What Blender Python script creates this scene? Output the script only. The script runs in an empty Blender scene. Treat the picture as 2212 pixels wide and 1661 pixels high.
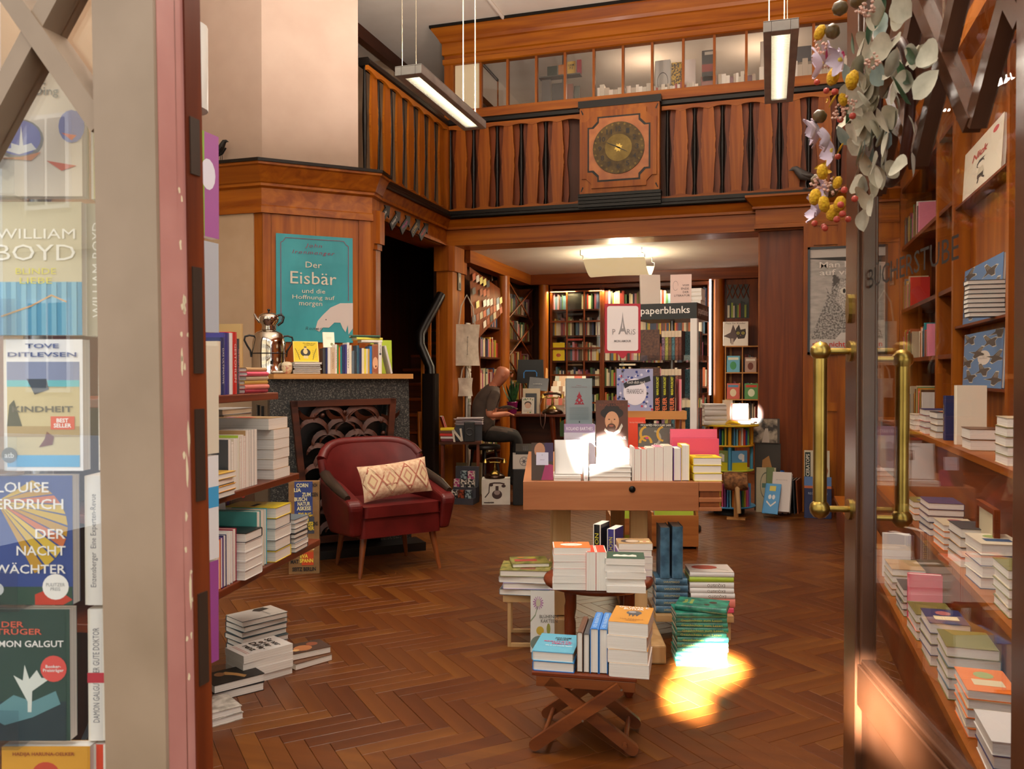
import bpy, math, random
from mathutils import Vector, Matrix
R = math.radians
SC = bpy.context.scene
COL = SC.collection
# ------------------------------------------------------------------ camera
FPX, YAW, PITCH, EYE = 1800.0, R(17.2), R(0.75), 1.3
cam_d = bpy.data.cameras.new('camera')
cam_d.sensor_width = 17.3
cam_d.lens = FPX / 2212 * 17.3
cam_d.clip_start = 0.02
cam_d.dof.use_dof = True
cam_d.dof.focus_distance = 5.5
cam_d.dof.aperture_fstop = 5.6
cam = bpy.data.objects.new('camera', cam_d)
COL.objects.link(cam)
cam.location = (0, 0, EYE)
cam.rotation_euler = (R(90) - PITCH, 0, YAW)
SC.camera = cam
# ------------------------------------------------------------------ sky, sun, exposure
SC.view_settings.view_transform = 'Standard'
SC.view_settings.look = 'None'
SC.view_settings.gamma = 1.0
SC.view_settings.use_curve_mapping = False
SC.view_settings.exposure = 0.1
world = bpy.data.worlds.new('sky')
SC.world = world
world.use_nodes = True
_bg = world.node_tree.nodes['Background']
_bg.inputs[0].default_value = (0.90, 0.95, 1.0, 1)
_bg.inputs[1].default_value = 2.6
SC.cycles.use_denoising = True
SC.cycles.max_bounces = 8
SC.cycles.diffuse_bounces = 4
SC.cycles.glossy_bounces = 4
SC.cycles.transmission_bounces = 6
SC.cycles.transparent_max_bounces = 12
SC.cycles.sample_clamp_indirect = 4.0
SC.cycles.caustics_reflective = False
SC.cycles.caustics_refractive = False


def lamp(name, typ, loc, energy, color=(1, 1, 1), rot=(0, 0, 0), **kw):
    d = bpy.data.lights.new(name, typ)
    d.energy = energy
    d.color = color
    for k, v in kw.items():
        setattr(d, k, v)
    o = bpy.data.objects.new(name, d)
    COL.objects.link(o)
    o.location = loc
    o.rotation_euler = rot
    return o


def aim(o, target):
    o.rotation_euler = (Vector(target) - o.location).to_track_quat('-Z', 'Y').to_euler()


# the sun stands behind the shop and lights the houses across the street
sun = lamp('sun', 'SUN', (0, 6, 20), 4.0, (1.0, 0.95, 0.88), angle=R(0.6))
aim(sun, (-2.5, -3.0, 9))
# narrow area lamps added to make sun patches, in place of assumed pane reflections
# (lamp position, where its beam lands, lamp width, lamp height, turn, watts)
PATCH_LAMPS = [((1.3, -11.9, 6.4), (-0.25, 3.66, 0.02), 0.20, 0.13, 28, 26),
          ((1.5, -11.9, 6.3), (-0.31, 3.40, 0.0), 0.13, 0.10, -12, 12),
          ((1.2, -11.9, 6.6), (-0.17, 3.80, 0.0), 0.10, 0.05, 8, 5),
          ((0.6, -11.9, 4.0), (-0.83, 4.27, 0.885), 0.16, 0.12, 20, 8),
          ((-0.6, -11.9, 3.2), (-0.22, 7.70, 0.98), 0.14, 0.08, 0, 6),
          ((-1.4, -11.9, 3.6), (0.23, 1.97, 0.55), 0.10, 0.14, 0, 3)]
for gl, gt, gw, gh, ga, ge in PATCH_LAMPS:
    o = lamp('added_patch_lamp', 'AREA', gl, ge, (1.0, 0.96, 0.88), shape='RECTANGLE', size=gw, size_y=gh, spread=R(0.5))
    aim(o, gt)
    o.rotation_euler = (o.rotation_euler.to_matrix() @ Matrix.Rotation(R(ga), 3, 'Z')).to_euler()
# ------------------------------------------------------------------ helpers
_cy, _sy, _cp, _sp = math.cos(YAW), math.sin(YAW), math.cos(PITCH), math.sin(PITCH)


def ray(x, y):
    u = (x - 1106) / FPX
    v = -(y - 830.5) / FPX
    f = _cp + v * _sp
    return (u * _cy - f * _sy, u * _sy + f * _cy, v * _cp - _sp)


def hz(x, y, z=0.0):
    d = ray(x, y); t = (z - EYE) / d[2]
    return Vector((d[0] * t, d[1] * t, z))


def hy(x, y, Y):
    d = ray(x, y); t = Y / d[1]
    return Vector((d[0] * t, Y, EYE + d[2] * t))


def hx(x, y, X):
    d = ray(x, y); t = X / d[0]
    return Vector((X, d[1] * t, EYE + d[2] * t))


def lin(c):
    if isinstance(c, str):
        c = c.lstrip('#')
        c = [int(c[i:i + 2], 16) / 255 for i in (0, 2, 4)]
        c = [x / 12.92 if x <= 0.04045 else ((x + 0.055) / 1.055) ** 2.4 for x in c]
    return (c[0], c[1], c[2], 1)


PAL = dict(white='#ebe7e2', cream='#e3d6bc', ivory='#efe6d0', grey='#8d8d8c', silver='#b9bcc0', charcoal='#3b3c40', black='#141416',
           red='#c02a22', crimson='#a01838', scarlet='#e24a2c', orange='#e8782a', amber='#d99a2b', yellow='#ecd024', lemon='#e6dc55',
           lime='#a9c23a', green='#3f8a45', emerald='#177a5c', teal='#2a8c92', turquoise='#45b0c0', sky='#5fb0dc', blue='#2a78c8',
           navy='#232c5c', indigo='#37347a', purple='#5c2f78', violet='#8a5fb0', magenta='#c0459a', pink='#e58aa6', rose='#dc4f6c',
           salmon='#e8897a', brown='#5e3a22', tan='#b08a5c', beige='#cdbb9c', olive='#6d6b34', maroon='#5a1a22', slate='#5d6c78',
           mint='#9fd0b8', lilac='#b7a6d0', gold='#c8a046', bottle='#1f4a38', petrol='#2c5a72')
_mats = {}


def _new(name):
    m = bpy.data.materials.new(name)
    m.use_nodes = True
    return m, m.node_tree, m.node_tree.nodes['Principled BSDF']


def C(col, rough=0.55, metal=0.0, spec=0.5, emit=0.0):
    key = ('c', str(col), rough, metal, spec, emit)
    if key in _mats:
        return _mats[key]
    m, nt, b = _new('plain_' + (col if isinstance(col, str) else 'tone'))
    c = lin(PAL.get(col, col) if isinstance(col, str) else col)
    b.inputs['Base Color'].default_value = c
    b.inputs['Roughness'].default_value = rough
    b.inputs['Metallic'].default_value = metal
    b.inputs['Specular IOR Level'].default_value = spec
    if emit:
        b.inputs['Emission Color'].default_value = c
        b.inputs['Emission Strength'].default_value = emit
    _mats[key] = m
    return m


def N(nt, typ, **kw):
    n = nt.nodes.new(typ)
    for k, v in kw.items():
        if k in n.inputs:
            n.inputs[k].default_value = v
        else:
            setattr(n, k, v)
    return n


def two_tone(key, c1, c2, scale, rough=0.5, stretch=(1, 1, 1), bump=0.0, detail=4.0, dist=0.0, lo=0.35, hi=0.65, metal=0.0, spec=0.5, coat=0.0, rand=0.0):
    """colour varied by stretched noise"""
    if key in _mats:
        return _mats[key]
    m, nt, b = _new(key)
    tc = N(nt, 'ShaderNodeTexCoord')
    mp = N(nt, 'ShaderNodeMapping')
    mp.inputs['Scale'].default_value = stretch
    nz = N(nt, 'ShaderNodeTexNoise', Scale=scale, Detail=detail, Distortion=dist)
    rp = N(nt, 'ShaderNodeValToRGB')
    rp.color_ramp.elements[0].position = lo
    rp.color_ramp.elements[1].position = hi
    rp.color_ramp.elements[0].color = lin(c1)
    rp.color_ramp.elements[1].color = lin(c2)
    L = nt.links.new
    L(tc.outputs['Object'], mp.inputs['Vector'])
    L(mp.outputs['Vector'], nz.inputs['Vector'])
    L(nz.outputs['Fac'], rp.inputs['Fac'])
    out = rp.outputs['Color']
    if rand:
        oi = N(nt, 'ShaderNodeObjectInfo')
        hs = N(nt, 'ShaderNodeHueSaturation')
        mr = N(nt, 'ShaderNodeMapRange')
        mr.inputs['To Min'].default_value = 1 - rand
        mr.inputs['To Max'].default_value = 1 + rand
        L(oi.outputs['Random'], mr.inputs['Value'])
        L(mr.outputs['Result'], hs.inputs['Value'])
        L(out, hs.inputs['Color'])
        out = hs.outputs['Color']
    L(out, b.inputs['Base Color'])
    if bump:
        bp = N(nt, 'ShaderNodeBump', Strength=bump, Distance=0.01)
        L(nz.outputs['Fac'], bp.inputs['Height'])
        L(bp.outputs['Normal'], b.inputs['Normal'])
    b.inputs['Roughness'].default_value = rough
    b.inputs['Metallic'].default_value = metal
    b.inputs['Specular IOR Level'].default_value = spec
    b.inputs['Coat Weight'].default_value = coat
    b.inputs['Coat Roughness'].default_value = 0.15
    _mats[key] = m
    return m


def wood(kind='panel', axis='z', rand=0.0):
    st = {'x': (0.06, 1, 1), 'y': (1, 0.06, 1), 'z': (1, 1, 0.06)}[axis]
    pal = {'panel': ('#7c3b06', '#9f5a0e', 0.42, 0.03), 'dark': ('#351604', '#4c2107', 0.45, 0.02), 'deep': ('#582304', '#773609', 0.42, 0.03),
           'ebony': ('#080605', '#120d0a', 0.38, 0.05), 'oak': ('#a8743e', '#c08c52', 0.5, 0.0), 'bench': ('#8f5634', '#ab6e46', 0.45, 0.1),
           'pale': ('#b08a5a', '#c9a475', 0.5, 0.0), 'stool': ('#5f2f16', '#83461f', 0.4, 0.2), 'mahog': ('#54200c', '#743213', 0.35, 0.15),
           'carve': ('#2c1208', '#4c2210', 0.5, 0.0), 'parquet': ('#6e3f18', '#8a5526', 0.34, 0.12), 'doorp': ('#5b3c26', '#6d4a31', 0.4, 0.15),
           'olive_wood': ('#8a4f24', '#b4733a', 0.45, 0.1)}[kind]
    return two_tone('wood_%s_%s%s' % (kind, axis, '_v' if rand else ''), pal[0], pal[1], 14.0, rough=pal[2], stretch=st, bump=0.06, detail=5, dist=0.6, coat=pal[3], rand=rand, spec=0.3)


def glass(tint='#ffffff', key='glass', rough=0.0):
    if key in _mats:
        return _mats[key]
    m = bpy.data.materials.new(key)
    m.use_nodes = True
    nt = m.node_tree
    nt.nodes.remove(nt.nodes['Principled BSDF'])
    out = nt.nodes['Material Output']
    tr = N(nt, 'ShaderNodeBsdfTransparent')
    tr.inputs['Color'].default_value = lin(tint)
    gl = N(nt, 'ShaderNodeBsdfGlossy')
    gl.inputs['Roughness'].default_value = rough
    lw = N(nt, 'ShaderNodeLayerWeight', Blend=0.5)      # Schlick: 0.04 + 0.96 (1 - cos)^5
    pw_ = N(nt, 'ShaderNodeMath', operation='POWER')
    pw_.inputs[1].default_value = 5.0
    ma = N(nt, 'ShaderNodeMath', operation='MULTIPLY_ADD')
    ma.inputs[1].default_value = 0.96
    ma.inputs[2].default_value = 0.04
    mx = N(nt, 'ShaderNodeMixShader')
    L = nt.links.new
    L(lw.outputs['Facing'], pw_.inputs[0])
    L(pw_.outputs[0], ma.inputs[0])
    L(ma.outputs[0], mx.inputs[0])
    L(tr.outputs[0], mx.inputs[1])
    L(gl.outputs[0], mx.inputs[2])
    L(mx.outputs[0], out.inputs['Surface'])
    _mats[key] = m
    return m


def emit(key, col, strength):
    if key in _mats:
        return _mats[key]
    m = bpy.data.materials.new(key)
    m.use_nodes = True
    nt = m.node_tree
    nt.nodes.remove(nt.nodes['Principled BSDF'])
    e = N(nt, 'ShaderNodeEmission', Strength=strength)
    e.inputs['Color'].default_value = lin(col)
    nt.links.new(e.outputs[0], nt.nodes['Material Output'].inputs['Surface'])
    _mats[key] = m
    return m


PAGES = two_tone('paper_edges', '#d8d0c4', '#f0eae0', 2.0, rough=0.8, stretch=(1, 1, 400), detail=1, lo=0.3, hi=0.6, spec=0.2)
PAGES_OLD = two_tone('paper_edges_tan', '#a5937a', '#c9b79c', 2.0, rough=0.8, stretch=(1, 1, 400), detail=1, lo=0.3, hi=0.6, spec=0.2)
PLASTER = two_tone('plaster', '#b29a80', '#baa38a', 3.0, rough=0.9, spec=0.2)
WHITE = two_tone('white_plaster', '#e4ddd0', '#eae4d8', 3.0, rough=0.9, spec=0.2)
PILW = two_tone('pillar_paint', '#b29d8f', '#b9a597', 3.0, rough=0.9, spec=0.2)
BRASS = two_tone('aged_brass', '#8d7436', '#b59a52', 9.0, rough=0.3, metal=1.0)


class MB:
    """collects shapes into one mesh"""
    def __init__(s):
        s.v, s.f, s.m, s.mats, s.sm = [], [], [], [], []
        s.X = Matrix.Identity(4)

    def mi(s, mat):
        if mat not in s.mats:
            s.mats.append(mat)
        return s.mats.index(mat)

    def add(s, vs, fs, mat, smooth=False):
        o = len(s.v)
        i = s.mi(mat)
        s.v += [tuple(s.X @ Vector(p)) for p in vs]
        for f in fs:
            s.f.append([o + k for k in f]); s.m.append(i); s.sm.append(smooth)
        return s

    def box(s, x0, x1, y0, y1, z0, z1, mat):
        vs = [(x, y, z) for z in (z0, z1) for y in (y0, y1) for x in (x0, x1)]
        return s.add(vs, [(0, 2, 3, 1), (4, 5, 7, 6), (0, 1, 5, 4), (2, 6, 7, 3), (0, 4, 6, 2), (1, 3, 7, 5)], mat)

    def prism(s, poly, a, b, mat, axis='z', smooth=False):
        """poly in the plane normal to axis, extruded a..b; x:(y,z) y:(x,z) z:(x,y)"""
        def P(p, t):
            return {'z': (p[0], p[1], t), 'y': (p[0], t, p[1]), 'x': (t, p[0], p[1])}[axis]
        n = len(poly)
        ar = sum(poly[i][0] * poly[(i + 1) % n][1] - poly[(i + 1) % n][0] * poly[i][1] for i in range(n))
        if (ar < 0) != (axis == 'y'):
            poly = poly[::-1]
        vs = [P(p, a) for p in poly] + [P(p, b) for p in poly]
        fs = [tuple(range(n - 1, -1, -1)), tuple(range(n, 2 * n))]
        s.add(vs, fs, mat)
        return s.add(vs, [(i, (i + 1) % n, n + (i + 1) % n, n + i) for i in range(n)], mat, smooth)

    def tube(s, pts, r, mat, n=8, closed=False, smooth=True):
        pts = [Vector(p) for p in pts]
        k = len(pts)
        rs = r if isinstance(r, (list, tuple)) else [r] * k
        vs = []
        up = None
        for i, p in enumerate(pts):
            a = pts[i - 1] if (i or closed) else p
            b = pts[(i + 1) % k] if (i < k - 1 or closed) else p
            t = (b - a).normalized()
            if up is None:
                up = Vector((0, 0, 1)) if abs(t.z) < 0.9 else Vector((1, 0, 0))
            u = (up - t * up.dot(t)).normalized()
            up = u
            w = t.cross(u)
            for j in range(n):
                q = 2 * math.pi * j / n
                vs.append(p + (u * math.cos(q) + w * math.sin(q)) * rs[i])
        fs = []
        for i in range(k if closed else k - 1):
            for j in range(n):
                a, b = i * n + j, i * n + (j + 1) % n
                c, d = ((i + 1) % k) * n + (j + 1) % n, ((i + 1) % k) * n + j
                fs.append((a, b, c, d))
        s.add(vs, fs, mat, smooth)
        if not closed:
            s.add(vs[:n], [tuple(range(n - 1, -1, -1))], mat)
            s.add(vs[-n:], [tuple(range(n))], mat)
        return s

    def lathe(s, prof, mat, n=20, c=(0, 0), smooth=True, sx=1.0, sy=1.0):
        """prof: (r,z) from bottom to top"""
        vs = []
        for r, z in prof:
            for j in range(n):
                q = 2 * math.pi * j / n
                vs.append((c[0] + sx * r * math.cos(q), c[1] + sy * r * math.sin(q), z))
        fs = []
        for i in range(len(prof) - 1):
            for j in range(n):
                fs.append((i * n + j, i * n + (j + 1) % n, (i + 1) * n + (j + 1) % n, (i + 1) * n + j))
        s.add(vs, fs, mat, smooth)
        if prof[0][0] > 1e-4:
            s.add(vs[:n], [tuple(range(n - 1, -1, -1))], mat)
        if prof[-1][0] > 1e-4:
            s.add(vs[-n:], [tuple(range(n))], mat)
        return s

    def grid(s, fn, nu, nv, mat, smooth=True):
        vs = [fn(i / nu, j / nv) for j in range(nv + 1) for i in range(nu + 1)]
        fs = [(j * (nu + 1) + i, j * (nu + 1) + i + 1, (j + 1) * (nu + 1) + i + 1, (j + 1) * (nu + 1) + i) for j in range(nv) for i in range(nu)]
        return s.add(vs, fs, mat, smooth)

    def poly(s, pts, mat):
        return s.add(pts, [tuple(range(len(pts)))], mat)

    def mesh(s, name):
        me = bpy.data.meshes.new(name)
        me.from_pydata(s.v, [], s.f)
        for m in s.mats:
            me.materials.append(m)
        me.polygons.foreach_set('material_index', s.m)
        me.polygons.foreach_set('use_smooth', s.sm)
        me.update()
        return me

    def build(s, name, parent=None, loc=None, rot=None, **kw):
        return mk(name, s.mesh(name), parent, loc, rot, **kw)


class Joined(dict):
    """stands in for a far book that is joined into the one object of far books"""


class NoMesh:
    pass


def mk(name, me, parent=None, loc=None, rot=None, label=None, cat=None, group=None, kind=None, mw=None):
    if isinstance(parent, Joined):
        return None
    if label and len(label.split()) > 16:
        label = label.replace(' from the ', ' from ').replace(' with a ', ' with ').replace(' and ', ', ').replace(' of the ', ' of ').replace(' on the ', ' on ')
    o = bpy.data.objects.new(name, me)
    COL.objects.link(o)
    if parent:
        o.parent = parent
    if loc is not None:
        o.location = loc
    if rot is not None:
        o.rotation_euler = rot
    if mw is not None:
        o.matrix_local = mw
    for k, v in (('label', label), ('category', cat), ('group', group), ('kind', kind)):
        if v:
            o[k] = v
    return o


def thing(name, label, cat, loc=(0, 0, 0), rz=0.0, group=None, **kw):
    return mk(name, None, None, loc, (0, 0, rz), label=label, cat=cat, group=group, **kw)


def struct(name, mb, parent=None, label=None):
    return mb.build(name, parent, kind=None if parent else 'structure', label=label)


def bevel(o, w=0.004, seg=2):
    m = o.modifiers.new('soft_edges', 'BEVEL')
    m.width = w
    m.segments = seg
    m.limit_method = 'ANGLE'
    return o


def subsurf(o, n=2):
    m = o.modifiers.new('smooth', 'SUBSURF')
    m.levels = m.render_levels = n
    return o


_txt = {}


def text_mesh(sv, w, h, mat, shear=0.0, spacing=1.0, bold=0.0, depth=0.0002):
    key = (sv, round(w, 4), round(h, 4), mat.name, shear, spacing, bold)
    if key in _txt:
        return _txt[key]
    cu = bpy.data.curves.new('lettering', 'FONT')
    cu.body = sv
    cu.align_x = 'CENTER'
    cu.space_character = spacing
    cu.shear = shear
    cu.offset = bold
    cu.resolution_u = 2
    cu.space_line = 0.9
    t = bpy.data.objects.new('lettering', cu)
    me = bpy.data.meshes.new_from_object(t)
    bpy.data.objects.remove(t)
    bpy.data.curves.remove(cu)
    xs = [v.co.x for v in me.vertices] or [0, 1]
    ys = [v.co.y for v in me.vertices] or [0, 1]
    cx, cy_ = (min(xs) + max(xs)) / 2, (min(ys) + max(ys)) / 2
    dw, dh = max(max(xs) - min(xs), 1e-6), max(max(ys) - min(ys), 1e-6)
    sx = w / dw
    sy_ = h / dh if h else sx
    for v in me.vertices:
        v.co = ((v.co.x - cx) * sx, (v.co.y - cy_) * sy_, 0)
    me.materials.clear()
    me.materials.append(mat)
    _txt[key] = me
    return me


def text(parent, sv, w, h, col, M, name='lettering', **kw):
    """lettering fitted to w x h metres, laid in the plane of matrix M (x right, y up, z out)"""
    mat = C(col, 0.6) if not isinstance(col, bpy.types.Material) else col
    return mk(name, text_mesh(sv, w, h, mat, **kw), parent, mw=M)


def T(x=0, y=0, z=0):
    return Matrix.Translation((x, y, z))


def RX(a):
    return Matrix.Rotation(a, 4, 'X')


def RY(a):
    return Matrix.Rotation(a, 4, 'Y')


def RZ(a):
    return Matrix.Rotation(a, 4, 'Z')


def print_on(parent, shapes, M, name='print'):
    """flat print: shapes = [(points, colour)], x right, y up, stacked outward"""
    mb = MB()
    for i, (pts, col) in enumerate(shapes):
        mat = C(col, 0.6) if not isinstance(col, bpy.types.Material) else col
        mb.poly([(p[0], p[1], min(0.0002, 0.0013 / len(shapes)) * (i + 1)) for p in pts], mat)
    return mk(name, mb.mesh(name), parent, mw=M)


def rect(x0, y0, x1, y1):
    return [(x0, y0), (x1, y0), (x1, y1), (x0, y1)]


def disc(cx, cy, r, n=20, ry=None):
    return [(cx + r * math.cos(2 * math.pi * i / n), cy + (ry or r) * math.sin(2 * math.pi * i / n)) for i in range(n)]


def stroke(pts, w):
    """ribbon polygon along pts"""
    L_, R_ = [], []
    for i, p in enumerate(pts):
        a = pts[max(i - 1, 0)]
        b = pts[min(i + 1, len(pts) - 1)]
        dx, dy = b[0] - a[0], b[1] - a[1]
        d = math.hypot(dx, dy) or 1
        nx, ny = -dy / d * w / 2, dx / d * w / 2
        L_.append((p[0] + nx, p[1] + ny)); R_.append((p[0] - nx, p[1] - ny))
    return R_ + L_[::-1]


ORD = ['first', 'second', 'third', 'fourth', 'fifth', 'sixth', 'seventh', 'eighth', 'ninth', 'tenth', 'eleventh', 'twelfth', 'thirteenth',
       'fourteenth', 'fifteenth', 'sixteenth', 'seventeenth', 'eighteenth', 'nineteenth', 'twentieth']


def ordw(i):
    return ORD[i] if i < 20 else 'twenty-' + ORD[i - 20] if i < 29 else 'thirtieth'
# ================================================================== SETTING
G, LX, ZB, ZL, ZR, ZC = 8.40, -3.337, 2.67, 3.02, 4.02, 5.0
RXW, BW, AX = 1.12, 11.3, -0.10          # right wall, back wall, right side of the alcove


def sweep(mb, path, prof, mat, caps=True):
    """profile (offset to the right of the path, z) run along a mitred 2-D path"""
    n = len(path)
    P = [Vector(p) for p in path]
    mit = []
    for i in range(n):
        ds = []
        if i: ds.append((P[i] - P[i - 1]).normalized())
        if i < n - 1: ds.append((P[i + 1] - P[i]).normalized())
        ns = [Vector((d.y, -d.x)) for d in ds]
        if len(ns) == 1:
            mit.append(ns[0])
        else:
            b = (ns[0] + ns[1]).normalized()
            mit.append(b / max(0.3, b.dot(ns[0])))
    k = len(prof)
    vs = [(P[i].x + mit[i].x * o, P[i].y + mit[i].y * o, z) for i in range(n) for o, z in prof]
    fs = [(i * k + j, i * k + j + 1, (i + 1) * k + j + 1, (i + 1) * k + j) for i in range(n - 1) for j in range(k - 1)]
    mb.add(vs, fs, mat)
    if caps:
        mb.add(vs[:k], [tuple(range(k))], mat)
        mb.add(vs[-k:], [tuple(range(k - 1, -1, -1))], mat)
    return mb


# ---- floor with herringbone parquet: the 300 nearest blocks singly, the rest as one
fl = struct('floor', MB().box(-5.6, 3.2, -10.5, 13.0, -0.06, -0.014, C('#2a1608', 0.6)))
BWD, BLN = 0.072, 0.36
TONES = [('#4e2607', '#5e2f0a'), ('#552b09', '#66380f'), ('#472006', '#562a09'), ('#5a300d', '#6b3e13'), ('#502708', '#60330d')]
PQ = [two_tone('parquet_tone_%d' % i, a, b, 16, rough=0.36, stretch=(0.08, 1, 1), bump=0.05, detail=5, dist=0.5, coat=0.04, spec=0.35) for i, (a, b) in enumerate(TONES)]


def block_mesh(i):
    m = MB()
    a, b, e, h = BLN / 2 - 0.0006, BWD / 2 - 0.0006, 0.0014, 0.012
    vs = [(-a, -b, -h), (a, -b, -h), (a, b, -h), (-a, b, -h), (-a, -b, -e), (a, -b, -e), (a, b, -e), (-a, b, -e),
          (-a + e, -b + e, 0), (a - e, -b + e, 0), (a - e, b - e, 0), (-a + e, b - e, 0)]
    fs = [(8, 9, 10, 11)] + [(p, (p + 1) % 4, 4 + (p + 1) % 4, 4 + p) for p in range(4)] + [(4 + p, 4 + (p + 1) % 4, 8 + (p + 1) % 4, 8 + p) for p in range(4)]
    m.add(vs, fs, PQ[i])
    return m


random.seed(4)
BM = [block_mesh(i) for i in range(5)]
BME = [b.mesh('parquet_block') for b in BM]
ca = math.sqrt(0.5)
cells = []
for i in range(-160, 200):
    for k in range(-30, 31):
        for kind in (0, 1):
            if kind == 0:
                u, v = (i + 10 * k + 2.5) * BWD, (i + 0.5) * BWD
            else:
                u, v = (i + 0.5) * BWD, (i - 6.5 + 10 * k + 0.0) * BWD
            x, y = (u + v) * ca, (-u + v) * ca
            if -4.4 < x < 1.25 and 1.35 < y < 11.2:
                cells.append((math.hypot(x, y), x, y, kind))
cells.sort()


def in_view(x, y):
    f = -x * _sy + y * _cy
    r = x * _cy + y * _sy
    return 2.9 < f and -0.37 < r / f < 0.42


vis = [c for c in cells if in_view(c[1], c[2]) and c[0] > 2.6][:300]
rest = set(cells) - set(vis)
for d, x, y, kind in vis:
    mk('parquet_block', random.choice(BME), fl, (x, y, random.uniform(-0.0004, 0.0004)), (0, 0, R(-45 if kind == 0 else 45)))
mb = MB()
for d, x, y, kind in sorted(rest):
    b = random.choice(BM)
    mb.X = T(x, y, 0) @ RZ(R(-45 if kind == 0 else 45))
    mb.add(b.v, b.f, b.mats[0])
mk('parquet_blocks', mb.mesh('parquet_blocks'), fl, kind='stuff')

# ---- shell
W = wood
struct('ceiling', MB().box(-5.4, 2.6, 1.1, 13.0, ZC, ZC + 0.25, WHITE))
struct('wall_back', MB().box(-5.4, 2.6, 12.6, 12.8, 0, 5.2, PLASTER).box(-3.4, 0.6, BW + 0.35, BW + 0.45, 0, 2.95, W('dark')))
struct('wall_left', MB().box(-5.4, -5.2, 1.1, 12.8, 0, 5.2, PLASTER).box(-5.2, -4.245, G + 0.6, 12.6, 3.0, 5.0, PLASTER))
struct('wall_right', MB().box(RXW + 0.28, RXW + 0.5, 1.1, 12.8, 0, 5.2, W('deep')))
# street front around the two leaves; its shop windows are open daylight
mb = MB()
for x0, x1, z0, z1 in ((-5.4, -4.6, 0, 5.2), (-4.6, -2.4, 0, 0.55), (-2.4, -2.1, 0, 5.2), (0.46, 0.62, 0, 5.2), (0.62, 2.4, 0, 0.55), (2.4, 2.6, 0, 5.2),
                       (-4.6, 2.4, 4.75, 5.2), (-2.1, 0.46, 2.62, 2.8), (-0.9, -0.84, 2.8, 4.75)):
    mb.box(x0, x1, 0.98, 1.12, z0, z1, W('doorp'))
struct('wall_front', mb)
for nm, x0, x1, z0, z1 in (('a', -4.6, -2.4, 0.55, 4.75), ('b', 0.62, 2.4, 0.55, 4.75), ('c', -2.1, 0.46, 0.0, 2.62), ('d', -2.1, 0.46, 2.8, 4.75)):
    o = lamp('daylight_portal', 'AREA', ((x0 + x1) / 2, 0.96, (z0 + z1) / 2), 1.0, rot=(R(90), 0, R(180)), shape='RECTANGLE', size=x1 - x0, size_y=z1 - z0)
    o.rotation_euler = Vector((0, 1, 0)).to_track_quat('-Z', 'Z').to_euler()
    o.data.cycles.is_portal = True
# houses across the street, mirrored in the leaf's pane
mb = MB().box(-16, 14, -12.6, -12.2, 0, 11, C('#d9c9a8', 0.9))
for z in (3.9, 7.5):
    mb.box(-16, 14, -12.2, -12.05, z, z + 0.12, C('#c9b894', 0.9))
hs = struct('wall_opposite', mb)
for i in range(-7, 7):
    for z in (0.9, 4.8, 8.2):
        b = MB().box(i * 2.1 - 0.6, i * 2.1 + 0.6, -12.2, -12.12, z, z + 2.0, C('#ece6da', 0.7))
        b.box(i * 2.1 - 0.5, i * 2.1 - 0.04, -12.12, -12.10, z + 0.1, z + 1.9, C('#4a5560', 0.1)).box(i * 2.1 + 0.04, i * 2.1 + 0.5, -12.12, -12.10, z + 0.1, z + 1.9, C('#4a5560', 0.1))
        mk('window', b.mesh('window'), hs)
# ---- pillar over the fireplace
e2, n2 = Vector((0.743, 0.669)), Vector((0.669, -0.743))
P0 = Vector((-3.93, 5.86)); P1 = P0 + e2 * 0.895
PW = P0 + e2 * 0.79
lo = [tuple(P0), tuple(P1), (P1.x - 0.06, 6.62), (-4.9, 6.62), (-4.9, 5.86)]
struct('wall_pillar', MB().prism([tuple(P0), tuple(PW), (PW.x - 0.3, 6.6), (-4.9, 6.6), (-4.9, 5.86)], 3.02, 5.0, PILW))
pan = struct('trim_1', MB().prism(lo, 0.0, 2.98, W('panel')), label='panelled wooden pillar under the white one behind the fireplace')
mb = MB()
path = [(-4.9, 5.86), tuple(P0), tuple(P1), (P1.x - 0.02, 6.62)]
sweep(mb, path, [(0, 2.60), (0.03, 2.60), (0.03, 2.655), (0.02, 2.665), (0.02, 2.80), (0.045, 2.815), (0.045, 2.835), (0.055, 2.845), (0.11, 2.96), (0.125, 2.97), (0.125, 2.99), (0, 2.99)], W('panel', 'x'))
mk('cornice', mb.mesh('cornice'), pan)
mk('cornice_cap', sweep(MB(), path, [(0, 2.99), (0.135, 2.99), (0.135, 3.015), (0, 3.02)], W('ebony', 'x')).mesh('cornice_cap'), pan)
mk('plaster_field', MB().box(-4.9, P0.x - 0.075, 5.845, 5.862, 0, 2.60, PLASTER).mesh('plaster_field'), pan)
F4 = Matrix(((e2.x, n2.x, 0, P0.x), (e2.y, n2.y, 0, P0.y), (0, 0, 1, 0), (0, 0, 0, 1)))   # chamfer frame: x along, y out of the face
for a, b in ((0.0, 0.06), (0.07, 0.42), (0.428, 0.78), (0.79, 0.895)):
    m = MB(); m.X = F4
    m.box(a + 0.002, b - 0.002, 0.0, 0.012 if a in (0.0, 0.79) else 0.006, 0.0, 2.60, W('panel'))
    mk('panel_board', m.mesh('panel_board'), pan)
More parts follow.
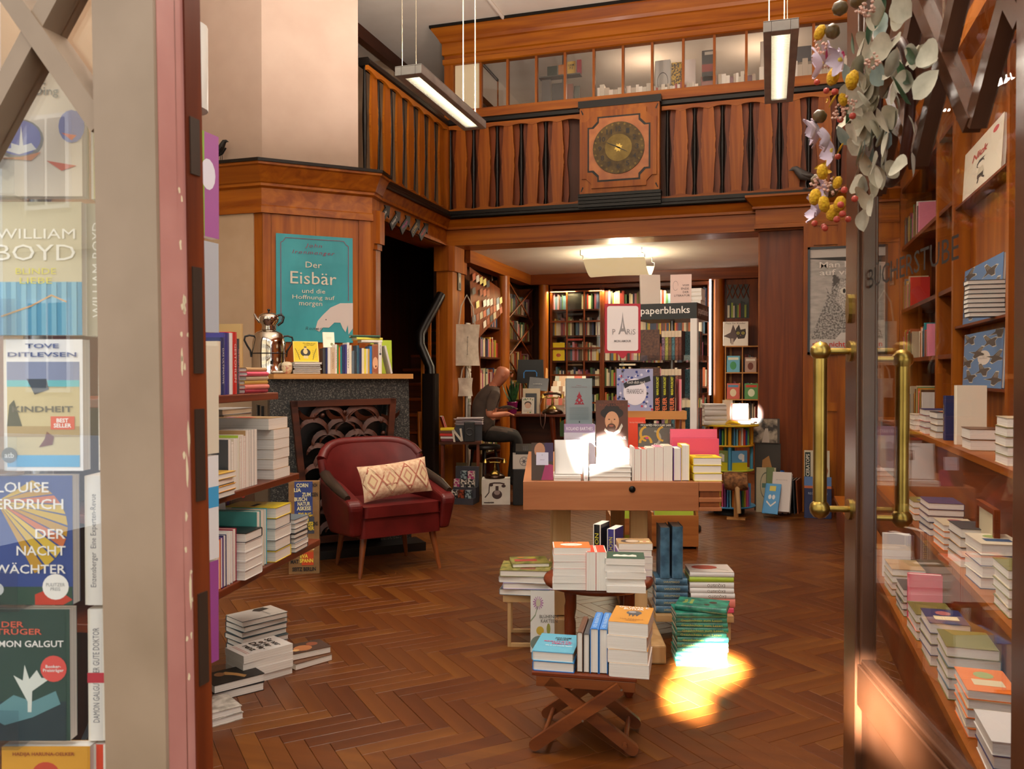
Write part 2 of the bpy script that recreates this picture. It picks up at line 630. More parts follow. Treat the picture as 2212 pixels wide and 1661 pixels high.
# ---- gallery: beams, ledge, railing
g = struct('trim_2', MB().box(LX, RXW, G + 0.02, G + 0.35, ZB, ZL - 0.05, W('panel', 'x')).box(-4.245, LX + 0.0, 6.6, G + 0.35, ZL - 0.14, ZL - 0.05, W('deep', 'y'))
           .box(LX - 0.3, LX - 0.02, 6.55, G + 0.02, ZB, ZL - 0.05, W('panel', 'y')), label='orange wood gallery beam on two sides')
gp = [(LX, 6.50), (LX, G), (RXW, G)]
mb = MB()
sweep(mb, gp, [(0.0, ZB), (0.03, ZB), (0.03, ZB + 0.03), (0.0, ZB + 0.035), (0.0, ZB + 0.17), (0.022, ZB + 0.175), (0.022, ZB + 0.20), (0.06, ZB + 0.27), (0.07, ZB + 0.275), (0.0, ZB + 0.28)], W('panel', 'x'))
mk('beam_moulding', mb.mesh('beam_moulding'), g)
mk('ledge', sweep(MB(), gp, [(-0.16, 2.95), (0.075, 2.95), (0.085, 2.965), (0.085, 2.985), (0.06, 3.0), (0.06, 3.035), (-0.16, 3.035)], W('ebony', 'x')).mesh('ledge'), g)
mk('gallery_floor', MB().box(LX - 0.91, RXW, G + 0.02, 12.6, 2.93, 2.98, W('deep', 'x')).box(-4.245, LX - 0.02, 6.6, G + 0.02, 2.93, 2.96, W('deep', 'y')).mesh('gallery_floor'), g)
rl = struct('trim_3', sweep(MB(), gp, [(-0.05, 3.95), (0.03, 3.95), (0.045, 3.965), (0.045, 4.0), (0.03, 4.02), (-0.06, 4.02), (-0.06, 3.95)], W('ebony', 'x')), label='gallery railing with sawn flat balusters')


def scallop(a, b, period, ph, base, amp, top, flip):
    pts = []
    n = int((b - a) / 0.03)
    for i in range(n + 1):
        s = a + (b - a) * i / n
        q = abs(((s - ph) / period + 0.5) % 1.0 - 0.5) * 2
        z = base + (amp * (1 - q ** 2) if not flip else -amp * (1 - q ** 2))
        pts.append((s, z))
    return pts + [(b, top), (a, top)]


PER = 0.2655
slat_prof = [(0.060, 0), (0.060, 0.07), (0.066, 0.10), (0.072, 0.28), (0.080, 0.36), (0.086, 0.40), (0.082, 0.415), (0.088, 0.43), (0.086, 0.46), (0.080, 0.475), (0.080, 0.52),
             (0.086, 0.535), (0.088, 0.565), (0.082, 0.58), (0.086, 0.595), (0.080, 0.63), (0.072, 0.70), (0.066, 0.82), (0.060, 0.86), (0.060, 0.92)]
slat_prof = [(w * 0.80, z) for w, z in slat_prof]
slat_poly = [(w, z) for w, z in slat_prof] + [(-w, z) for w, z in slat_prof[::-1]]
slat_me = MB().prism(slat_poly, -0.022, 0.0, W('panel'), 'y').mesh('baluster')
post_me = MB().lathe([(0.017, 0), (0.013, 0.05), (0.02, 0.35), (0.023, 0.45), (0.023, 0.47), (0.02, 0.57), (0.013, 0.87), (0.017, 0.92)], W('ebony'), n=8).mesh('spindle')
back_prof = [(0.098, 0), (0.114, 0.12), (0.106, 0.30), (0.092, 0.44), (0.092, 0.48), (0.106, 0.62), (0.114, 0.80), (0.098, 0.92)]
back_me = MB().prism([(w, z) for w, z in back_prof] + [(-w, z) for w, z in back_prof[::-1]], 0.0, 0.014, W('deep'), 'y').mesh('backing_board')
CK0, CK1 = hy(1253, 320, G - 0.1).x, hy(1425, 320, G - 0.1).x
XS = [hy(997, 350, G).x + PER * i for i in range(40)]
XS = [x for x in XS if x < CK0 - 0.06]
X2 = hy(1471, 300, G).x
XS += [X2 + PER * i for i in range(10) if X2 + PER * i < RXW]
for x in XS:
    mk('baluster', slat_me, rl, (x, G - 0.005, 3.035))
    mk('backing_board', back_me, rl, (x + 0.0, G + 0.028, 3.035))
    mk('spindle', post_me, rl, (x - PER / 2, G + 0.015, 3.035))
mk('panel', MB().box(LX, RXW, G + 0.06, G + 0.075, 3.035, 3.95, W('dark')).mesh('panel'), rl)
xa = (LX, CK0 - 0.01); xb = (CK1 + 0.01, RXW)
for a, b in (xa, xb):
    ph = XS[0] - PER / 2 if a == LX else X2 - PER / 2
    m = MB().prism(scallop(a, b, PER, ph, 3.885, 0.028, 3.95, False), G - 0.032, G - 0.004, W('panel', 'x'), 'y')
    m.prism(scallop(a, b, PER, ph, 3.085, 0.028, 3.035, True), G - 0.032, G - 0.004, W('panel', 'x'), 'y')
    mk('scalloped_rail', m.mesh('scalloped_rail'), rl)
# side run, open to the stairwell
slat2 = MB().prism(slat_poly, 0.0, 0.022, W('panel'), 'x').mesh('baluster')
YS = [G - 0.16 - 0.262 * i for i in range(7)]
for y in YS:
    mk('baluster', slat2, rl, (LX - 0.012, y, 3.035))
    mk('spindle', post_me, rl, (LX - 0.02, y - 0.131, 3.035))
m = MB().prism(scallop(6.5, G - 0.02, 0.262, YS[0] - 0.131, 3.885, 0.028, 3.95, False), LX + 0.004, LX + 0.032, W('panel', 'y'), 'x')
m.prism(scallop(6.5, G - 0.02, 0.262, YS[0] - 0.131, 3.085, 0.028, 3.035, True), LX + 0.004, LX + 0.032, W('panel', 'y'), 'x')
m.box(LX - 0.03, LX + 0.034, G - 0.05, G - 0.0, 3.035, 3.95, W('panel'))
mk('scalloped_rail', m.mesh('scalloped_rail'), rl)
# glazed screen over the front railing
gx0 = hy(962, 200, G).x
scr = struct('window_1', MB().box(gx0, RXW, G - 0.03, G + 0.05, 4.02, 4.115, W('panel', 'x')).box(gx0, gx0 + 0.10, G - 0.03, G + 0.05, 4.115, 4.62, W('panel')), label='glazed screen with slim wooden bars above the gallery railing')
mb = MB()
sweep(mb, [(gx0 - 0.0, 10.0), (gx0, G - 0.03), (RXW, G - 0.03)], [(-0.08, 4.60), (0.0, 4.60), (0.015, 4.61), (0.015, 4.66), (0.0, 4.67), (0.0, 4.70), (0.02, 4.71), (0.02, 4.83), (0.035, 4.84), (0.05, 4.87), (0.11, 4.955), (0.11, 4.97), (-0.08, 4.97)], W('panel', 'x'))
mk('screen_cornice', mb.mesh('screen_cornice'), scr)
mk('cornice_cap', sweep(MB(), [(gx0, 10.0), (gx0, G - 0.03), (RXW, G - 0.03)], [(-0.08, 4.97), (0.125, 4.97), (0.125, 4.998), (-0.08, 4.998)], W('ebony', 'x')).mesh('cornice_cap'), scr)
mull = [hy(p, 180, G).x for p in (1039, 1097, 1159, 1221, 1283, 1346, 1409, 1476, 1543, 1612, 1682, 1757)]
me_m = MB().box(-0.012, 0.012, -0.02, 0.03, 0, 0.49, W('panel')).mesh('glazing_bar')
for x in mull:
    mk('glazing_bar', me_m, scr, (x, G, 4.115))
edges = [gx0 + 0.10] + mull + [RXW - 0.05]
for i in range(len(edges) - 1):
    a, b = edges[i] + 0.012, edges[i + 1] - 0.012
    mat_p = C('#dccfae', 0.7) if i == 0 else glass()
    mk('pane', MB().box(a, b, G + 0.004, G + 0.008, 4.115, 4.605, mat_p).mesh('pane'), scr)
struct('trim_13', MB().tube([hz(1050, -8, 4.985), hz(1096, 50, 4.985)], 0.02, WHITE, 8), label='thin white conduit along the ceiling')
# gallery room: white inner ceiling with a warm lit back
struct('wall_gallery', MB().box(LX - 0.1, RXW, 11.2, 11.3, 2.98, 5.0, WHITE).box(gx0 + 0.02, gx0 + 0.06, G + 0.1, 11.2, 4.62, 5.0, WHITE))
mk('side_cornice', MB().box(-4.245, -4.16, 6.6, 12.6, 4.86, 5.0, W('dark', 'y')).mesh('side_cornice'), g)
# ---- alcove under the gallery
alc = struct('ceiling_alcove', MB().box(LX + 0.14, AX, G + 0.35, BW + 0.4, ZB - 0.0, ZB + 0.06, WHITE), label='white ceiling of the alcove under the gallery')
struct('trim_4', MB().box(LX, LX + 0.16, G + 0.3, BW, ZB - 0.14, ZB - 0.001, W('panel', 'y')).box(LX, AX, BW - 0.16, BW + 0.0, ZB - 0.14, ZB - 0.001, W('deep', 'x')), label='wooden cornice round the alcove ceiling')
struct('wall_alcove', MB().box(AX, AX + 0.28, G + 0.02, BW + 0.3, 0, ZB, W('deep')).box(AX - 0.012, AX, G + 0.05, G + 0.10, 0, ZB, W('panel')), label='dark wooden side wall of the alcove')
# front wall right of the opening: pilaster, recess and panel wall
pw = struct('wall_panelled', MB().box(hy(1735, 700, 8.3).x, RXW + 0.02, 8.30, 8.42, 0, 2.72, W('panel')).box(AX + 0.27, hy(1735, 700, 8.3).x, 8.41, 8.47, 0, 2.7, W('deep')),
            label='orange wood panelled wall carrying the framed cat poster')
xp = hy(1735, 700, 8.3).x
for a, b, z0, z1 in ((xp + 0.0, xp + 0.09, 0, 2.7), (xp + 0.30, xp + 0.42, 0, 2.7), (xp + 0.09, xp + 0.30, 2.5, 2.62), (xp + 0.09, xp + 0.30, 0.95, 1.03), (xp + 0.42, xp + 0.85, 2.5, 2.62)):
    mk('stile', MB().box(a, b, 8.286, 8.30, z0, z1, W('panel')).mesh('stile'), pw)
mb = MB()
cx0 = hy(1632, 450, 8.3).x
sweep(mb, [(cx0, 8.42), (cx0, 8.30), (RXW, 8.30)], [(0, 2.68), (0.01, 2.68), (0.01, 2.72), (0, 2.725), (0, 2.86), (0.03, 2.865), (0.03, 2.885), (0.02, 2.89), (0.085, 2.96), (0.095, 2.965), (0.095, 2.985), (0, 2.985)], W('panel', 'x'))
mb.box(cx0 + 0.0, RXW, 8.31, 8.42, 2.69, 2.985, W('panel', 'x'))
mk('pilaster_cornice', mb.mesh('pilaster_cornice'), pw)
# corner column between stair and alcove
col = struct('trim_5', MB().prism([(LX - 0.10, G - 0.05), (LX + 0.03, G - 0.05), (LX + 0.07, G - 0.01), (LX + 0.07, G + 0.36), (LX - 0.10, G + 0.36)], 0, 2.40, W('panel'))
             .prism([(LX - 0.12, G - 0.07), (LX + 0.05, G - 0.07), (LX + 0.10, G - 0.02), (LX + 0.10, G + 0.36), (LX - 0.12, G + 0.36)], 2.40, ZB, W('panel')), label='wooden corner column between the stairs and the alcove')
c6 = lambda a, b, z0, z1: MB().prism([(P1.x - a, P1.y - 0.01), (P1.x + b * 0.7, P1.y - 0.005), (P1.x + b, P1.y + 0.03), (P1.x + b, P1.y + 0.12), (P1.x - a, P1.y + 0.12)], z0, z1, W('panel'))
cp = struct('trim_6', c6(0.03, 0.035, 0, 2.36), label='slim wooden column beside the turquoise poster')
mk('capital', c6(0.035, 0.05, 2.36, 2.41).mesh('capital'), cp)
mk('corbel', c6(0.04, 0.075, 2.41, ZB + 0.02).mesh('corbel'), cp)
# ---- staircase
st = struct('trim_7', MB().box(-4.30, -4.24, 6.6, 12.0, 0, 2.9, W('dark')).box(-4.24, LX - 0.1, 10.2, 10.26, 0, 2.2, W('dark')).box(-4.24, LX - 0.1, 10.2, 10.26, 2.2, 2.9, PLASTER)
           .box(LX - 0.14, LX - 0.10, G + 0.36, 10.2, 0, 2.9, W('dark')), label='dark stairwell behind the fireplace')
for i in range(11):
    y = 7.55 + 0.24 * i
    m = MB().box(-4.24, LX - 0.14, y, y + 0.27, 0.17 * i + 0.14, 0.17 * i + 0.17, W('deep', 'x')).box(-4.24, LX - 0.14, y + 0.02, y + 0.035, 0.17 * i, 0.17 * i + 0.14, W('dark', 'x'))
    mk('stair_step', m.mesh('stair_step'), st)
nw = hx(934, 1000, LX + 0.0)
bal = thing('stair_banister', 'black stair banister curving up from a square black newel post', 'banister', (LX - 0.02, nw.y, 0))
mk('newel_post', MB().prism([(-0.07, -0.055), (-0.055, -0.07), (0.055, -0.07), (0.07, -0.055), (0.07, 0.055), (0.055, 0.07), (-0.055, 0.07), (-0.07, 0.055)], 0.25, 1.30, W('ebony')).box(-0.085, 0.085, -0.085, 0.085, 0, 0.25, W('ebony')).mesh('newel_post'), bal)
hp = [Vector((0, 0, 1.28)), Vector((-0.01, 0.02, 1.36))]
for px, py, yy in ((905, 745, 0.0), (905, 722, 0.05), (915, 700, 0.12), (935, 665, 0.25), (950, 636, 0.35)):
    p = hy(px + 3, py, nw.y + yy)
    hp.append(Vector((p.x - (LX - 0.02), p.y - nw.y, p.z)))
mk('handrail', MB().tube(hp, 0.05, W('ebony'), 10).mesh('handrail'), bal)
sk = [(0.015, 0.02, 0.15), (0.01, 0.03, 0.5), (-0.04, 0.05, 0.7), (-0.08, 0.08, 0.95), (-0.12, 0.10, 1.3)]
mk('string_board', MB().tube([(-0.08, 0.05, 0.15), (-0.12, 0.06, 0.4), (-0.16, 0.08, 0.62), (-0.17, 0.10, 0.9)], 0.022, W('panel'), 6).mesh('string_board'), bal)
for i in range(3):
    a = hp[3 + i] * 0.5 + hp[4 + i] * 0.5
    mk('baluster', MB().box(a.x - 0.015, a.x + 0.015, a.y - 0.01, a.y + 0.01, 0.35 + 0.1 * i, a.z, W('panel')).mesh('baluster'), bal)
# ================================================================== BOOK KIT
SB = MB()                                   # far and small books past the 300 singly built, joined into one
JOIN = {n for a, b in [(1, 6), (9, 10), (13, 16), (19, 21), (23, 28), (33, 35), (50, 60), (64, 64), (67, 67), (71, 71), (73, 73), (85, 91), (104, 104), (112, 117), (119, 119), (143, 143), (146, 146), (148, 148), (155, 155), (175, 176), (182, 186), (189, 192), (201, 204), (218, 220), (248, 248), (274, 274), (278, 323), (330, 334), (342, 342), (346, 356), (358, 367), (369, 377), (390, 400), (408, 409), (411, 413), (415, 417), (436, 436), (440, 441), (463, 463), (465, 465), (467, 468), (483, 483), (486, 487), (489, 489), (491, 493)] for n in range(a, b + 1)}
BN_ = [0]
def book_meshes(w, h, t, cover, pages, hard=True, spine=None):
    c = 0.0022 if hard else 0.0006
    ov = 0.003 if hard else 0.0003
    r = min(t * 0.3, 0.005)
    w2, h2 = w / 2, h / 2
    out = [(w2, 0), (-w2 + r, 0), (-w2, r), (-w2, t - r), (-w2 + r, t), (w2, t)]
    inn = [(w2, c), (-w2 + r, c), (-w2 + c, r), (-w2 + c, t - r), (-w2 + r, t - c), (w2, t - c)]
    m = MB()
    vs = [(x, y, z) for y in (-h2, h2) for x, z in out] + [(x, y, z) for y in (-h2, h2) for x, z in inn]
    fo = [(i, i + 1, 7 + i, 6 + i) for i in range(5)]
    sp = cover if spine is None else spine
    m.add(vs, [fo[0], fo[4]], cover)
    m.add(vs, fo[1:4], sp, True)
    m.add(vs, [(12 + i + 1, 12 + i, 18 + i, 19 + i) for i in range(5)] + [(i + 1, i, 12 + i, 13 + i) for i in range(5)] + [(6 + i, 7 + i, 19 + i, 18 + i) for i in range(5)]
          + [(0, 6, 18, 12), (5, 17, 23, 11)], cover)
    p = MB().box(-w2 + c * 1.2, w2 - ov, -h2 + ov, h2 - ov, c, t - c, pages)
    return m, p


POSE = {'flat': Matrix.Identity(4), 'face': RX(R(90)), 'spine': Matrix(((0, 0, 1, 0), (1, 0, 0, 0), (0, 1, 0, 0), (0, 0, 0, 1))),
        'fore': Matrix(((0, 0, -1, 0), (-1, 0, 0, 0), (0, 1, 0, 0), (0, 0, 0, 1))),
        'up': Matrix(((0, 0, 1, 0), (0, 1, 0, 0), (-1, 0, 0, 0), (0, 0, 0, 1)))}


def book(label, pos, dims, cover, yaw=0.0, mode='flat', lean=0.0, tilt=0.0, hard=True, pages=None, spine=None, group=None, name='book', cat='book', upside=False):
    """pos: middle of the underside. flat: lies, head away; face / spine / fore: stands with that side to -y. lean tips it back, tilt sideways"""
    w, h, t = dims
    cm = cover if isinstance(cover, bpy.types.Material) else C(cover, 0.4)
    sm = None if spine is None else (spine if isinstance(spine, bpy.types.Material) else C(spine, 0.4))
    m, p = book_meshes(w, h, t, cm, pages or PAGES, hard, sm)
    P = POSE[mode]
    if mode == 'flat':
        L = RX(lean) @ RY(tilt)
        if upside:
            L = L @ T(0, 0, t) @ RY(math.pi)
    elif mode == 'face':
        L = T(0, 0, t / 2 * math.sin(abs(lean)) + w / 2 * math.sin(abs(tilt))) @ RX(-lean) @ RY(tilt) @ T(0, 0, h / 2) @ T(0, t / 2, 0) @ P
    elif mode == 'up':           # on its fore edge, spine upwards, tail to -y
        L = T(-t / 2, 0, w / 2) @ P
    else:
        s = 1 if mode == 'spine' else -1
        L = T(0, 0, t / 2 * math.sin(abs(tilt)) + w / 2 * math.sin(abs(lean))) @ RX(-lean) @ RY(tilt) @ T(-s * t / 2, 0, h / 2) @ P
    mw = T(*pos) @ RZ(yaw) @ L
    if name == 'book':
        BN_[0] += 1
        if BN_[0] in JOIN:
            SB.X = mw
            for q_ in (m, p):
                for f_, i_ in zip(q_.f, q_.m):
                    SB.add([q_.v[k_] for k_ in f_], [tuple(range(len(f_)))], q_.mats[i_])
            SB.X = Matrix.Identity(4)
            return Joined(wht=(w, h, t))
    o = mk(name, m.mesh(name), label=label, cat=cat, group=group, mw=mw)
    mk('page_block', p.mesh('page_block'), o)
    o['wht'] = (w, h, t)
    if name == 'book':
        o['no'] = BN_[0]
    return o


def front(o, x=0.0, y=0.0, e=0.0004):
    """matrix on a book's front cover at fractions of its width and height from the middle"""
    w, h, t = o['wht']
    return T(x * w, y * h, t + e)


def back(o, x=0.0, y=0.0, e=0.0004):
    w, h, t = o['wht']
    return T(x * w, y * h, -e) @ RY(math.pi)


def spine_m(o, y=0.0, e=0.0004, up=False):
    """on the spine, reading downwards (or upwards)"""
    w, h, t = o['wht']
    a = Matrix(((0, 0, -1, -w / 2 - e), (0, 1, 0, y * h), (1, 0, 0, t / 2), (0, 0, 0, 1)))
    return a @ RZ(R(90 if up else -90))


def stext(o, s, col, ww=0.7, hh=0.45, y=0.0, up=False, **kw):
    w, h, t = o['wht']
    return text(o, s, h * ww, t * hh, col, spine_m(o, y, up=up), name='spine_lettering', **kw)


def ftext(o, s, x, y, ww, hh, col, **kw):
    w, h, t = o['wht']
    return text(o, s, w * ww, h * hh, col, front(o, x, y, 0.0019), **kw)


def fprint(o, shapes, name='print'):
    """shapes in cover fractions -0.5..0.5"""
    w, h, t = o['wht']
    return print_on(o, [([(p[0] * w, p[1] * h) for p in pts], c) for pts, c in shapes], front(o, 0, 0, 0.0002), name)


def stack(where, pos, n, dims, covers, yaw=0.0, jit=1.5, group=None, hard=True, pages=None, seed=1, names=None, spine=None, thick=None, fmt=None):
    """a pile of lying books, lowest first; each is told apart by its height in the pile"""
    rnd = random.Random(seed)
    z = pos[2]
    out = []
    for i in range(n):
        cv = covers[i % len(covers)] if isinstance(covers, (list, tuple)) else covers
        t = thick[i] if thick else dims[2]
        k = n - 1 - i
        plc = 'topmost' if k == 0 else 'lowest' if i == 0 else ordw(k) + ' from the top'
        nm = (cv if isinstance(cv, str) and not cv.startswith('#') else (names or 'coloured'))
        if names: nm = names
        lb = '%s book, %s of %s' % (nm, plc, where)
        x, y = pos[0] + rnd.uniform(-1, 1) * jit * 0.002, pos[1] + rnd.uniform(-1, 1) * jit * 0.002
        o = book(lb, (x, y, z), (dims[0], dims[1], t), cv, yaw + R(rnd.uniform(-jit, jit)), hard=hard, pages=pages, group=group, spine=spine)
        z += t + 0.0004
        out.append(o)
    return out


def row(where, start, yaw, items, mode='spine', group=None, hard=True, pages=None, gap=0.0008, side='left', word='book', first=0, lean=0.0, jitter=0.0):
    """books standing side by side from start along the shelf direction; items: (thickness, height, width, colour, [spine text, colour])"""
    d = Vector((math.cos(yaw), math.sin(yaw)))
    s = 0.0
    out = []
    n = len(items)
    for i, it in enumerate(items):
        t, h, w, cv = it[:4]
        s += t / 2
        x, y = start[0] + d.x * s, start[1] + d.y * s
        # keep the outer edges flush: move back by half the width
        dp_ = h if mode == 'up' else w
        bx, by = -math.sin(yaw) * (dp_ / 2), math.cos(yaw) * (dp_ / 2)
        nm = it[6] if len(it) > 6 else cv if isinstance(cv, str) and not cv.startswith('#') else 'patterned'
        plc = ordw(i + first) + ' from ' + side
        o = book('%s %s, %s %s' % (nm, word, plc, where), (x + bx, y + by, start[2]), (w, h, t), cv, yaw, mode, hard=hard, pages=pages, group=group, tilt=0.0)
        if len(it) > 4 and it[4]:
            stext(o, it[4], it[5] if len(it) > 5 else 'white', 0.62, 0.42)
        s += t / 2 + gap
        out.append(o)
    return out


# ================================================================== DOOR LEAVES
DH = Vector((0.3615, 1.274, 0)); dd = Vector((-0.1806, 0.9835))
FD = Matrix(((dd.x, -dd.y, 0, DH.x), (dd.y, dd.x, 0, DH.y), (0, 0, 1, 0), (0, 0, 0, 1)))   # x along leaf, y out of the outer face
dp = C('#4a2a18', 0.28)
PD = two_tone('brown_door_paint', '#4b2b19', '#573522', 6, rough=0.24, spec=0.5, coat=0.3)
dr = mk('door_2', None, mw=FD, kind='structure', label='open glazed door leaf with brass pull bars')
for nm, a in (('hinge_stile', (0, 0.115)), ('lock_stile', (0.90, 1.0))):
    bevel(mk(nm, MB().box(a[0], a[1], -0.05, 0, 0, 2.55, PD).mesh(nm), dr), 0.003)
bevel(mk('bottom_rail', MB().box(0.115, 0.90, -0.046, -0.004, 0, 0.12, PD).box(0.115, 0.90, -0.046, -0.004, 0.50, 0.60, PD).mesh('bottom_rail'), dr), 0.003)
mk('bottom_panel', MB().box(0.115, 0.90, -0.035, -0.016, 0.12, 0.50, PD).mesh('bottom_panel'), dr)
mk('top_rail', MB().box(0.115, 0.90, -0.046, -0.004, 2.43, 2.55, PD).mesh('top_rail'), dr)
m = MB()
for x0, x1, z0, z1 in ((0.115, 0.132, 0.6, 2.43), (0.883, 0.90, 0.6, 2.43), (0.132, 0.883, 0.6, 0.617), (0.132, 0.883, 2.41, 2.43)):
    m.box(x0, x1, -0.040, -0.008, z0, z1, PD)
bevel(m.build('glazing_bead', dr), 0.004)
mk('pane', MB().box(0.128, 0.888, -0.028, -0.024, 0.612, 2.42, glass()).mesh('pane'), dr)


def lattice(parent, x0, x1, z0, px, pz, rows, y0, y1, mat, Xm=None):
    """diagonal glazing bars; each bar its own piece"""
    w = 0.030
    for k in range(-6, 12):
        for s in (1, -1):
            # line through (px + k*2*hx, z0) with slope s
            hx_ = 0.129
            xa, za = px + 2 * hx_ * k, z0
            pts = []
            xe = xa + s * hx_ * rows; ze = z0 + pz * rows
            # clip to x0..x1
            t0, t1 = 0.0, 1.0
            dx = xe - xa
            for lim, sg in ((x0, 1), (x1, -1)):
                va, ve = sg * (xa - lim), sg * (xe - lim)
                if va < 0 and ve < 0:
                    t0, t1 = 1, 0
                elif va < 0:
                    t0 = max(t0, va / (va - ve))
                elif ve < 0:
                    t1 = min(t1, va / (va - ve))
            if t1 - t0 < 0.02:
                continue
            A = Vector((xa + dx * t0, za + (ze - za) * t0)); B = Vector((xa + dx * t1, za + (ze - za) * t1))
            d = (B - A).normalized(); nn = Vector((-d.y, d.x)) * w / 2
            off = 0.001 * s
            m = MB()
            if Xm: m.X = Xm
            m.prism([tuple(A + nn), tuple(A - nn), tuple(B - nn), tuple(B + nn)], y0 + off, y1 + off, mat, 'y')
            mk('lattice_bar', m.mesh('lattice_bar'), parent)


lattice(dr, 0.132, 0.883, 1.72, 0.31, 0.166, 4, -0.038, -0.010, PD)


def pull_bar(y, sgn, z0, z1):
    m = MB()
    hp_ = [(0.95, y, z0), (0.95, y, z1)]
    m.tube(hp_, 0.0165, BRASS, 14)
    for z in (z0, z1):
        m.X = T(0.95, y, z)
        m.lathe([(0.0, -0.025), (0.014, -0.021), (0.023, -0.010), (0.025, 0), (0.023, 0.010), (0.014, 0.021), (0.0, 0.025)], BRASS, 16)
        m.X = Matrix.Identity(4)
        m.tube([(0.95, y, z), (0.95, sgn * 0.0 if sgn > 0 else -0.05, z)], 0.008, BRASS, 10)
        m.tube([(0.95, 0.0 if sgn > 0 else -0.05, z), (0.95, 0.006 if sgn > 0 else -0.056, z)], 0.026, BRASS, 16)
    return mk('pull_bar', m.mesh('pull_bar'), dr, label='brass pull bar with ball ends')


pull_bar(0.072, 1, 0.965, 1.355)
pull_bar(-0.122, -1, 0.945, 1.335)
mk('keyhole_plate', MB().prism(disc(0.955, 1.46, 0.016, 16, 0.036), 0.0, 0.008, BRASS, 'y').mesh('keyhole_plate'), dr)
jm = struct('trim_8', MB().box(0.40, 0.62, 0.95, 1.30, 0, 2.62, PD), label='brown door jamb')
# closed left leaf
LPN = two_tone('weathered_leaf_paint', '#826a52', '#917860', 5, rough=0.55)
PINK = two_tone('pink_edge_paint', '#a5685c', '#b57a6c', 6, rough=0.45)
dl = mk('door_1', None, kind='structure', label='closed glazed door leaf in weathered grey brown paint', loc=(0, 0, 0))
XE = -0.776
XG = -0.876
mk('lock_stile', MB().box(XG, XE, 0.92, 0.926, 0, 2.55, LPN).box(XG, XE - 0.004, 0.926, 1.0, 0, 2.55, LPN).mesh('lock_stile'), dl)
mk('edge_strip', MB().box(XE - 0.004, XE + 0.001, 0.926, 0.978, 0, 2.55, PINK).mesh('edge_strip'), dl)
mk('rebate', MB().box(XE - 0.03, XE + 0.004, 0.978, 1.012, 0, 2.55, wood('mahog')).mesh('rebate'), dl)
mk('hinge_stile', MB().box(-1.87, -1.76, 0.92, 1.0, 0, 2.55, LPN).mesh('hinge_stile'), dl)
mk('bottom_rail', MB().box(-1.76, XG, 0.925, 0.995, 0, 0.60, LPN).mesh('bottom_rail'), dl)
mk('top_rail', MB().box(-1.76, XG, 0.925, 0.995, 2.43, 2.55, LPN).mesh('top_rail'), dl)
mk('pane', MB().box(-1.77, XG + 0.01, 0.955, 0.959, 0.59, 2.44, glass()).mesh('pane'), dl)
lattice(dl, -1.76, XG, 1.624, -0.861 - 0.258, 0.166, 4, 0.928, 0.972, LPN)
dl.matrix_local = T(XE, 0, 1.3) @ RY(R(-0.85)) @ T(-XE, 0, -1.3)      # the old leaf hangs a little out of plumb
rnd = random.Random(9)
for i in range(26):      # chips in the paint along the edge, and the lock fittings
    z = rnd.choice([rnd.uniform(0.85, 1.2), rnd.uniform(0.5, 1.7), rnd.uniform(1.30, 1.42)])
    y = 0.968 + rnd.uniform(-0.004, 0.010)
    hgt = rnd.uniform(0.003, 0.012) if i > 3 else 0.03
    x_ = XE + 0.0012
    pts = [(x_, y + 0.004 * rnd.uniform(0.3, 1) * math.cos(a), z + hgt * rnd.uniform(0.6, 1) * math.sin(a)) for a in [2 * math.pi * k / 7 for k in range(7)]]
    mk('paint_chip', MB().poly(pts, C('#d9c29a', 0.8)).mesh('paint_chip'), dl)
for z0, z1 in ((1.58, 1.66), (1.30, 1.45), (1.12, 1.25), (0.86, 0.99)):
    mk('lock_plate', MB().box(XE + 0.004, XE + 0.006, 0.984, 1.004, z0, z1, C('#3a2a1e', 0.5, 0.4)).mesh('lock_plate'), dl)

# ================================================================== WREATH
LEAFS = {}


def leaf_mesh(key, L_, w, mat, curl=0.25, tip=1.0):
    m = MB()
    def fn(u, v):
        x = (u - 0.5) * 2
        prof = math.sin(math.pi * min(1, max(0, v)) ** (0.8 * tip)) ** 0.75
        return (x * w / 2 * prof, v * L_, curl * L_ * (v * v * 0.5 + 0.35 * x * x * prof) )
    m.grid(fn, 4, 6, mat)
    LEAFS[key] = m.mesh(key)


leaf_mesh('eucalyptus_leaf', 0.062, 0.056, two_tone('dry_leaf', '#a8a08a', '#cfc6ae', 20, rough=0.7), 0.3)
leaf_mesh('grey_leaf', 0.060, 0.056, two_tone('grey_leaf_tone', '#7d8f88', '#98a59b', 20, rough=0.7), 0.2)
leaf_mesh('green_leaf', 0.085, 0.038, two_tone('green_leaf_tone', '#12351c', '#24552c', 25, rough=0.4), 0.2)
m = MB()
for k in range(5):
    m.X = RZ(2 * math.pi * k / 5) @ RX(R(22))
    def fp(u, v):
        x = (u - 0.5) * 2
        return (x * 0.011 * math.sin(math.pi * (0.12 + 0.86 * v)) ** 0.7, 0.002 + v * 0.026, 0.004 * v * v + 0.003 * x * x)
    m.grid(fp, 3, 4, C('#d9c6d6', 0.7))
m.X = Matrix.Identity(4)
m.lathe([(0.0, 0.0), (0.004, 0.002), (0.003, 0.007), (0.0, 0.008)], C('#e2c84a', 0.6), 8)
LEAFS['pale_blossom'] = m.mesh('pale_blossom')
m = MB()
m.lathe([(0.0, -0.004), (0.010, -0.002), (0.0145, 0.004), (0.012, 0.010), (0.006, 0.013), (0.0, 0.014)], two_tone('yellow_bud_tone', '#c98a06', '#e6b514', 160, rough=0.8, bump=0.8), 12)
LEAFS['yellow_button'] = m.mesh('yellow_button')
LEAFS['red_berry'] = MB().lathe([(0.0, -0.006), (0.0045, -0.004), (0.006, 0), (0.0045, 0.004), (0, 0.006)], C('#b8402e', 0.4), 8).mesh('red_berry')
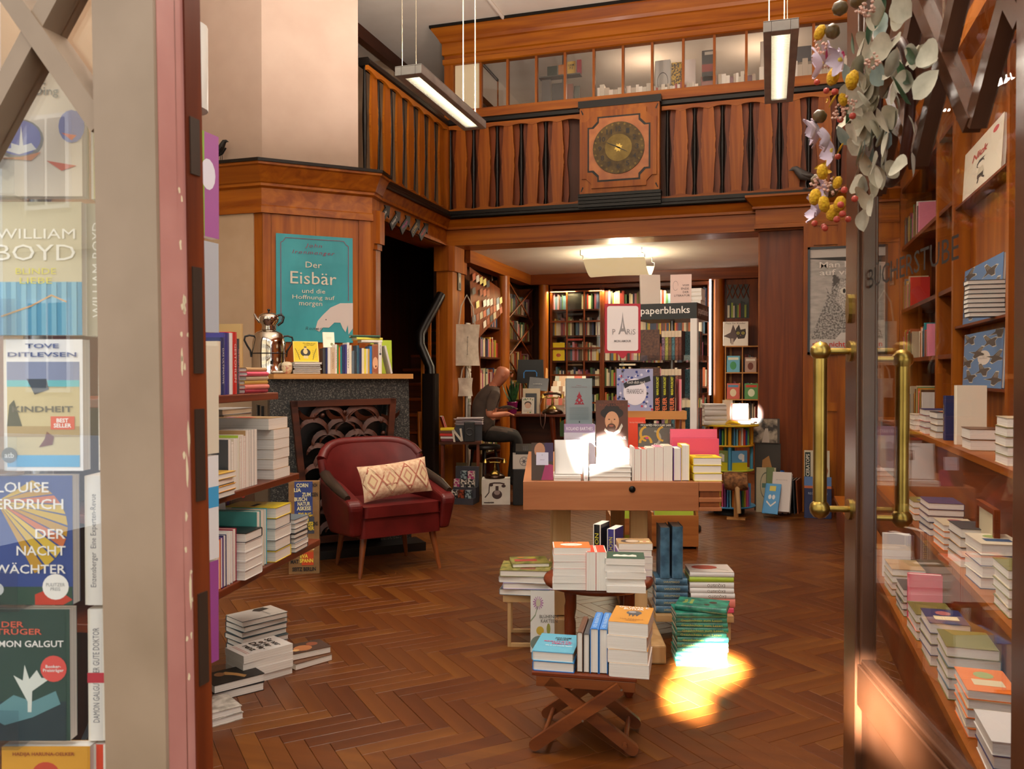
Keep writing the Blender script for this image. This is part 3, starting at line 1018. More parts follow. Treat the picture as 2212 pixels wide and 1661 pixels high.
LEAFS['brown_acorn'] = MB().lathe([(0.0, -0.012), (0.008, -0.009), (0.012, 0), (0.009, 0.009), (0.0, 0.013)], C('#5b4520', 0.35), 10).mesh('brown_acorn')
m = MB()
rnd = random.Random(5)
for k in range(26):
    a, b, rr = rnd.uniform(0, 6.28), rnd.uniform(-1, 1), 0.017 * rnd.uniform(0.4, 1)
    c = math.sqrt(1 - b * b)
    m.X = T(rr * c * math.cos(a), rr * c * math.sin(a), 0.01 + rr * b)
    m.lathe([(0, -0.003), (0.0028, 0), (0, 0.003)], C('#dcae9a', 0.7), 5)
LEAFS['pink_filler'] = m.mesh('pink_filler')
leaf_mesh('yellow_sprig', 0.035, 0.008, C('#e0b422', 0.6), 0.3)
leaf_mesh('magenta_petal', 0.030, 0.024, C('#b02a5c', 0.6), 0.3)
WC = FD @ T(0.575, 0.012, 1.825)           # middle of the wreath on the leaf's outer face
wr = mk('flower_wreath', None, mw=WC, label='long flower wreath of dried leaves, pale blossoms and yellow buttons hung on the open door', cat='wreath')
mk('twig_ring', MB().tube([(0.10 * math.cos(q), 0.012, 0.14 * math.sin(q)) for q in [2 * math.pi * k / 24 for k in range(24)]], 0.010, wood('carve'), 6, closed=True).mesh('twig_ring'), wr)
mk('hanging_cord', MB().tube([(0, 0.0, 0.19), (0.005, -0.01, 0.35), (0.0, -0.02, 0.52)], 0.0018, C('#a08a6c', 0.8), 5).mesh('hanging_cord'), wr)
rnd = random.Random(21)


def pin(key, a, b, out, spin, tiltx, sc=1.0):
    """a: along the leaf (metres), b: up; faces away from the door"""
    lf = key.endswith('leaf')
    a, b, sc = (a if lf else a - 0.035), b * 0.88, sc * (0.85 if lf else 1.15)
    out = out * 0.6 if lf else out + 0.02
    M_ = T(a * 1.9, out * 1.15 + 0.05 * (1 - min(1, (a / 0.12) ** 2)) * rnd.random(), b) @ RX(R(-90)) @ RX(R(rnd.uniform(-tiltx, tiltx))) @ RY(R(rnd.uniform(-tiltx, tiltx))) @ RZ(spin) @ Matrix.Scale(sc, 4)
    # local z -> +y (out of the door)
    mk(key, LEAFS[key], wr, mw=M_)


for i in range(95):
    q = rnd.uniform(0, 6.28); rr = rnd.uniform(0.1, 1.15)
    pin('eucalyptus_leaf', 0.095 * rr * math.cos(q) - 0.01, 0.205 * rr * math.sin(q), rnd.uniform(0.015, 0.05), rnd.uniform(0, 6.28), 35, rnd.uniform(0.8, 1.15))
for i in range(12):
    q = rnd.uniform(0, 6.28); rr = rnd.uniform(0.2, 1.0)
    pin('grey_leaf', 0.09 * rr * math.cos(q), 0.02 + 0.2 * rr * math.sin(q), rnd.uniform(0.02, 0.05), rnd.uniform(0, 6.28), 30, rnd.uniform(0.8, 1.1))
for a, b, s in ((0.03, 0.21, 0.6), (-0.045, 0.225, -0.8), (0.07, 0.14, 1.4), (0.10, 0.09, 1.0), (0.11, 0.02, 2.0), (-0.09, 0.0, -2.6), (-0.10, 0.04, -2.2), (0.06, 0.06, 1.2), (-0.10, -0.05, -2.9), (0.03, 0.18, 2.5), (0.0, 0.05, -1.2), (0.08, 0.10, 0.3)):
    pin('green_leaf', a, b, 0.045, s, 25, rnd.uniform(0.8, 1.1))
for a, b in ((0.015, 0.105), (-0.02, 0.085), (0.035, 0.12), (0.10, -0.02), (0.085, 0.0), (0.115, 0.01), (0.02, -0.06), (0.045, -0.075), (0.10, -0.17), (0.12, -0.19), (0.08, 0.17), (0.09, -0.155)):
    pin('pale_blossom', a, b, 0.066, rnd.uniform(0, 6.28), 25, rnd.uniform(0.9, 1.25))
for a, b in ((-0.03, 0.035), (-0.01, 0.005), (-0.035, 0.025), (0.055, -0.18), (0.04, -0.205), (0.062, -0.215), (0.03, -0.16), (0.05, 0.2), (0.0, 0.06), (0.035, -0.13), (0.02, -0.21)):
    pin('yellow_button', a, b, 0.07, 0, 20, rnd.uniform(0.8, 1.2))
for i in range(16):
    pin('red_berry', rnd.uniform(-0.02, 0.13), rnd.uniform(-0.25, -0.17) if i < 9 else rnd.uniform(-0.15, 0.2), rnd.uniform(0.04, 0.075), 0, 10)
for a, b in ((0.04, 0.195), (0.02, 0.23), (0.11, 0.045), (0.10, -0.12), (0.09, -0.15), (-0.03, 0.2)):
    pin('brown_acorn', a, b, 0.07, 0, 40, 1.1)
for a, b in ((0.09, 0.165), (0.07, 0.19), (-0.005, 0.0), (0.0, -0.02), (-0.06, 0.04), (0.085, -0.135), (0.075, -0.15), (-0.05, 0.16)):
    pin('pink_filler', a, b, 0.05, 0, 20, rnd.uniform(0.9, 1.3))
for i in range(14):
    pin('yellow_sprig', rnd.choice([0.12, 0.13, 0.10, 0.11]) + rnd.uniform(-0.015, 0.02), rnd.choice([0.1, -0.03, -0.06, -0.1, 0.2]) + rnd.uniform(-0.02, 0.02), 0.05, rnd.uniform(-3, -1), 25)
for a, b in ((0.05, 0.165), (0.06, 0.155), (-0.01, 0.07), (0.0, 0.075)):
    pin('magenta_petal', a, b, 0.06, rnd.uniform(0, 6), 25, 1.1)

# ================================================================== PENDANT LAMPS, LAMP OF THE ALCOVE, STRIP
ALU = two_tone('brushed_aluminium', '#8f8d8b', '#a3a19e', 8, rough=0.45, metal=0.3)


def pendant(x, y0, y1, z, label):
    o = thing('pendant_lamp', label, 'lamp', (x, (y0 + y1) / 2, z), group='slim pendant lamps under the ceiling')
    L_ = (y1 - y0) / 2
    m = MB()
    w = 0.085
    m.box(-w, -0.045, -L_, L_, 0, 0.05, ALU).box(0.045, w, -L_, L_, 0, 0.05, ALU).box(-0.045, 0.045, -L_, -L_ + 0.06, 0, 0.05, ALU).box(-0.045, 0.045, L_ - 0.06, L_, 0, 0.05, ALU).box(-w, w, -L_, L_, 0.05, 0.056, ALU)
    bevel(m.build('housing', o), 0.003)
    mk('lamp_tube', MB().tube([(0, -L_ + 0.06, 0.034), (0, L_ - 0.06, 0.034)], 0.012, emit('tube_light', '#fff2d2', 26), 8).mesh('lamp_tube'), o)
    lo_ = MB()
    for k in range(int(2 * (L_ - 0.06) / 0.022)):
        yy = -L_ + 0.07 + 0.022 * k
        lo_.box(-0.045, 0.045, yy, yy + 0.002, 0.004, 0.022, C('#d8d6d0', 0.3, 0.4))
    mk('louvre', lo_.mesh('louvre'), o, kind='stuff')
    for sx in (-0.06, 0.03):
        for sy in (-L_ + 0.05, L_ - 0.08):
            mk('wire', MB().tube([(sx, sy, 0.056), (sx, sy, ZC - z - 0.002)], 0.0022 if sy < 0 else 0.004, C('#cfc4a8', 0.5), 5).mesh('wire'), o)
    lamp('pendant_light', 'AREA', (x, (y0 + y1) / 2, z - 0.004), 20, (1.0, 0.88, 0.74), (0, 0, 0), shape='RECTANGLE', size=0.08, size_y=L_ * 1.8)
    lamp('added_uplight', 'AREA', (x, (y0 + y1) / 2, z + 0.062), 100, (1.0, 0.86, 0.75), (R(180), 0, 0), shape='RECTANGLE', size=0.12, size_y=L_ * 1.8)  # upward light added above the housing to brighten the ceiling
    return o


pendant(-2.03, 4.50, 5.66, 3.05, 'slim grey pendant lamp hanging in front of the stair gallery')
pendant(0.046, 4.36, 5.52, 3.00, 'slim grey pendant lamp hanging right of the gallery clock')
pendant(-2.03, 1.90, 3.06, 3.05, 'slim grey pendant lamp of the front row above the stepped shelf')  # this and the next pendant are unseen, added for a brighter ceiling
pendant(0.046, 1.80, 2.96, 3.00, 'slim grey pendant lamp of the front row above the open door leaf')
# wavy fabric lamp in the alcove
sl = thing('sail_lamp', 'cream fabric sail lamp glowing under the alcove ceiling', 'lamp', (-1.64, 9.45, 2.40))
SAIL = two_tone('glowing_fabric', '#f6e3b4', '#fff0cc', 3, rough=0.9)
_b = SAIL.node_tree.nodes['Principled BSDF']
_b.inputs['Emission Color'].default_value = lin('#ffe6b0'); _b.inputs['Emission Strength'].default_value = 0.45
mk('fabric_sail', MB().grid(lambda u, v: (-0.34 + 0.68 * u, -0.40 + 0.80 * v, 0.16 - 0.15 * math.sin(math.pi * v) + 0.01 * math.sin(math.pi * u)), 8, 16, SAIL).mesh('fabric_sail'), sl)
mk('lamp_tray', MB().box(-0.22, 0.22, -0.03, 0.03, 0.225, 0.24, C('#cfcac0', 0.4)).mesh('lamp_tray'), sl)
mk('lamp_tube', MB().tube([(-0.2, 0, 0.205), (0.2, 0, 0.205)], 0.012, emit('warm_tube', '#ffdc96', 18), 8).mesh('lamp_tube'), sl)
for x in (-0.34, 0.34):
    for y in (-0.4, 0.4):
        mk('hook', MB().tube([(x, y, 0.16), (x, y - 0.0, 0.20), (x - 0.03, y, 0.21), (x - 0.03, y, 0.268)], 0.005, C('#8d8678', 0.3, 0.8), 6).mesh('hook'), sl)
lamp('sail_light', 'POINT', (-1.64, 9.45, 2.58), 100, (1.0, 0.86, 0.66), shadow_soft_size=0.08)
lamp('sail_downlight', 'AREA', (-1.64, 9.45, 2.38), 50, (1.0, 0.82, 0.58), shape='RECTANGLE', size=0.6, size_y=0.7)
ls = hy(1534, 725, BW - 0.12)
mk('light_strip', MB().box(ls.x - 0.012, ls.x + 0.012, BW - 0.13, BW - 0.10, 1.02, 2.53, emit('cool_strip', '#fff4ec', 9)).mesh('light_strip'), label='thin bright vertical light strip beside the back bookcase', cat='lamp')
for x, z, rr in ((-2.75, 2.44, 9), (-2.2, 2.44, 7), (-1.2, 2.44, 7)):
    lamp('shelf_lamp', 'AREA', (x, BW - 0.05, z), rr * 1.3, (1.0, 0.80, 0.42), size=0.35, size_y=0.05, shape='RECTANGLE')
for x, y in ((-1.4, 9.9), (-0.1, 9.9)):
    sp_ = thing('spot_lamp', 'small halogen uplighter on the gallery behind the glass, %s' % ('above the clock' if x < -1 else 'towards the shop corner'), 'lamp', (x, y, 4.55))
    mk('lamp_head', MB().lathe([(0.012, 0), (0.03, 0.03), (0.032, 0.05), (0.0, 0.045)], C('#b9b2a6', 0.3, 0.9), 12).mesh('lamp_head'), sp_)
    mk('lamp_arm', MB().tube([(0, 0, 0), (0.02, 0.02, -0.15), (0.0, 0.3, -0.25), (0, 1.3, -0.25)], 0.006, C('#6d675e', 0.4, 0.8), 6).mesh('lamp_arm'), sp_)
    lamp('gallery_uplight', 'POINT', (x, y, 4.66), 8, (1.0, 0.70, 0.48), shadow_soft_size=0.04)
# unseen stair and shop ceiling lamp behind the camera are left out; the seen and the added pendants do the rest

# ================================================================== CLOCK
ck = thing('gallery_clock', 'square wooden gallery clock with black inlay and round brass dial', 'clock', ((CK0 + CK1) / 2, G - 0.12, 3.545))
hw = (CK1 - CK0) / 2
mk('case', MB().box(-hw, hw, 0, 0.11, -0.43, 0.43, W('panel')).mesh('case'), ck)


def notched(a, b, c, d=0.0):
    """square with stepped corners"""
    q = [(-a + c, b), (a - c, b)]
    pts = []
    for sx, sz in ((1, 1), (1, -1), (-1, -1), (-1, 1)):
        p1 = (sx * (a - c), sz * b); p2 = (sx * (a - c + d), sz * (b - c * 0.45)); p3 = (sx * (a - c * 0.45), sz * (b - c + d)); p4 = (sx * a, sz * (b - c))
        pts += [p1, p2, p3, p4] if sx * sz > 0 else [p4, p3, p2, p1]
    return pts


mk('raised_frame', MB().prism(notched(0.375, 0.385, 0.10), -0.018, 0.0, W('panel')  , 'y').mesh('raised_frame'), ck)
mk('black_inlay', MB().prism(notched(0.315, 0.325, 0.10), -0.020, -0.018, W('ebony'), 'y').mesh('black_inlay'), ck)
mk('dial_board', MB().prism(notched(0.298, 0.308, 0.10), -0.024, -0.020, two_tone('clock_board', '#9a5522', '#b26b30', 8, rough=0.4), 'y').mesh('dial_board'), ck)
for sx in (-1, 1):
    for sz in (-1, 1):
        mk('black_corner', MB().prism([(sx * 0.36, sz * 0.37), (sx * 0.38, sz * 0.41), (sx * 0.39, sz * 0.41), (sx * 0.37, sz * 0.36)], -0.003, 0.0, W('ebony'), 'y').mesh('black_corner'), ck)
DIAL = two_tone('brass_dial', '#3a2c14', '#55431f', 14, rough=0.5, metal=0.4)
D2 = two_tone('brass_centre', '#5c4a1c', '#76622c', 8, rough=0.45, metal=0.5)
dm = MB().prism(disc(0, 0, 0.258, 40), -0.034, -0.024, DIAL, 'y').prism(disc(0, 0, 0.135, 32), -0.037, -0.034, D2, 'y')
dial = mk('dial', dm.mesh('dial'), ck)
for k in range(1, 13):
    a = R(90 - 30 * k)
    text(dial, str(k), 0.035 if k < 10 else 0.055, 0.05, '#1c1a18', T(0.185 * math.cos(a), -0.0362, 0.185 * math.sin(a)) @ RX(R(90)), name='numeral', bold=0.02)
for k in range(24):
    a = R(15 * k)
    mk('engraving', MB().prism([(0.225 * math.cos(a), 0.225 * math.sin(a)), (0.235 * math.cos(a + 0.05), 0.235 * math.sin(a + 0.05)), (0.25 * math.cos(a), 0.25 * math.sin(a)), (0.24 * math.cos(a - 0.05), 0.24 * math.sin(a - 0.05))], -0.0355, -0.034, D2, 'y').mesh('engraving'), dial)
mk('rosette', MB().prism([((0.045 if k % 2 else 0.028) * math.cos(k * math.pi / 8), (0.045 if k % 2 else 0.028) * math.sin(k * math.pi / 8)) for k in range(16)], -0.039, -0.037, BRASS, 'y').mesh('rosette'), dial)
for nm, a, l_, w_ in (('hour_hand', R(154), 0.13, 0.014), ('minute_hand', R(-28), 0.10, 0.012)):
    p = Vector((math.cos(a), math.sin(a))); q = Vector((-p.y, p.x)) * w_ / 2
    mk(nm, MB().prism([tuple(p * -0.02 + q), tuple(p * -0.02 - q), tuple(p * l_ - q * 0.3), tuple(p * l_ + q * 0.3)], -0.043, -0.040, C('#0d0c0b', 0.4), 'y').mesh(nm), ck)
m = MB()
for i in range(4):
    m.box(-hw - 0.015, hw + 0.015, -0.005 * i - 0.0, 0.11, -0.565 + 0.034 * i, -0.565 + 0.034 * i + 0.028, W('ebony', 'x'))
mk('black_sill', m.mesh('black_sill'), ck)
mk('black_top', MB().box(-hw - 0.015, hw + 0.015, -0.01, 0.11, 0.43, 0.50, W('ebony', 'x')).mesh('black_top'), ck)

# ================================================================== BIRDS
def bird(loc, yaw, s, col, label, up):
    m = MB()
    M_ = C(col, 0.5)
    body = [(-0.15, 0, 0.10), (-0.10, 0, 0.105), (-0.03, 0, 0.115), (0.04, 0, 0.14), (0.08, 0, 0.18), (0.105, 0, 0.205), (0.13, 0, 0.205), (0.165, 0, 0.19)]
    rad = [0.008, 0.016, 0.042, 0.050, 0.038, 0.030, 0.020, 0.002]
    if up:
        body = [(-0.12, 0, 0.03), (-0.09, 0, 0.07), (-0.04, 0, 0.13), (0.0, 0, 0.18), (0.03, 0, 0.23), (0.055, 0, 0.265), (0.085, 0, 0.27), (0.125, 0, 0.255)]
        rad = [0.006, 0.014, 0.036, 0.045, 0.036, 0.030, 0.018, 0.002]
    o = thing('bird_figure', label, 'figurine', loc, yaw)
    o.scale = (s, s, s)
    mk('body', MB().tube(body, rad, M_, 12).mesh('body'), o)
    for sy in (-0.018, 0.018):
        zt = 0.10 if not up else 0.14
        mk('leg', MB().tube([(0.0, sy, zt), (0.01, sy, 0.05), (0.0, sy, 0.003)], 0.004, M_, 5).tube([(-0.02, sy, 0.003), (0.035, sy, 0.003)], 0.003, M_, 5).mesh('leg'), o)
        wz = 0.125 if not up else 0.17
        mk('wing', MB().tube([(0.05, sy * 2.3, wz + 0.02), (-0.02, sy * 2.6, wz - 0.005 if not up else wz - 0.05), (-0.13, sy * 1.2, wz - 0.025 if not up else wz - 0.12)], [0.012, 0.02, 0.003], M_, 6).mesh('wing'), o)
    return o


p = hy(1742, 402, G - 0.045)
bird((p.x, G - 0.072, 3.037), R(182), 0.95, '#4e4c4c', 'grey raven figure on the black gallery ledge right of the clock', False)
bird((hy(478, 340, 5.78).x, 5.775, 3.018), R(0), 0.60, '#0e0d0d', 'small black raven figure on the ledge of the white pillar', True)
# ================================================================== FIREPLACE CORNER
YF = 0.95                                   # how far the stone front stands out from the panelled pillar


def hF(px, py, yo):
    d = Vector(ray(px, py)); n3 = Vector((n2.x, n2.y, 0)); p3 = Vector((P0.x + n2.x * yo, P0.y + n2.y * yo, EYE))
    t = (p3 - Vector((0, 0, EYE))).dot(n3) / d.dot(n3)
    return Vector((0, 0, EYE)) + d * t


def lF(px, py, yo):
    w = hF(px, py, yo)
    r = Vector((w.x - P0.x, w.y - P0.y))
    return r.dot(e2), w.z


AF = math.atan2(e2.y, e2.x)
STONE = two_tone('terrazzo_stone', '#171614', '#6e6a62', 130, rough=0.55, detail=2, lo=0.50, hi=0.74, bump=0.1)
xl, xr = lF(583, 900, YF)[0], lF(883, 900, YF)[0]
fp = mk('fireplace', None, mw=F4, label='speckled dark stone fireplace with a pale wooden mantel', cat='fireplace')
gl0, gl1 = xl + 0.20, xr - 0.17
m = MB()
m.prism([(xl, 0.0), (gl0 + 0.06, 0.0), (gl0, 1.08), (gl1, 1.08), (gl1 - 0.05, 0.0), (xr + 0.02, 0.0), (xr, 1.262), (xl, 1.262)], YF - 0.10, YF, STONE, 'y')
m.box(xl, xr, 0.02, YF - 0.10, 0, 1.262, C('#17120f', 0.25))
mk('stone_surround', m.mesh('stone_surround'), fp)
mk('mantel_shelf', MB().prism([(xl - 0.06, 0.03), (xl - 0.06, YF - 0.12), (xl + 0.02, YF + 0.05), (xr + 0.02, YF + 0.05), (xr + 0.02, 0.42), (0.74, 0.03)], 1.262, 1.298, wood('oak', 'x')).mesh('mantel_shelf'), fp)
mk('hearth', MB().box(xl + 0.2, xr + 0.06, YF, YF + 0.22, 0, 0.06, C('#0f0e0d', 0.35)).mesh('hearth'), fp)
for dx in (0.35, 0.55):
    mk('wall_socket', MB().box(xl - 0.012, xl, dx, dx + 0.07, 0.98, 1.06, C('#0d0c0c', 0.3)).mesh('wall_socket'), fp)
ZM = 1.299
# carved screen leaning in the opening
cs = mk('carved_screen', None, mw=F4 @ T(0, YF + 0.02, 0.0) , label='carved dark wooden screen of curling fern leaves before the fireplace', cat='fire screen')
tl, tr = lF(632, 858, YF), lF(844, 852, YF)
bl, br_ = lF(672, 1050, YF), lF(815, 1050, YF)
tl, tr, bl, br_ = Vector((tl[0], 1.085)), Vector((tr[0], 1.095)), Vector((tl[0] + 0.10, 0.11)), Vector((tr[0] - 0.08, 0.11))
CV = wood('carve', 'x')
for a, b in ((tl, tr), (tl, bl), (tr, br_), (bl, br_)):
    d = (b - a).normalized(); q = Vector((-d.y, d.x)) * 0.022
    a2, b2 = a - d * 0.02, b + d * 0.02
    bevel(mk('frame_bar', MB().prism([tuple(a2 + q), tuple(a2 - q), tuple(b2 - q), tuple(b2 + q)], 0, 0.05, CV, 'y').mesh('frame_bar'), cs), 0.006)


def fern(cx, cz, r, a0, a1, fl=1):
    n = 9
    o_, i_ = [], []
    for k in range(n + 1):
        t = k / n
        a = R(a0 + (a1 - a0) * t)
        w = 0.036 * math.sin(math.pi * (0.12 + 0.83 * t)) * (0.6 + r * 2)
        o_.append((cx + fl * (r + w) * math.cos(a), cz + (r + w) * math.sin(a)))
        i_.append((cx + fl * (r - w * 0.35) * math.cos(a), cz + (r - w * 0.35) * math.sin(a)))
    yb = random.uniform(0.006, 0.018)
    m = MB()
    vs = [(p[0], yb + 0.026, p[1]) for p in i_] + [(p[0], yb + 0.010, p[1]) for p in o_] + [(p[0], yb, p[1]) for p in i_]
    k = n + 1
    fs = [(i, i + 1, k + i + 1, k + i) for i in range(n)] + [(k + i, k + i + 1, 2 * k + i + 1, 2 * k + i) for i in range(n)] + [(2 * k + i, 2 * k + i + 1, i + 1, i) for i in range(n)]
    m.add(vs, fs, CV)
    mk('carved_leaf', m.mesh('carved_leaf'), cs)


random.seed(3)
tw = tr.x - tl.x
for row_, zz in enumerate((0.14, 0.22, 0.30, 0.38, 0.46, 0.54, 0.62, 0.70, 0.78, 0.86, 0.94)):
    f = (zz - 0.08) / 1.0
    xa, xb_ = bl.x + (tl.x - bl.x) * f + 0.03, br_.x + (tr.x - br_.x) * f - 0.03
    stems = [0.30, 0.72] if row_ % 2 else [0.12, 0.50, 0.90]
    for s in stems:
        cx = xa + (xb_ - xa) * s
        for fl in (1, -1):
            r = 0.075 + 0.012 * row_ % 0.04
            if xa - 0.02 < cx + fl * r * 1.8 < xb_ + 0.02:
                fern(cx + fl * r, zz, r, 175, 15, fl)
for i, (fx, zz) in enumerate(((0.88, 0.95), (0.90, 0.86), (0.62, 0.85), (0.28, 1.0), (0.5, 1.02))):
    mk('carved_fruit', MB().lathe([(0, -0.018), (0.013, -0.012), (0.018, 0), (0.013, 0.012), (0, 0.018)], CV, 10).mesh('carved_fruit'), cs, (tl.x + tw * fx, 0.03, zz))
for i, (fx, a0, a1) in enumerate(((0.1, 200, 310), (0.38, 190, 320), (0.66, 200, 300), (0.9, 230, 330))):
    fern(tl.x + tw * fx + 0.05, 1.07, 0.09, a0, a1, 1)
# brass-look samovar pot
CHROME = two_tone('polished_steel', '#b8b0a4', '#d2cbc0', 2, rough=0.08, metal=1.0)
BLK = C('#0c0b0b', 0.25)
sp = hF(581, 800, YF - 0.16)
sv = thing('samovar', 'tall polished steel samovar with a small pot on top and black handles', 'samovar', (sp.x, sp.y, ZM), AF)
mk('body', MB().lathe([(0.128, 0), (0.128, 0.01), (0.122, 0.02), (0.120, 0.15), (0.115, 0.23), (0.100, 0.285), (0.085, 0.30), (0.060, 0.31), (0.048, 0.315)], CHROME, 32).mesh('body'), sv)
mk('band', MB().lathe([(0.1215, 0.142), (0.1235, 0.146), (0.1215, 0.15)], BLK, 32).mesh('band'), sv)
mk('small_pot', MB().lathe([(0.05, 0.315), (0.052, 0.32), (0.046, 0.34), (0.050, 0.355), (0.068, 0.375), (0.074, 0.40), (0.066, 0.42), (0.05, 0.432), (0.02, 0.44), (0.0, 0.442)], CHROME, 28).mesh('small_pot'), sv)
mk('lid_knob', MB().lathe([(0.008, 0.44), (0.006, 0.45), (0.012, 0.458), (0.012, 0.464), (0.0, 0.47)], BLK, 12).mesh('lid_knob'), sv)
for s in (-1, 1):
    mk('handle', MB().tube([(s * 0.10, 0, 0.27), (s * 0.135, 0, 0.275), (s * 0.165, 0, 0.265), (s * 0.17, 0, 0.24), (s * 0.15, 0, 0.20), (s * 0.128, 0, 0.165), (s * 0.122, 0, 0.12)], 0.007, BLK, 8).mesh('handle'), sv)
mk('pot_handle', MB().tube([(0.06, 0, 0.42), (0.09, 0, 0.43), (0.105, 0, 0.41), (0.095, 0, 0.375), (0.062, 0, 0.35)], 0.009, BLK, 8).mesh('pot_handle'), sv)
mk('spout', MB().tube([(-0.06, 0, 0.37), (-0.085, 0, 0.395), (-0.10, 0, 0.43)], [0.014, 0.010, 0.008], CHROME, 8).mesh('spout'), sv)
mk('tap', MB().tube([(0, -0.12, 0.06), (0, -0.16, 0.06)], 0.008, CHROME, 8).tube([(0, -0.15, 0.06), (0, -0.15, 0.10)], 0.006, BLK, 6).mesh('tap'), sv)
mk('cable', MB().tube([(-0.10, 0.05, 0.01), (-0.16, 0.02, 0.006), (-0.22, -0.02, 0.004)], 0.003, BLK, 5).mesh('cable'), sv)
p = hF(620, 800, YF - 0.05)
sb = thing('sugar_bowl', 'round cream sugar bowl with a small pink floral pattern beside the samovar', 'bowl', (p.x, p.y, ZM), AF)
mk('bowl', MB().lathe([(0.024, 0), (0.034, 0.015), (0.040, 0.04), (0.038, 0.06)], two_tone('floral_china', '#c08074', '#d8c39c', 60, rough=0.3, lo=0.40, hi=0.52), 24).mesh('bowl'), sb)
mk('lid', MB().lathe([(0.039, 0.06), (0.035, 0.075), (0.02, 0.085), (0.0, 0.087)], two_tone('cream_china', '#cdbb9c', '#d8c9aa', 8, rough=0.3), 24).mesh('lid'), sb)
p = hF(600, 804, YF + 0.0)
dsh = thing('shallow_dish', 'flat white dish of wrapped sweets at the mantel edge', 'dish', (p.x - 0.0, p.y, ZM), AF)
mk('plate', MB().lathe([(0.03, 0), (0.05, 0.008), (0.052, 0.012), (0.046, 0.009), (0.0, 0.007)], C('#d8cfbf', 0.3), 24).mesh('plate'), dsh)
for i in range(7):
    a = 0.9 * i
    mk('sweet', MB().lathe([(0, 0), (0.009, 0.003), (0.009, 0.009), (0, 0.012)], C('#e8e2d4', 0.5), 7).mesh('sweet'), dsh, (0.028 * math.cos(a), 0.028 * math.sin(a), 0.008))
# books on the mantel
p = hF(659, 800, YF - 0.10)
mst = stack('the white edged mantel pile', (p.x, p.y, ZM), 6, (0.15, 0.20, 0.0135), ['charcoal'] * 5 + ['white'], AF - R(90) + R(3), jit=2, names='thin', seed=4, group='thin books piled on the mantel')
yb = book('yellow picture book with a black inked drawing, propped on the mantel pile', (p.x + n2.x * 0.05, p.y + n2.y * 0.05, ZM + 0.083), (0.18, 0.155, 0.012), 'yellow', AF, 'face', lean=R(16))
fprint(yb, [(rect(-0.5, -0.5, 0.5, 0.5), '#e3d67a'), (rect(-0.47, -0.47, 0.47, 0.47), '#dcc012')] + [(disc(-0.02, -0.05, 0.2, 14, 0.2), '#1d1a14'), (disc(-0.02, -0.0, 0.09, 14, 0.13), '#d9c48a'), (disc(-0.02, 0.16, 0.06, 12, 0.08), '#d9c48a'), (rect(-0.10, -0.34, 0.08, -0.2), '#d9c48a'), (disc(-0.02, 0.215, 0.06, 12, 0.03), '#1d1a14')]
       + [(stroke([(sx * 0.26, -0.4), (sx * 0.33, -0.1), (sx * 0.42, 0.15)], 0.02), '#1d1a14') for sx in (-1, 1)] + [([(sx * 0.33, zz), (sx * (0.40 + 0.04), zz + 0.10), (sx * 0.36, zz + 0.02)], '#1d1a14') for sx in (-1, 1) for zz in (-0.3, -0.2, -0.1, 0.0)]
       + [([(sx * 0.31, zz), (sx * 0.23, zz + 0.10), (sx * 0.29, zz + 0.04)], '#1d1a14') for sx in (-1, 1) for zz in (-0.3, -0.2, -0.1, 0.0)])
ftext(yb, 'Wie sollten wir uns\nein Buch lesen?', 0.14, 0.36, 0.5, 0.14, '#2b2414', shear=0.2)
p0_ = hF(698, 800, YF - 0.04)
mant = [(0.018, 0.185, 0.12, 'charcoal'), (0.014, 0.19, 0.12, 'navy'), (0.022, 0.19, 0.12, 'white'), (0.030, 0.19, 0.13, '#cdb79a', 'EASTERMAN', '#8a6a52', 'pinkish beige'), (0.016, 0.215, 0.13, 'white', 'MURAKAMI', '#c0392b', 'white murakami'),
        (0.010, 0.21, 0.13, 'green'), (0.010, 0.195, 0.12, 'orange'), (0.012, 0.2, 0.12, 'teal'), (0.020, 0.2, 0.13, 'navy', 'LITTLE', 'white'), (0.016, 0.215, 0.13, 'indigo'), (0.018, 0.23, 0.14, 'white', 'WISSEN', 'charcoal'), (0.016, 0.21, 0.13, 'ivory'),
        (0.020, 0.17, 0.12, 'slate', 'VON', 'white'), (0.016, 0.165, 0.11, 'charcoal', 'LEBEN', 'gold'), (0.018, 0.21, 0.13, 'petrol'), (0.018, 0.19, 0.13, 'navy'), (0.018, 0.19, 0.12, 'ivory'), (0.014, 0.185, 0.12, 'lemon'), (0.012, 0.185, 0.12, 'white'), (0.012, 0.185, 0.12, 'gold'), (0.018, 0.205, 0.13, 'blue', 'EINE', 'white')]
rw = row('in the mantel row', (p0_.x, p0_.y, ZM), AF, mant, 'spine', group='books standing in the mantel row')
s = sum(i[0] + 0.0008 for i in mant)
q = Vector((p0_.x, p0_.y)) + e2 * (s + 0.024)
fo = book('thick novel with a face on its spine, standing near the end of the mantel row', (q.x - n2.x * 0.07, q.y - n2.y * 0.07, ZM), (0.14, 0.22, 0.045), '#a06a48', AF, 'spine')
print_on(fo, [(rect(-0.10, -0.018, 0.10, 0.018), '#8c4f36'), (disc(0.03, 0.0, 0.045, 16, 0.02), '#d9a884'), (disc(0.055, 0.004, 0.008, 10, 0.005), '#3a2018')], spine_m(fo))
stext(fo, 'EUROTICO', 'white', 0.4, 0.35, -0.22, up=True)
q = q + e2 * 0.038
o = book('white novel with a small emblem at the end of the mantel row', (q.x - n2.x * 0.065, q.y - n2.y * 0.065, ZM), (0.13, 0.235, 0.026), 'white', AF, 'spine')
stext(o, 'ROMAN', 'charcoal', 0.3, 0.4, 0.25)
print_on(o, [(disc(-0.03, 0, 0.008, 14), '#2c3440')], spine_m(o))
q = q + e2 * 0.07
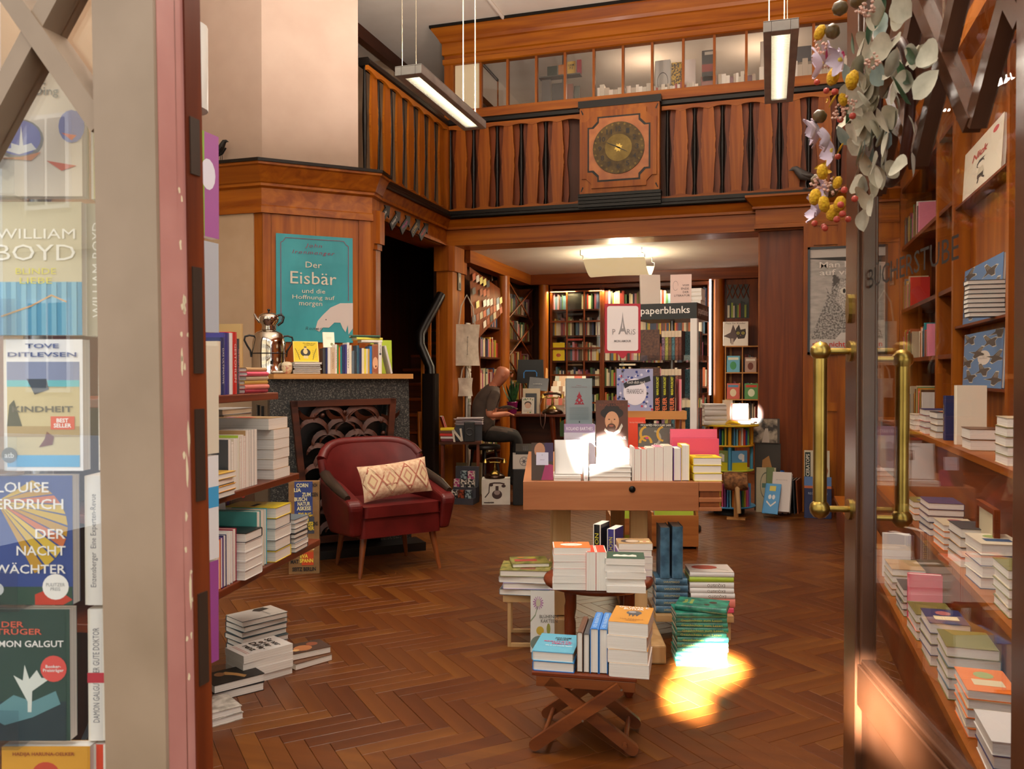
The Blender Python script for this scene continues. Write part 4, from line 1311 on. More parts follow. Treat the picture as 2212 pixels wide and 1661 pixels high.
book('silver edged paperback leaning at the end of the mantel row', (q.x - n2.x * 0.065 + e2.x * 0.02, q.y - n2.y * 0.065 + e2.y * 0.02, ZM), (0.13, 0.215, 0.014), 'silver', AF, 'spine', tilt=R(-14), hard=False)
book('lime green book standing behind the end of the mantel row', (q.x - n2.x * 0.22, q.y - n2.y * 0.22, ZM), (0.17, 0.26, 0.02), 'lime', AF, 'face', lean=R(4))
q = Vector((p0_.x, p0_.y)) + e2 * 0.345 - n2 * 0.07
for k, (cv, w_, yo) in enumerate((('white', 0.16, 0.0), ('lemon', 0.2, 1.0), ('bottle', 0.21, -2.0))):
    book('%s book lying across the tops of the mantel row' % ('pale' if k == 0 else 'yellow and white' if k == 1 else 'dark green'), (q.x + e2.x * (0.02 - 0.02 * k), q.y + e2.y * (0.02 - 0.02 * k), ZM + 0.2325 + 0.0185 * k), (0.13, w_ if k < 2 else 0.22, 0.018), cv, AF - R(90) + R(180) + R(yo * 4), 'flat')
cq = Vector((p0_.x, p0_.y)) + e2 * 0.065 - n2 * 0.10
o = book('cream paperback set upright above the mantel row', (cq.x, cq.y, ZM + 0.192), (0.085, 0.12, 0.012), 'ivory', AF - R(4), 'face', lean=R(20), hard=False)
fprint(o, [(rect(-0.2, 0.15, 0.25, 0.17), '#b8a98a'), (rect(-0.2, 0.05, 0.25, 0.07), '#b8a98a'), (disc(0.25, -0.3, 0.12, 10, 0.1), '#7a7a52')])
# turquoise poster on the panelled pillar
a0, z1 = lF(596, 503, 0.02); a1, z2 = lF(762, 515, 0.02); _, z0 = lF(700, 728, 0.02)
pz0, pz1 = 1.56, (z1 + z2) / 2
ps = mk('bear_poster', None, mw=F4 @ T((a0 + a1) / 2, 0.016, (pz0 + pz1) / 2) @ RX(R(90)) @ RY(R(180)) @ RX(0), label='turquoise book poster with a white polar bear above the mantel', cat='poster')
ps.matrix_local = F4 @ T((a0 + a1) / 2, 0.016, (pz0 + pz1) / 2) @ Matrix(((1, 0, 0, 0), (0, 0, 1, 0), (0, 1, 0, 0), (0, 0, 0, 1)))
pw_, ph_ = a1 - a0, pz1 - pz0
TQ = two_tone('turquoise_paper', '#1f7f8c', '#2f97a4', 2.2, rough=0.55, stretch=(2, 0.6, 1), lo=0.3, hi=0.7)
nx_ = 8
mb = MB()
mb.grid(lambda u, v: (pw_ * (u - 0.5), ph_ * (v - 0.5), 0.003 * abs(((v * 4) % 1) - 0.5) + 0.0025 * abs(u - 0.5)), 8, 16, TQ, smooth=False)
mk('sheet', mb.mesh('sheet'), ps)
KK = T(0, 0, 0.004)
S_ = lambda pts: [(x * pw_, y * ph_) for x, y in pts]
fr_ = '#7d3350'
print_on(ps, [(S_(stroke([(-0.44, 0.42), (-0.44, -0.30)], 0.008)), fr_), (S_(stroke([(0.44, 0.42), (0.44, -0.10)], 0.008)), fr_), (S_(stroke([(-0.38, 0.465), (0.38, 0.465)], 0.005)), fr_), (S_(stroke([(-0.44, 0.42), (-0.41, 0.43), (-0.38, 0.465)], 0.006)), fr_), (S_(stroke([(0.44, 0.42), (0.41, 0.43), (0.38, 0.465)], 0.006)), fr_),
              (S_([(0.0, -0.38), (0.03, -0.30), (0.10, -0.24), (0.20, -0.17), (0.33, -0.125), (0.5, -0.12), (0.5, -0.36), (0.44, -0.42), (0.43, -0.33), (0.40, -0.40), (0.36, -0.36), (0.33, -0.31), (0.25, -0.31), (0.18, -0.36), (0.10, -0.36), (0.05, -0.40)]), '#cfc5c3'),
              (S_(disc(0.14, -0.285, 0.008, 8, 0.006)), '#2a2a2e'), (S_(disc(0.02, -0.375, 0.014, 8, 0.008)), '#5a5558')], KK)
for s_, y_, w_, h_, c_, sh in (('John', 0.40, 0.22, 0.045, '#7d3350', 0.25), ('Ironmonger', 0.335, 0.55, 0.045, '#7d3350', 0.25), ('Der', 0.225, 0.21, 0.055, '#d8d2c4', 0), ('Eisbär', 0.10, 0.60, 0.115, '#d8d2c4', 0), ('und die', -0.02, 0.30, 0.042, '#d8d2c4', 0), ('Hoffnung auf', -0.085, 0.55, 0.050, '#d8d2c4', 0), ('morgen', -0.15, 0.30, 0.045, '#d8d2c4', 0), ('Roman', -0.37, 0.22, 0.03, '#1d4a55', 0.25)):
    text(ps, s_, w_ * pw_, h_ * ph_, c_, T((-0.02 if s_ != 'morgen' else -0.06) * pw_, y_ * ph_, 0.0065), shear=sh, spacing=1.2 if sh else 1.0)
# ================================================================== ARMCHAIR
fdir = Vector((0.76, -0.65)); ac_yaw = math.atan2(fdir.x, -fdir.y)      # local -y is the front
ac = thing('armchair', 'wine red leather cocktail armchair with brown back shell and splayed wooden legs', 'armchair', (-2.50, 5.13, 0), ac_yaw)
RED = two_tone('wine_leather', '#4a0d0c', '#5c1513', 6, rough=0.42, bump=0.03, coat=0.03, spec=0.3)
SHELL = two_tone('brown_leather', '#241a13', '#33261c', 8, rough=0.4)
LEGW = wood('stool')


def rbox(name, x0, x1, y0, y1, z0, z1, mat, par, w=0.03, seg=4):
    o = mk(name, MB().box(x0, x1, y0, y1, z0, z1, mat).mesh(name), par)
    bevel(o, w, seg)
    for p_ in o.data.polygons: p_.use_smooth = True
    return o


st_ = MB()
st_.prism([(-0.285, -0.30), (0.285, -0.30), (0.27, 0.22), (-0.27, 0.22)], 0.255, 0.40, RED)
o = mk('seat_base', st_.mesh('seat_base'), ac); bevel(o, 0.03, 4)
o = mk('seat_cushion', MB().prism([(-0.27, -0.315), (0.27, -0.315), (0.25, 0.20), (-0.25, 0.20)], 0.385, 0.455, RED).mesh('seat_cushion'), ac); bevel(o, 0.03, 4)


def backfn(u, v, off):
    """curved backrest: u across, v up"""
    a = (u - 0.5) * 2
    wdt = 0.31 + 0.05 * v
    x = wdt * math.sin(a * 1.15) / math.sin(1.15)
    y = 0.20 + 0.10 * v - 0.16 * (a * a) * (0.6 + 0.2 * v) + off
    z = 0.36 + 0.46 * v - 0.10 * abs(a) ** 4 * v
    return (x, y, z)


m = MB()
nu, nv = 14, 8
m.grid(lambda u, v: backfn(u, v, 0.0 - 0.02 * math.sin(math.pi * v)), nu, nv, RED)
m.grid(lambda u, v: backfn(1 - u, v, 0.065), nu, nv, SHELL)
# rolled top edge
tp = [backfn(i / 14, 1.0, 0.032) for i in range(15)]
m.tube(tp, 0.036, RED, 10)
for uu in (0.0, 1.0):
    m.tube([backfn(uu, j / 8, 0.032) for j in range(9)], 0.034, RED, 8)
mk('backrest', m.mesh('backrest'), ac)
for s in (-1, 1):
    m = MB()
    prof = [(0.16, 0.60), (0.0, 0.575), (-0.16, 0.535), (-0.30, 0.50), (-0.335, 0.48), (-0.335, 0.44), (-0.30, 0.27), (0.10, 0.24), (0.20, 0.40)]
    xi, xo = 0.275, 0.345
    vs = [(s * (xi + 0.01 * (z - 0.24)), y, z) for y, z in prof] + [(s * (xo + 0.14 * (z - 0.24)), y, z) for y, z in prof]
    n = len(prof)
    fs = [tuple(range(n)), tuple(range(2 * n - 1, n - 1, -1))] + [(i, n + i, n + (i + 1) % n, (i + 1) % n) for i in range(n)]
    if s < 0: fs = [f[::-1] for f in fs]
    m.add(vs, fs, RED)
    o = mk('arm', m.mesh('arm'), ac); bevel(o, 0.022, 3)
    m = MB()
    m.tube([(s * 0.345, 0.20, 0.63), (s * 0.36, 0.05, 0.59), (s * 0.365, -0.12, 0.555), (s * 0.36, -0.27, 0.515)], [0.035, 0.036, 0.032, 0.02], SHELL, 8)
    mk('arm_pad', m.mesh('arm_pad'), ac)
for x, y in ((-0.24, -0.24), (0.24, -0.24), (-0.22, 0.17), (0.22, 0.17)):
    mk('leg', MB().tube([(x, y, 0.27), (x * 1.18, y * 1.15, 0.0)], [0.024, 0.012], LEGW, 10).mesh('leg'), ac)
# lumbar cushion with woven diamonds
cu = thing('lumbar_cushion', 'long cream cushion with faded pink woven diamonds on the red armchair', 'cushion', (0, 0, 0))
cuM = T(-2.50, 5.13, 0) @ RZ(ac_yaw) @ T(0.02, -0.15, 0.60) @ RX(R(-18)) @ RY(R(-5))
cu.matrix_local = cuM
KILIM = two_tone('kilim_weave', '#b98f74', '#d6bd9c', 40, rough=0.9, bump=0.2)
m = MB()


def pil(u, v, s):
    x, z = (u - 0.5) * 0.50, (v - 0.5) * 0.24
    e = max(0, (1 - (2 * u - 1) ** 4)) * max(0, (1 - (2 * v - 1) ** 4))
    pinch = 1 - 0.06 * (1 - abs(2 * u - 1)) 
    return (x * (1 - 0.05 * (1 - (2 * v - 1) ** 2)), s * 0.055 * e ** 0.6, z * (1 - 0.10 * (1 - (2 * u - 1) ** 2)))


m.grid(lambda u, v: pil(u, v, -1), 20, 10, KILIM)
m.grid(lambda u, v: pil(1 - u, v, 1), 20, 10, KILIM)
mk('cushion_body', m.mesh('cushion_body'), cu)
for i, cx in enumerate((-0.19, -0.06, 0.07, 0.20)):
    for sc, col in ((0.098, '#a0604e'), (0.082, '#d2b894'), (0.05, '#b07c66'), (0.034, '#cdb48c')):
        pts = []
        for k in range(12):
            q = k / 12 * 4; s4 = int(q); f = q - s4
            cn = [(1, 0), (0, 1), (-1, 0), (0, -1)]
            a, b = cn[s4], cn[(s4 + 1) % 4]
            px_ = cx + (a[0] + (b[0] - a[0]) * f) * sc * 0.72
            pz_ = (a[1] + (b[1] - a[1]) * f) * sc
            u, v = min(1, max(0, px_ / 0.50 + 0.5)), min(1, max(0, pz_ / 0.22 + 0.5))
            w3 = pil(u, v, -1)
            pts.append((w3[0], w3[1] - 0.003 - 0.0006 * (0.1 / sc), w3[2]))
        mk('woven_diamond', MB().poly(pts, C(col, 0.9)).mesh('woven_diamond'), cu)
# cardboard column of author names beside the chair
pa, pb = hz(624, 1240), hz(690, 1238)
cd = (pb - pa); cyaw = math.atan2(cd.y, cd.x)
cw = cd.length
bx = thing('cardboard_display', 'brown cardboard display column printed with black and yellow author names', 'display', ((pa.x + pb.x) / 2, (pa.y + pb.y) / 2, 0), cyaw)
mk('carton', MB().box(-cw / 2, cw / 2, 0, 0.05, 0, 0.60, two_tone('carton', '#7c5a34', '#8b683f', 12, rough=0.8)).mesh('carton'), bx)
BK = lambda x, z, e=0.001: T(x, -e, z) @ RX(R(90))
print_on(bx, [(rect(-0.06, 0.38, 0.055, 0.60), '#2b3d78'), (rect(-0.02, 0.26, 0.065, 0.37), '#3a3c48'), (rect(-0.015, 0.055, 0.06, 0.14), '#c4451c'), (rect(0.0, 0.14, 0.06, 0.20), '#b4641c')], BK(0, 0))
for s_, x, z, w_, c_ in (('CORN', -0.01, 0.575, 0.075, '#e0d9a8'), ('LIA', -0.04, 0.545, 0.045, '#e0d9a8'), ('ZUM', 0.015, 0.515, 0.055, '#e0d9a8'), ('BUSCH', -0.02, 0.485, 0.08, '#e0d9a8'), ('NATUR', 0.0, 0.455, 0.08, '#e0d9a8'), ('ASKESE', 0.0, 0.425, 0.09, '#e0d9a8'), ('BYUNG-', 0.01, 0.385, 0.09, '#e2c52c'), ('HAN', 0.0, 0.355, 0.06, '#e2c52c'),
                         ('KRISE', 0.03, 0.325, 0.07, '#e2c52c'), ('DER', 0.04, 0.295, 0.05, '#e2c52c'), ('GRUB', 0.035, 0.165, 0.06, '#e6d9a0'), ('EVA', 0.0, 0.115, 0.05, '#ecd64a'), ('SPANN', 0.015, 0.085, 0.085, '#ecd64a'), ('MAT', -0.06, 0.08, 0.05, '#14110e'), ('SEITZ BERLIN', 0.0, 0.03, 0.15, '#14110e'), ('NOH', 0.07, 0.575, 0.03, '#14110e'), ('SSEN', 0.068, 0.515, 0.04, '#14110e'), ('ENS', 0.072, 0.325, 0.03, '#14110e')):
    text(bx, s_, w_, 0.026, c_, BK(x, z, 0.003), bold=0.03)
# ================================================================== STEPPED SHELF ON THE LEFT WITH ITS BOOKS
SY = R(98.6)
sd = Vector((math.cos(SY), math.sin(SY))); so = Vector((math.sin(SY), -math.cos(SY)))      # along (away), outwards (to the room)
S0 = Vector((-1.93, 2.61))
H1, H2, H3 = 0.50, 0.85, 1.22
sh = thing('stepped_shelf', 'stepped wooden book shelf whose boards get shorter upwards, behind the closed leaf', 'shelf', (S0.x, S0.y, 0), SY)
MH = wood('mahog', 'x')
for zz, x0, x1, dep in ((H1, -0.45, 0.97, 0.42), (H2, -0.45, 0.72, 0.42), (H3, -0.45, 0.50, 0.42)):
    bevel(mk('board', MB().box(x0, x1, 0.0, dep, zz - 0.03, zz, MH).mesh('board'), sh), 0.004)
mk('back_panel', MB().box(-0.45, 0.5, 0.42, 0.44, 0, 1.75, wood('dark')).mesh('back_panel'), sh)
for y in (0.05, 0.30):
    mk('strut', MB().prism([(-0.42, 0.0), (-0.39, 0.0), (0.05, H1 - 0.03), (0.02, H1 - 0.03)], y, y + 0.02, C('#15120f', 0.4), 'y').mesh('strut'), sh)


def at_s(s, back_, z):
    q = S0 + sd * s - so * back_
    return (q.x, q.y, z)


def s_of(px, py, z, back_=0.0):
    """distance along the shelf of a pixel on the front edge at height z"""
    w = hz(px, py, z)
    return (Vector((w.x, w.y)) - S0).dot(sd)


CW = 'white'
# top board
row('on the top board of the stepped shelf', at_s(0.02, 0.02, H3 + 0.0005), SY, [(0.024, 0.20, 0.13, 'cream'), (0.028, 0.215, 0.14, 'navy', 'DAS ULTIMATIVE', 'white'), (0.036, 0.235, 0.15, 'indigo'), (0.026, 0.235, 0.15, 'white'), (0.034, 0.24, 0.15, 'red', 'GESTOHLEN', 'white'), (0.02, 0.215, 0.14, 'charcoal', 'DIE KUNST DES LEBENS', 'pink')], 'spine', group='books on the top board of the stepped shelf')
o = book('tall tan paperback standing at the back of the top board', at_s(0.455, 0.22, H3 + 0.0005), (0.16, 0.29, 0.02), '#b89a66', SY, 'spine')
stack('the small top board pile', at_s(0.345, 0.085, H3 + 0.0005), 6, (0.13, 0.20, 0.017), ['crimson', 'salmon', 'gold', 'beige', 'rose', 'tan'], SY + R(90), jit=3, seed=3, group='small pile on the top board')
# middle board
stack('the grey pile behind the middle board row', at_s(0.66, 0.335, H2 + 0.0005), 12, (0.14, 0.27, 0.024), ['grey'], SY - R(90), pages=PAGES_OLD, jit=1, seed=8, group='grey pile at the back of the middle board')
stack('the low dark pile on the middle board', at_s(-0.03, 0.07, H2 + 0.0005), 4, (0.14, 0.21, 0.022), ['charcoal', 'amber', 'black', 'gold'], SY - R(0), jit=2, seed=5, group='low dark pile on the middle board')
row('on the middle board of the stepped shelf', at_s(0.075, 0.01, H2 + 0.0005), SY, [(0.022, 0.20, 0.14, 'charcoal'), (0.02, 0.19, 0.13, 'beige'), (0.02, 0.20, 0.13, 'cream'), (0.014, 0.20, 0.13, 'white'), (0.012, 0.21, 0.13, 'lime'), (0.014, 0.205, 0.13, 'red'), (0.018, 0.21, 0.13, 'ivory'), (0.014, 0.205, 0.13, 'salmon'), (0.03, 0.225, 0.15, 'tan'), (0.016, 0.225, 0.15, 'charcoal'), (0.026, 0.225, 0.14, 'black'), (0.026, 0.225, 0.14, 'slate')], 'fore', hard=False, group='books standing on the middle board')
ms_ = stack('the tan pile ending the middle board', at_s(0.545, 0.125, H2 + 0.0005), 5, (0.16, 0.235, 0.042), ['tan'], SY + R(180), jit=1.5, seed=6, hard=False, spine='brown', group='brown pile on the middle board')
o = book('thick tan book with red and violet print, on the end pile of the middle board', at_s(0.53, 0.15, H2 + 0.0005 + 5 * 0.0424), (0.19, 0.27, 0.048), '#9b7f58', SY + R(180), 'flat', hard=False)
fprint(o, [(rect(-0.1, -0.2, 0.2, 0.1), '#b0353a'), (rect(0.0, -0.35, 0.2, -0.2), '#8a4a8c')])
o = book('large brown picture book with a red sixty badge under the middle board', at_s(0.76, 0.33, H1 + 0.0005), (0.24, 0.29, 0.02), '#4a3a2c', SY - R(20), 'face', lean=R(3))
fprint(o, [(disc(0.2, 0.33, 0.075, 20, 0.09), '#b02a22')])
ftext(o, '60', 0.2, 0.33, 0.09, 0.08, 'white')
# low board
row('in the dark back row of the low board', at_s(0.47, 0.255, H1 + 0.0005), SY, [(0.022, 0.25, 0.15, c) for c in ('maroon', 'charcoal', 'maroon', 'purple', 'brown')], 'spine', group='dark back row on the low board')
o = book('white book with pink brush strokes propped on the low board', at_s(0.375, 0.25, H1 + 0.0005), (0.16, 0.25, 0.015), 'white', SY - R(35), 'face', lean=R(6))
fprint(o, [([(0.05, -0.35), (0.45, 0.1), (0.5, 0.0), (0.15, -0.4)], '#b8336a'), (disc(-0.1, -0.3, 0.16, 16, 0.12), '#d05a8c')])
ftext(o, 'unter Freunden', 0.0, 0.25, 0.6, 0.04, '#8a5a78')
row('at the near end of the low board', at_s(-0.02, 0.01, H1 + 0.0005), SY, [(0.016, 0.18, 0.12, 'cream'), (0.016, 0.185, 0.12, 'orange'), (0.02, 0.19, 0.12, 'purple'), (0.024, 0.195, 0.13, 'navy', 'ESSAYS', 'sky'), (0.024, 0.20, 0.13, 'white'), (0.022, 0.20, 0.13, 'white'), (0.03, 0.205, 0.13, 'crimson')], 'fore', group='books at the near end of the low board')
stack('the white edged pile on the low board', at_s(0.225, 0.085, H1 + 0.0005), 5, (0.145, 0.21, 0.036), ['white', 'white', 'white', 'white', 'black'], SY + R(180), jit=1.2, seed=9, group='white edged pile on the low board', names='white')
book('tall sea green book standing behind the white edged pile', at_s(0.317, 0.10, H1 + 0.0005), (0.19, 0.24, 0.034), '#4f9a92', SY, 'fore')
row('after the sea green one on the low board', at_s(0.337, 0.02, H1 + 0.0005), SY, [(0.03, 0.235, 0.15, 'petrol', 'VERLUST', 'white'), (0.03, 0.235, 0.15, 'cream'), (0.026, 0.235, 0.15, 'turquoise')], 'fore', group='standing books after the sea green one')
ys = stack('the bright yellow pile on the low board', at_s(0.54, 0.115, H1 + 0.0005), 5, (0.16, 0.235, 0.046), ['yellow', 'charcoal', 'white', 'charcoal', 'yellow'], SY + R(180), jit=1.2, seed=10, group='bright yellow pile on the low board')
fprint(ys[-1], [(rect(-0.1, -0.05, 0.35, 0.05), '#2a2416')])
stack('the thin pile ending the low board', at_s(0.72, 0.095, H1 + 0.0005), 7, (0.15, 0.21, 0.021), ['charcoal', 'white', 'slate', 'black'], SY + R(180), jit=2, seed=11, group='thin grey pile on the low board')
# floor piles under the shelf
def floor_pt(px, py):
    return hz(px, py)


q = hz(520, 1425)
k5 = stack('the slate pile on the floor', (q.x - 0.04, q.y + 0.19, 0.0), 6, (0.16, 0.235, 0.026), ['#3c4a4e', '#47565a'], R(-25), jit=4, seed=13, names='slate grey', group='slate pile on the floor')
fprint(k5[-1], [(rect(-0.5, -0.5, 0.5, 0.5), '#cfcac2'), ([(-0.45, 0.3), (-0.2, 0.35), (-0.1, 0.1), (-0.3, 0.0), (-0.45, 0.1)], '#2b2620')])
ftext(k5[-1], 'tania raskova', 0.15, 0.15, 0.5, 0.05, '#555555')
q = hz(540, 1480)
k3 = stack('the white lettered floor pile', (q.x - 0.03, q.y + 0.11, 0.0), 4, (0.16, 0.23, 0.032), ['white'], R(-28), jit=2, seed=14, hard=False, names='white', group='white lettered pile on the floor')
ftext(k3[-1], 'Se·xu·\nel·le·\nDif·fe·\nrenz', 0.0, 0.05, 0.72, 0.62, '#26221f', bold=0.02)
fprint(k3[-1], [(rect(-0.4, -0.36, 0.4, -0.352), '#c24a3a'), (rect(-0.4, -0.40, 0.4, -0.392), '#c24a3a')])
q = hz(606, 1450)
k2 = stack('the brown pile on the floor', (q.x + 0.035, q.y + 0.15, 0.0), 2, (0.13, 0.19, 0.030), ['brown'], R(-30), jit=6, seed=15, group='brown pile on the floor')
fprint(k2[-1], [(rect(-0.5, -0.5, 0.5, 0.5), '#3a2114'), (disc(0.1, -0.1, 0.3, 12, 0.22), '#a5673a'), (disc(-0.15, 0.2, 0.2, 12, 0.14), '#7c3f22'), (disc(0.2, -0.3, 0.12, 10, 0.08), '#caa06a')])
q = hz(503, 1492)
k4 = stack('the dark art pile on the floor', (q.x, q.y, 0.0), 2, (0.15, 0.21, 0.034), ['black'], R(-33), jit=5, seed=16, group='dark art pile on the floor')
fprint(k4[-1], [(rect(-0.5, -0.5, 0.5, 0.5), '#16100c'), ([(-0.3, -0.05), (0.0, 0.1), (0.3, 0.2), (0.42, 0.12), (0.1, 0.0), (-0.2, -0.2)], '#a67a46'), (disc(-0.2, -0.2, 0.16, 12, 0.1), '#7c5230')])
q = hz(458, 1548)
k6 = stack('the marbled pile on the floor', (q.x, q.y - 0.04, 0.0), 2, (0.16, 0.22, 0.026), [two_tone('marbled_cover', '#8a8278', '#c9c2b8', 30, rough=0.5)], R(-35), jit=5, seed=17, names='marbled', group='marbled pile on the floor')
# ================================================================== SPINNER RACK BEHIND THE CLOSED LEAF
RC = 1.30
rgt = Vector((_cy, _sy)); fwd = Vector((-_sy, _cy))


def cam_pt(px, py, dpt):
    d = Vector(ray(px, py))
    f = d.x * fwd.x + d.y * fwd.y
    return Vector((0, 0, EYE)) + d * (dpt / f)


rk = thing('spinner_rack', 'clear plastic spinner rack of paperbacks behind the closed door leaf', 'book rack', (cam_pt(90, 800, 1.485).x, cam_pt(90, 800, 1.485).y, 0), YAW)
mk('pole', MB().tube([(0, 0, 0.02), (0, 0, 2.1)], 0.018, C('#8d8d8d', 0.3, 0.9), 10).mesh('pole'), rk)
mk('foot', MB().lathe([(0.12, 0), (0.12, 0.015), (0.03, 0.03)], C('#55565a', 0.4, 0.6), 20).mesh('foot'), rk)
CLEAR = glass('#f4f6f8', 'clear_acrylic')
rows_ = [424, 724, 1017, 1306, 1600, 1890]
for py in rows_:
    z = cam_pt(90, py, RC).z
    mk('pocket', MB().box(-0.075, 0.075, -0.205, -0.203, z, z + 0.055, CLEAR).box(-0.075, 0.075, -0.205, -0.14, z - 0.006, z - 0.002, CLEAR).mesh('pocket'), rk)


def rackbook(px0, px1, py0, py1, cover, label, depth=RC, th=0.022):
    a = cam_pt(px0, py1, depth); b = cam_pt(px1, py1, depth); c = cam_pt(px0, py0, depth)
    w, h = (b - a).length, c.z - a.z
    p = (a + b) / 2
    return book(label, (p.x + fwd.x * th * 0.5, p.y + fwd.y * th * 0.5, a.z), (w, h, th), cover, YAW, 'face', hard=False)


o = rackbook(-40, 178, 150, 424, '#e6d9c8', 'cream paperback with a sunglasses drawing, high in the spinner rack')
fprint(o, [(disc(-0.12, -0.05, 0.24, 20, 0.16), '#9d9890'), (disc(-0.12, -0.04, 0.215, 20, 0.14), '#8e8fc0'), ([(-0.3, -0.13), (-0.2, -0.12), (-0.2, -0.08), (-0.12, -0.1), (-0.1, 0.06), (-0.08, -0.1), (0.0, -0.08), (0.05, -0.13), (-0.12, -0.17)], '#f2efe8'), (disc(0.40, 0.05, 0.13, 16, 0.13), '#8e8fc0'), ([(0.3, 0.0), (0.45, -0.02), (0.4, -0.06)], '#e07a50'), ([(-0.35, -0.2), (0.0, -0.22), (0.1, -0.15), (-0.1, -0.19)], '#d99a70'), ([(0.15, -0.22), (0.45, -0.26), (0.3, -0.3)], '#d97a60')])
ftext(o, 'Nicht\nmein Ding', 0.0, 0.36, 0.55, 0.17, '#8c8b86')
o = rackbook(-40, 178, 436, 724, '#b9b3a4', 'beach hut paperback reading BOYD, second row of the spinner rack')
fprint(o, [(rect(-0.5, -0.5, 0.5, 0.5), '#c9bea0'), (rect(-0.5, -0.5, 0.5, -0.1), '#4f97bc')] + [(rect(-0.5 + 0.1 * k, -0.5, -0.45 + 0.1 * k, -0.1), '#79b5cf') for k in range(10)] + [(stroke([(-0.3, -0.36), (0.0, -0.28), (0.2, -0.2), (0.35, -0.25)], 0.012), '#d0a068')])
for s_, y_, hh_, ww_, c_ in (('WILLIAM', 0.26, 0.075, 0.78, '#f2ede0'), ('BOYD', 0.12, 0.12, 0.78, '#f2ede0'), ('BLINDE', -0.02, 0.045, 0.4, '#d8cf50'), ('LIEBE', -0.09, 0.045, 0.32, '#d8cf50')):
    ftext(o, s_, 0.05, y_, ww_, hh_, c_)
o = rackbook(8, 180, 733, 1017, '#efeef0', 'white framed paperback reading KINDHEIT, third row of the spinner rack')
fprint(o, [(rect(-0.45, -0.47, 0.46, 0.33), '#c9b98e'), (rect(-0.45, 0.18, 0.46, 0.33), '#8a93b4'), (rect(-0.45, 0.14, 0.46, 0.19), '#6fc0c8'), (rect(-0.45, -0.47, 0.46, -0.38), '#4fa8d8'), (rect(-0.45, -0.24, 0.46, -0.16), '#a98f62'), ([(-0.45, -0.16), (-0.42, 0.0), (-0.36, 0.04), (-0.28, -0.12), (-0.26, -0.16)], '#2f3a34'), ([(-0.2, 0.2), (-0.1, 0.08), (0.08, 0.12), (0.05, 0.2)], '#3c4450'), ([(-0.05, -0.32), (0.12, -0.30), (0.14, -0.24), (0.05, -0.2), (0.02, -0.26)], '#6a2a20'), (rect(0.1, -0.185, 0.4, -0.085), '#d94a38'), (disc(-0.42, -0.38, 0.10, 16, 0.06), '#50585c')])
for s_, x_, y_, hh_, ww_, c_ in (('TOVE', 0.0, 0.45, 0.035, 0.42, '#4c5a90'), ('DITLEVSEN', 0.0, 0.385, 0.035, 0.86, '#4c5a90'), ('KINDHEIT', 0.0, -0.03, 0.045, 0.76, '#50504c'), ('BEST\nSELLER', 0.25, -0.135, 0.07, 0.22, '#ffffff'), ('atb', -0.42, -0.38, 0.04, 0.12, '#e8e8e8')):
    ftext(o, s_, x_, y_, ww_, hh_, c_, bold=0.02)
o = rackbook(-45, 158, 1027, 1306, '#2f4a8c', 'blue paperback with a yellow feather fan, fourth row of the spinner rack')
fprint(o, [(rect(-0.5, -0.5, 0.5, 0.5), '#2c4486')] + [([(-0.3, 0.3 - 0.0 * k), (-0.3 + 0.75 * math.cos(R(60 - 12 * k)), 0.10 + 0.42 * math.sin(R(60 - 12 * k))), (-0.3 + 0.75 * math.cos(R(50 - 12 * k)), 0.10 + 0.42 * math.sin(R(50 - 12 * k)))], ('#c7a428', '#b88a1e', '#c76a3a', '#d2b13c')[k % 4]) for k in range(10)] + [(rect(-0.5, -0.5, 0.5, -0.36), '#2c4a3a'), ([(0.1, -0.42), (0.3, -0.36), (0.5, -0.46), (0.4, -0.5), (0.1, -0.5)], '#c03a24'), (disc(0.32, -0.36, 0.14, 20, 0.1), '#eeeae4'), (disc(-0.3, -0.38, 0.07, 14, 0.05), '#eeeae4')])
for s_, x_, y_, hh_, ww_ in (('LOUISE', -0.02, 0.41, 0.08, 0.55), ('ERDRICH', 0.05, 0.28, 0.08, 0.72), ('DER', 0.27, 0.05, 0.075, 0.32), ('NACHT', 0.17, -0.08, 0.075, 0.52), ('WÄCHTER', 0.05, -0.215, 0.085, 0.76)):
    ftext(o, s_, x_, y_, ww_, hh_, 'white', bold=0.01)
ftext(o, 'PULITZER\nPREIS', 0.32, -0.36, 0.2, 0.06, '#9a9a9a')
o = rackbook(-50, 152, 1316, 1600, '#2f4a40', 'dark green paperback with hands holding a white plant, fifth row of the spinner rack')
fprint(o, [(rect(-0.5, -0.5, 0.46, 0.5), '#28433a'), (rect(-0.5, -0.5, 0.46, -0.2), '#1f3238'), ([(-0.4, -0.3), (-0.1, -0.15), (0.1, -0.2), (0.35, -0.12), (0.4, -0.22), (0.1, -0.32), (-0.2, -0.38)], '#5f8c92'), ([(0.05, -0.2), (-0.1, 0.0), (0.0, -0.04), (0.02, 0.08), (0.07, -0.03), (0.15, 0.04), (0.2, -0.02), (0.3, -0.02), (0.1, -0.12), (0.09, -0.28), (0.05, -0.28)], '#d4d8d0'), (disc(0.33, 0.05, 0.14, 20, 0.1), '#d95048')])
for s_, x_, y_, hh_, ww_, c_ in (('DER\nBETRÜGER', -0.1, 0.36, 0.10, 0.62, '#d96048'), ('DAMON GALGUT', 0.02, 0.24, 0.05, 0.84, 'white'), ('Booker-\nPreisträger', 0.33, 0.05, 0.06, 0.22, 'white')):
    ftext(o, s_, x_, y_, ww_, hh_, c_, bold=0.015)
o = rackbook(6, 196, 1612, 1890, '#d89a2c', 'amber paperback with red figure, lowest row in view of the spinner rack')
fprint(o, [(rect(-0.5, -0.5, 0.48, 0.5), '#d2962a'), (disc(0.0, 0.28, 0.16, 18, 0.1), '#c0442a')])
ftext(o, 'HADIJA HARUNA-OELKER', -0.02, 0.44, 0.7, 0.035, '#9a4a20', bold=0.02)
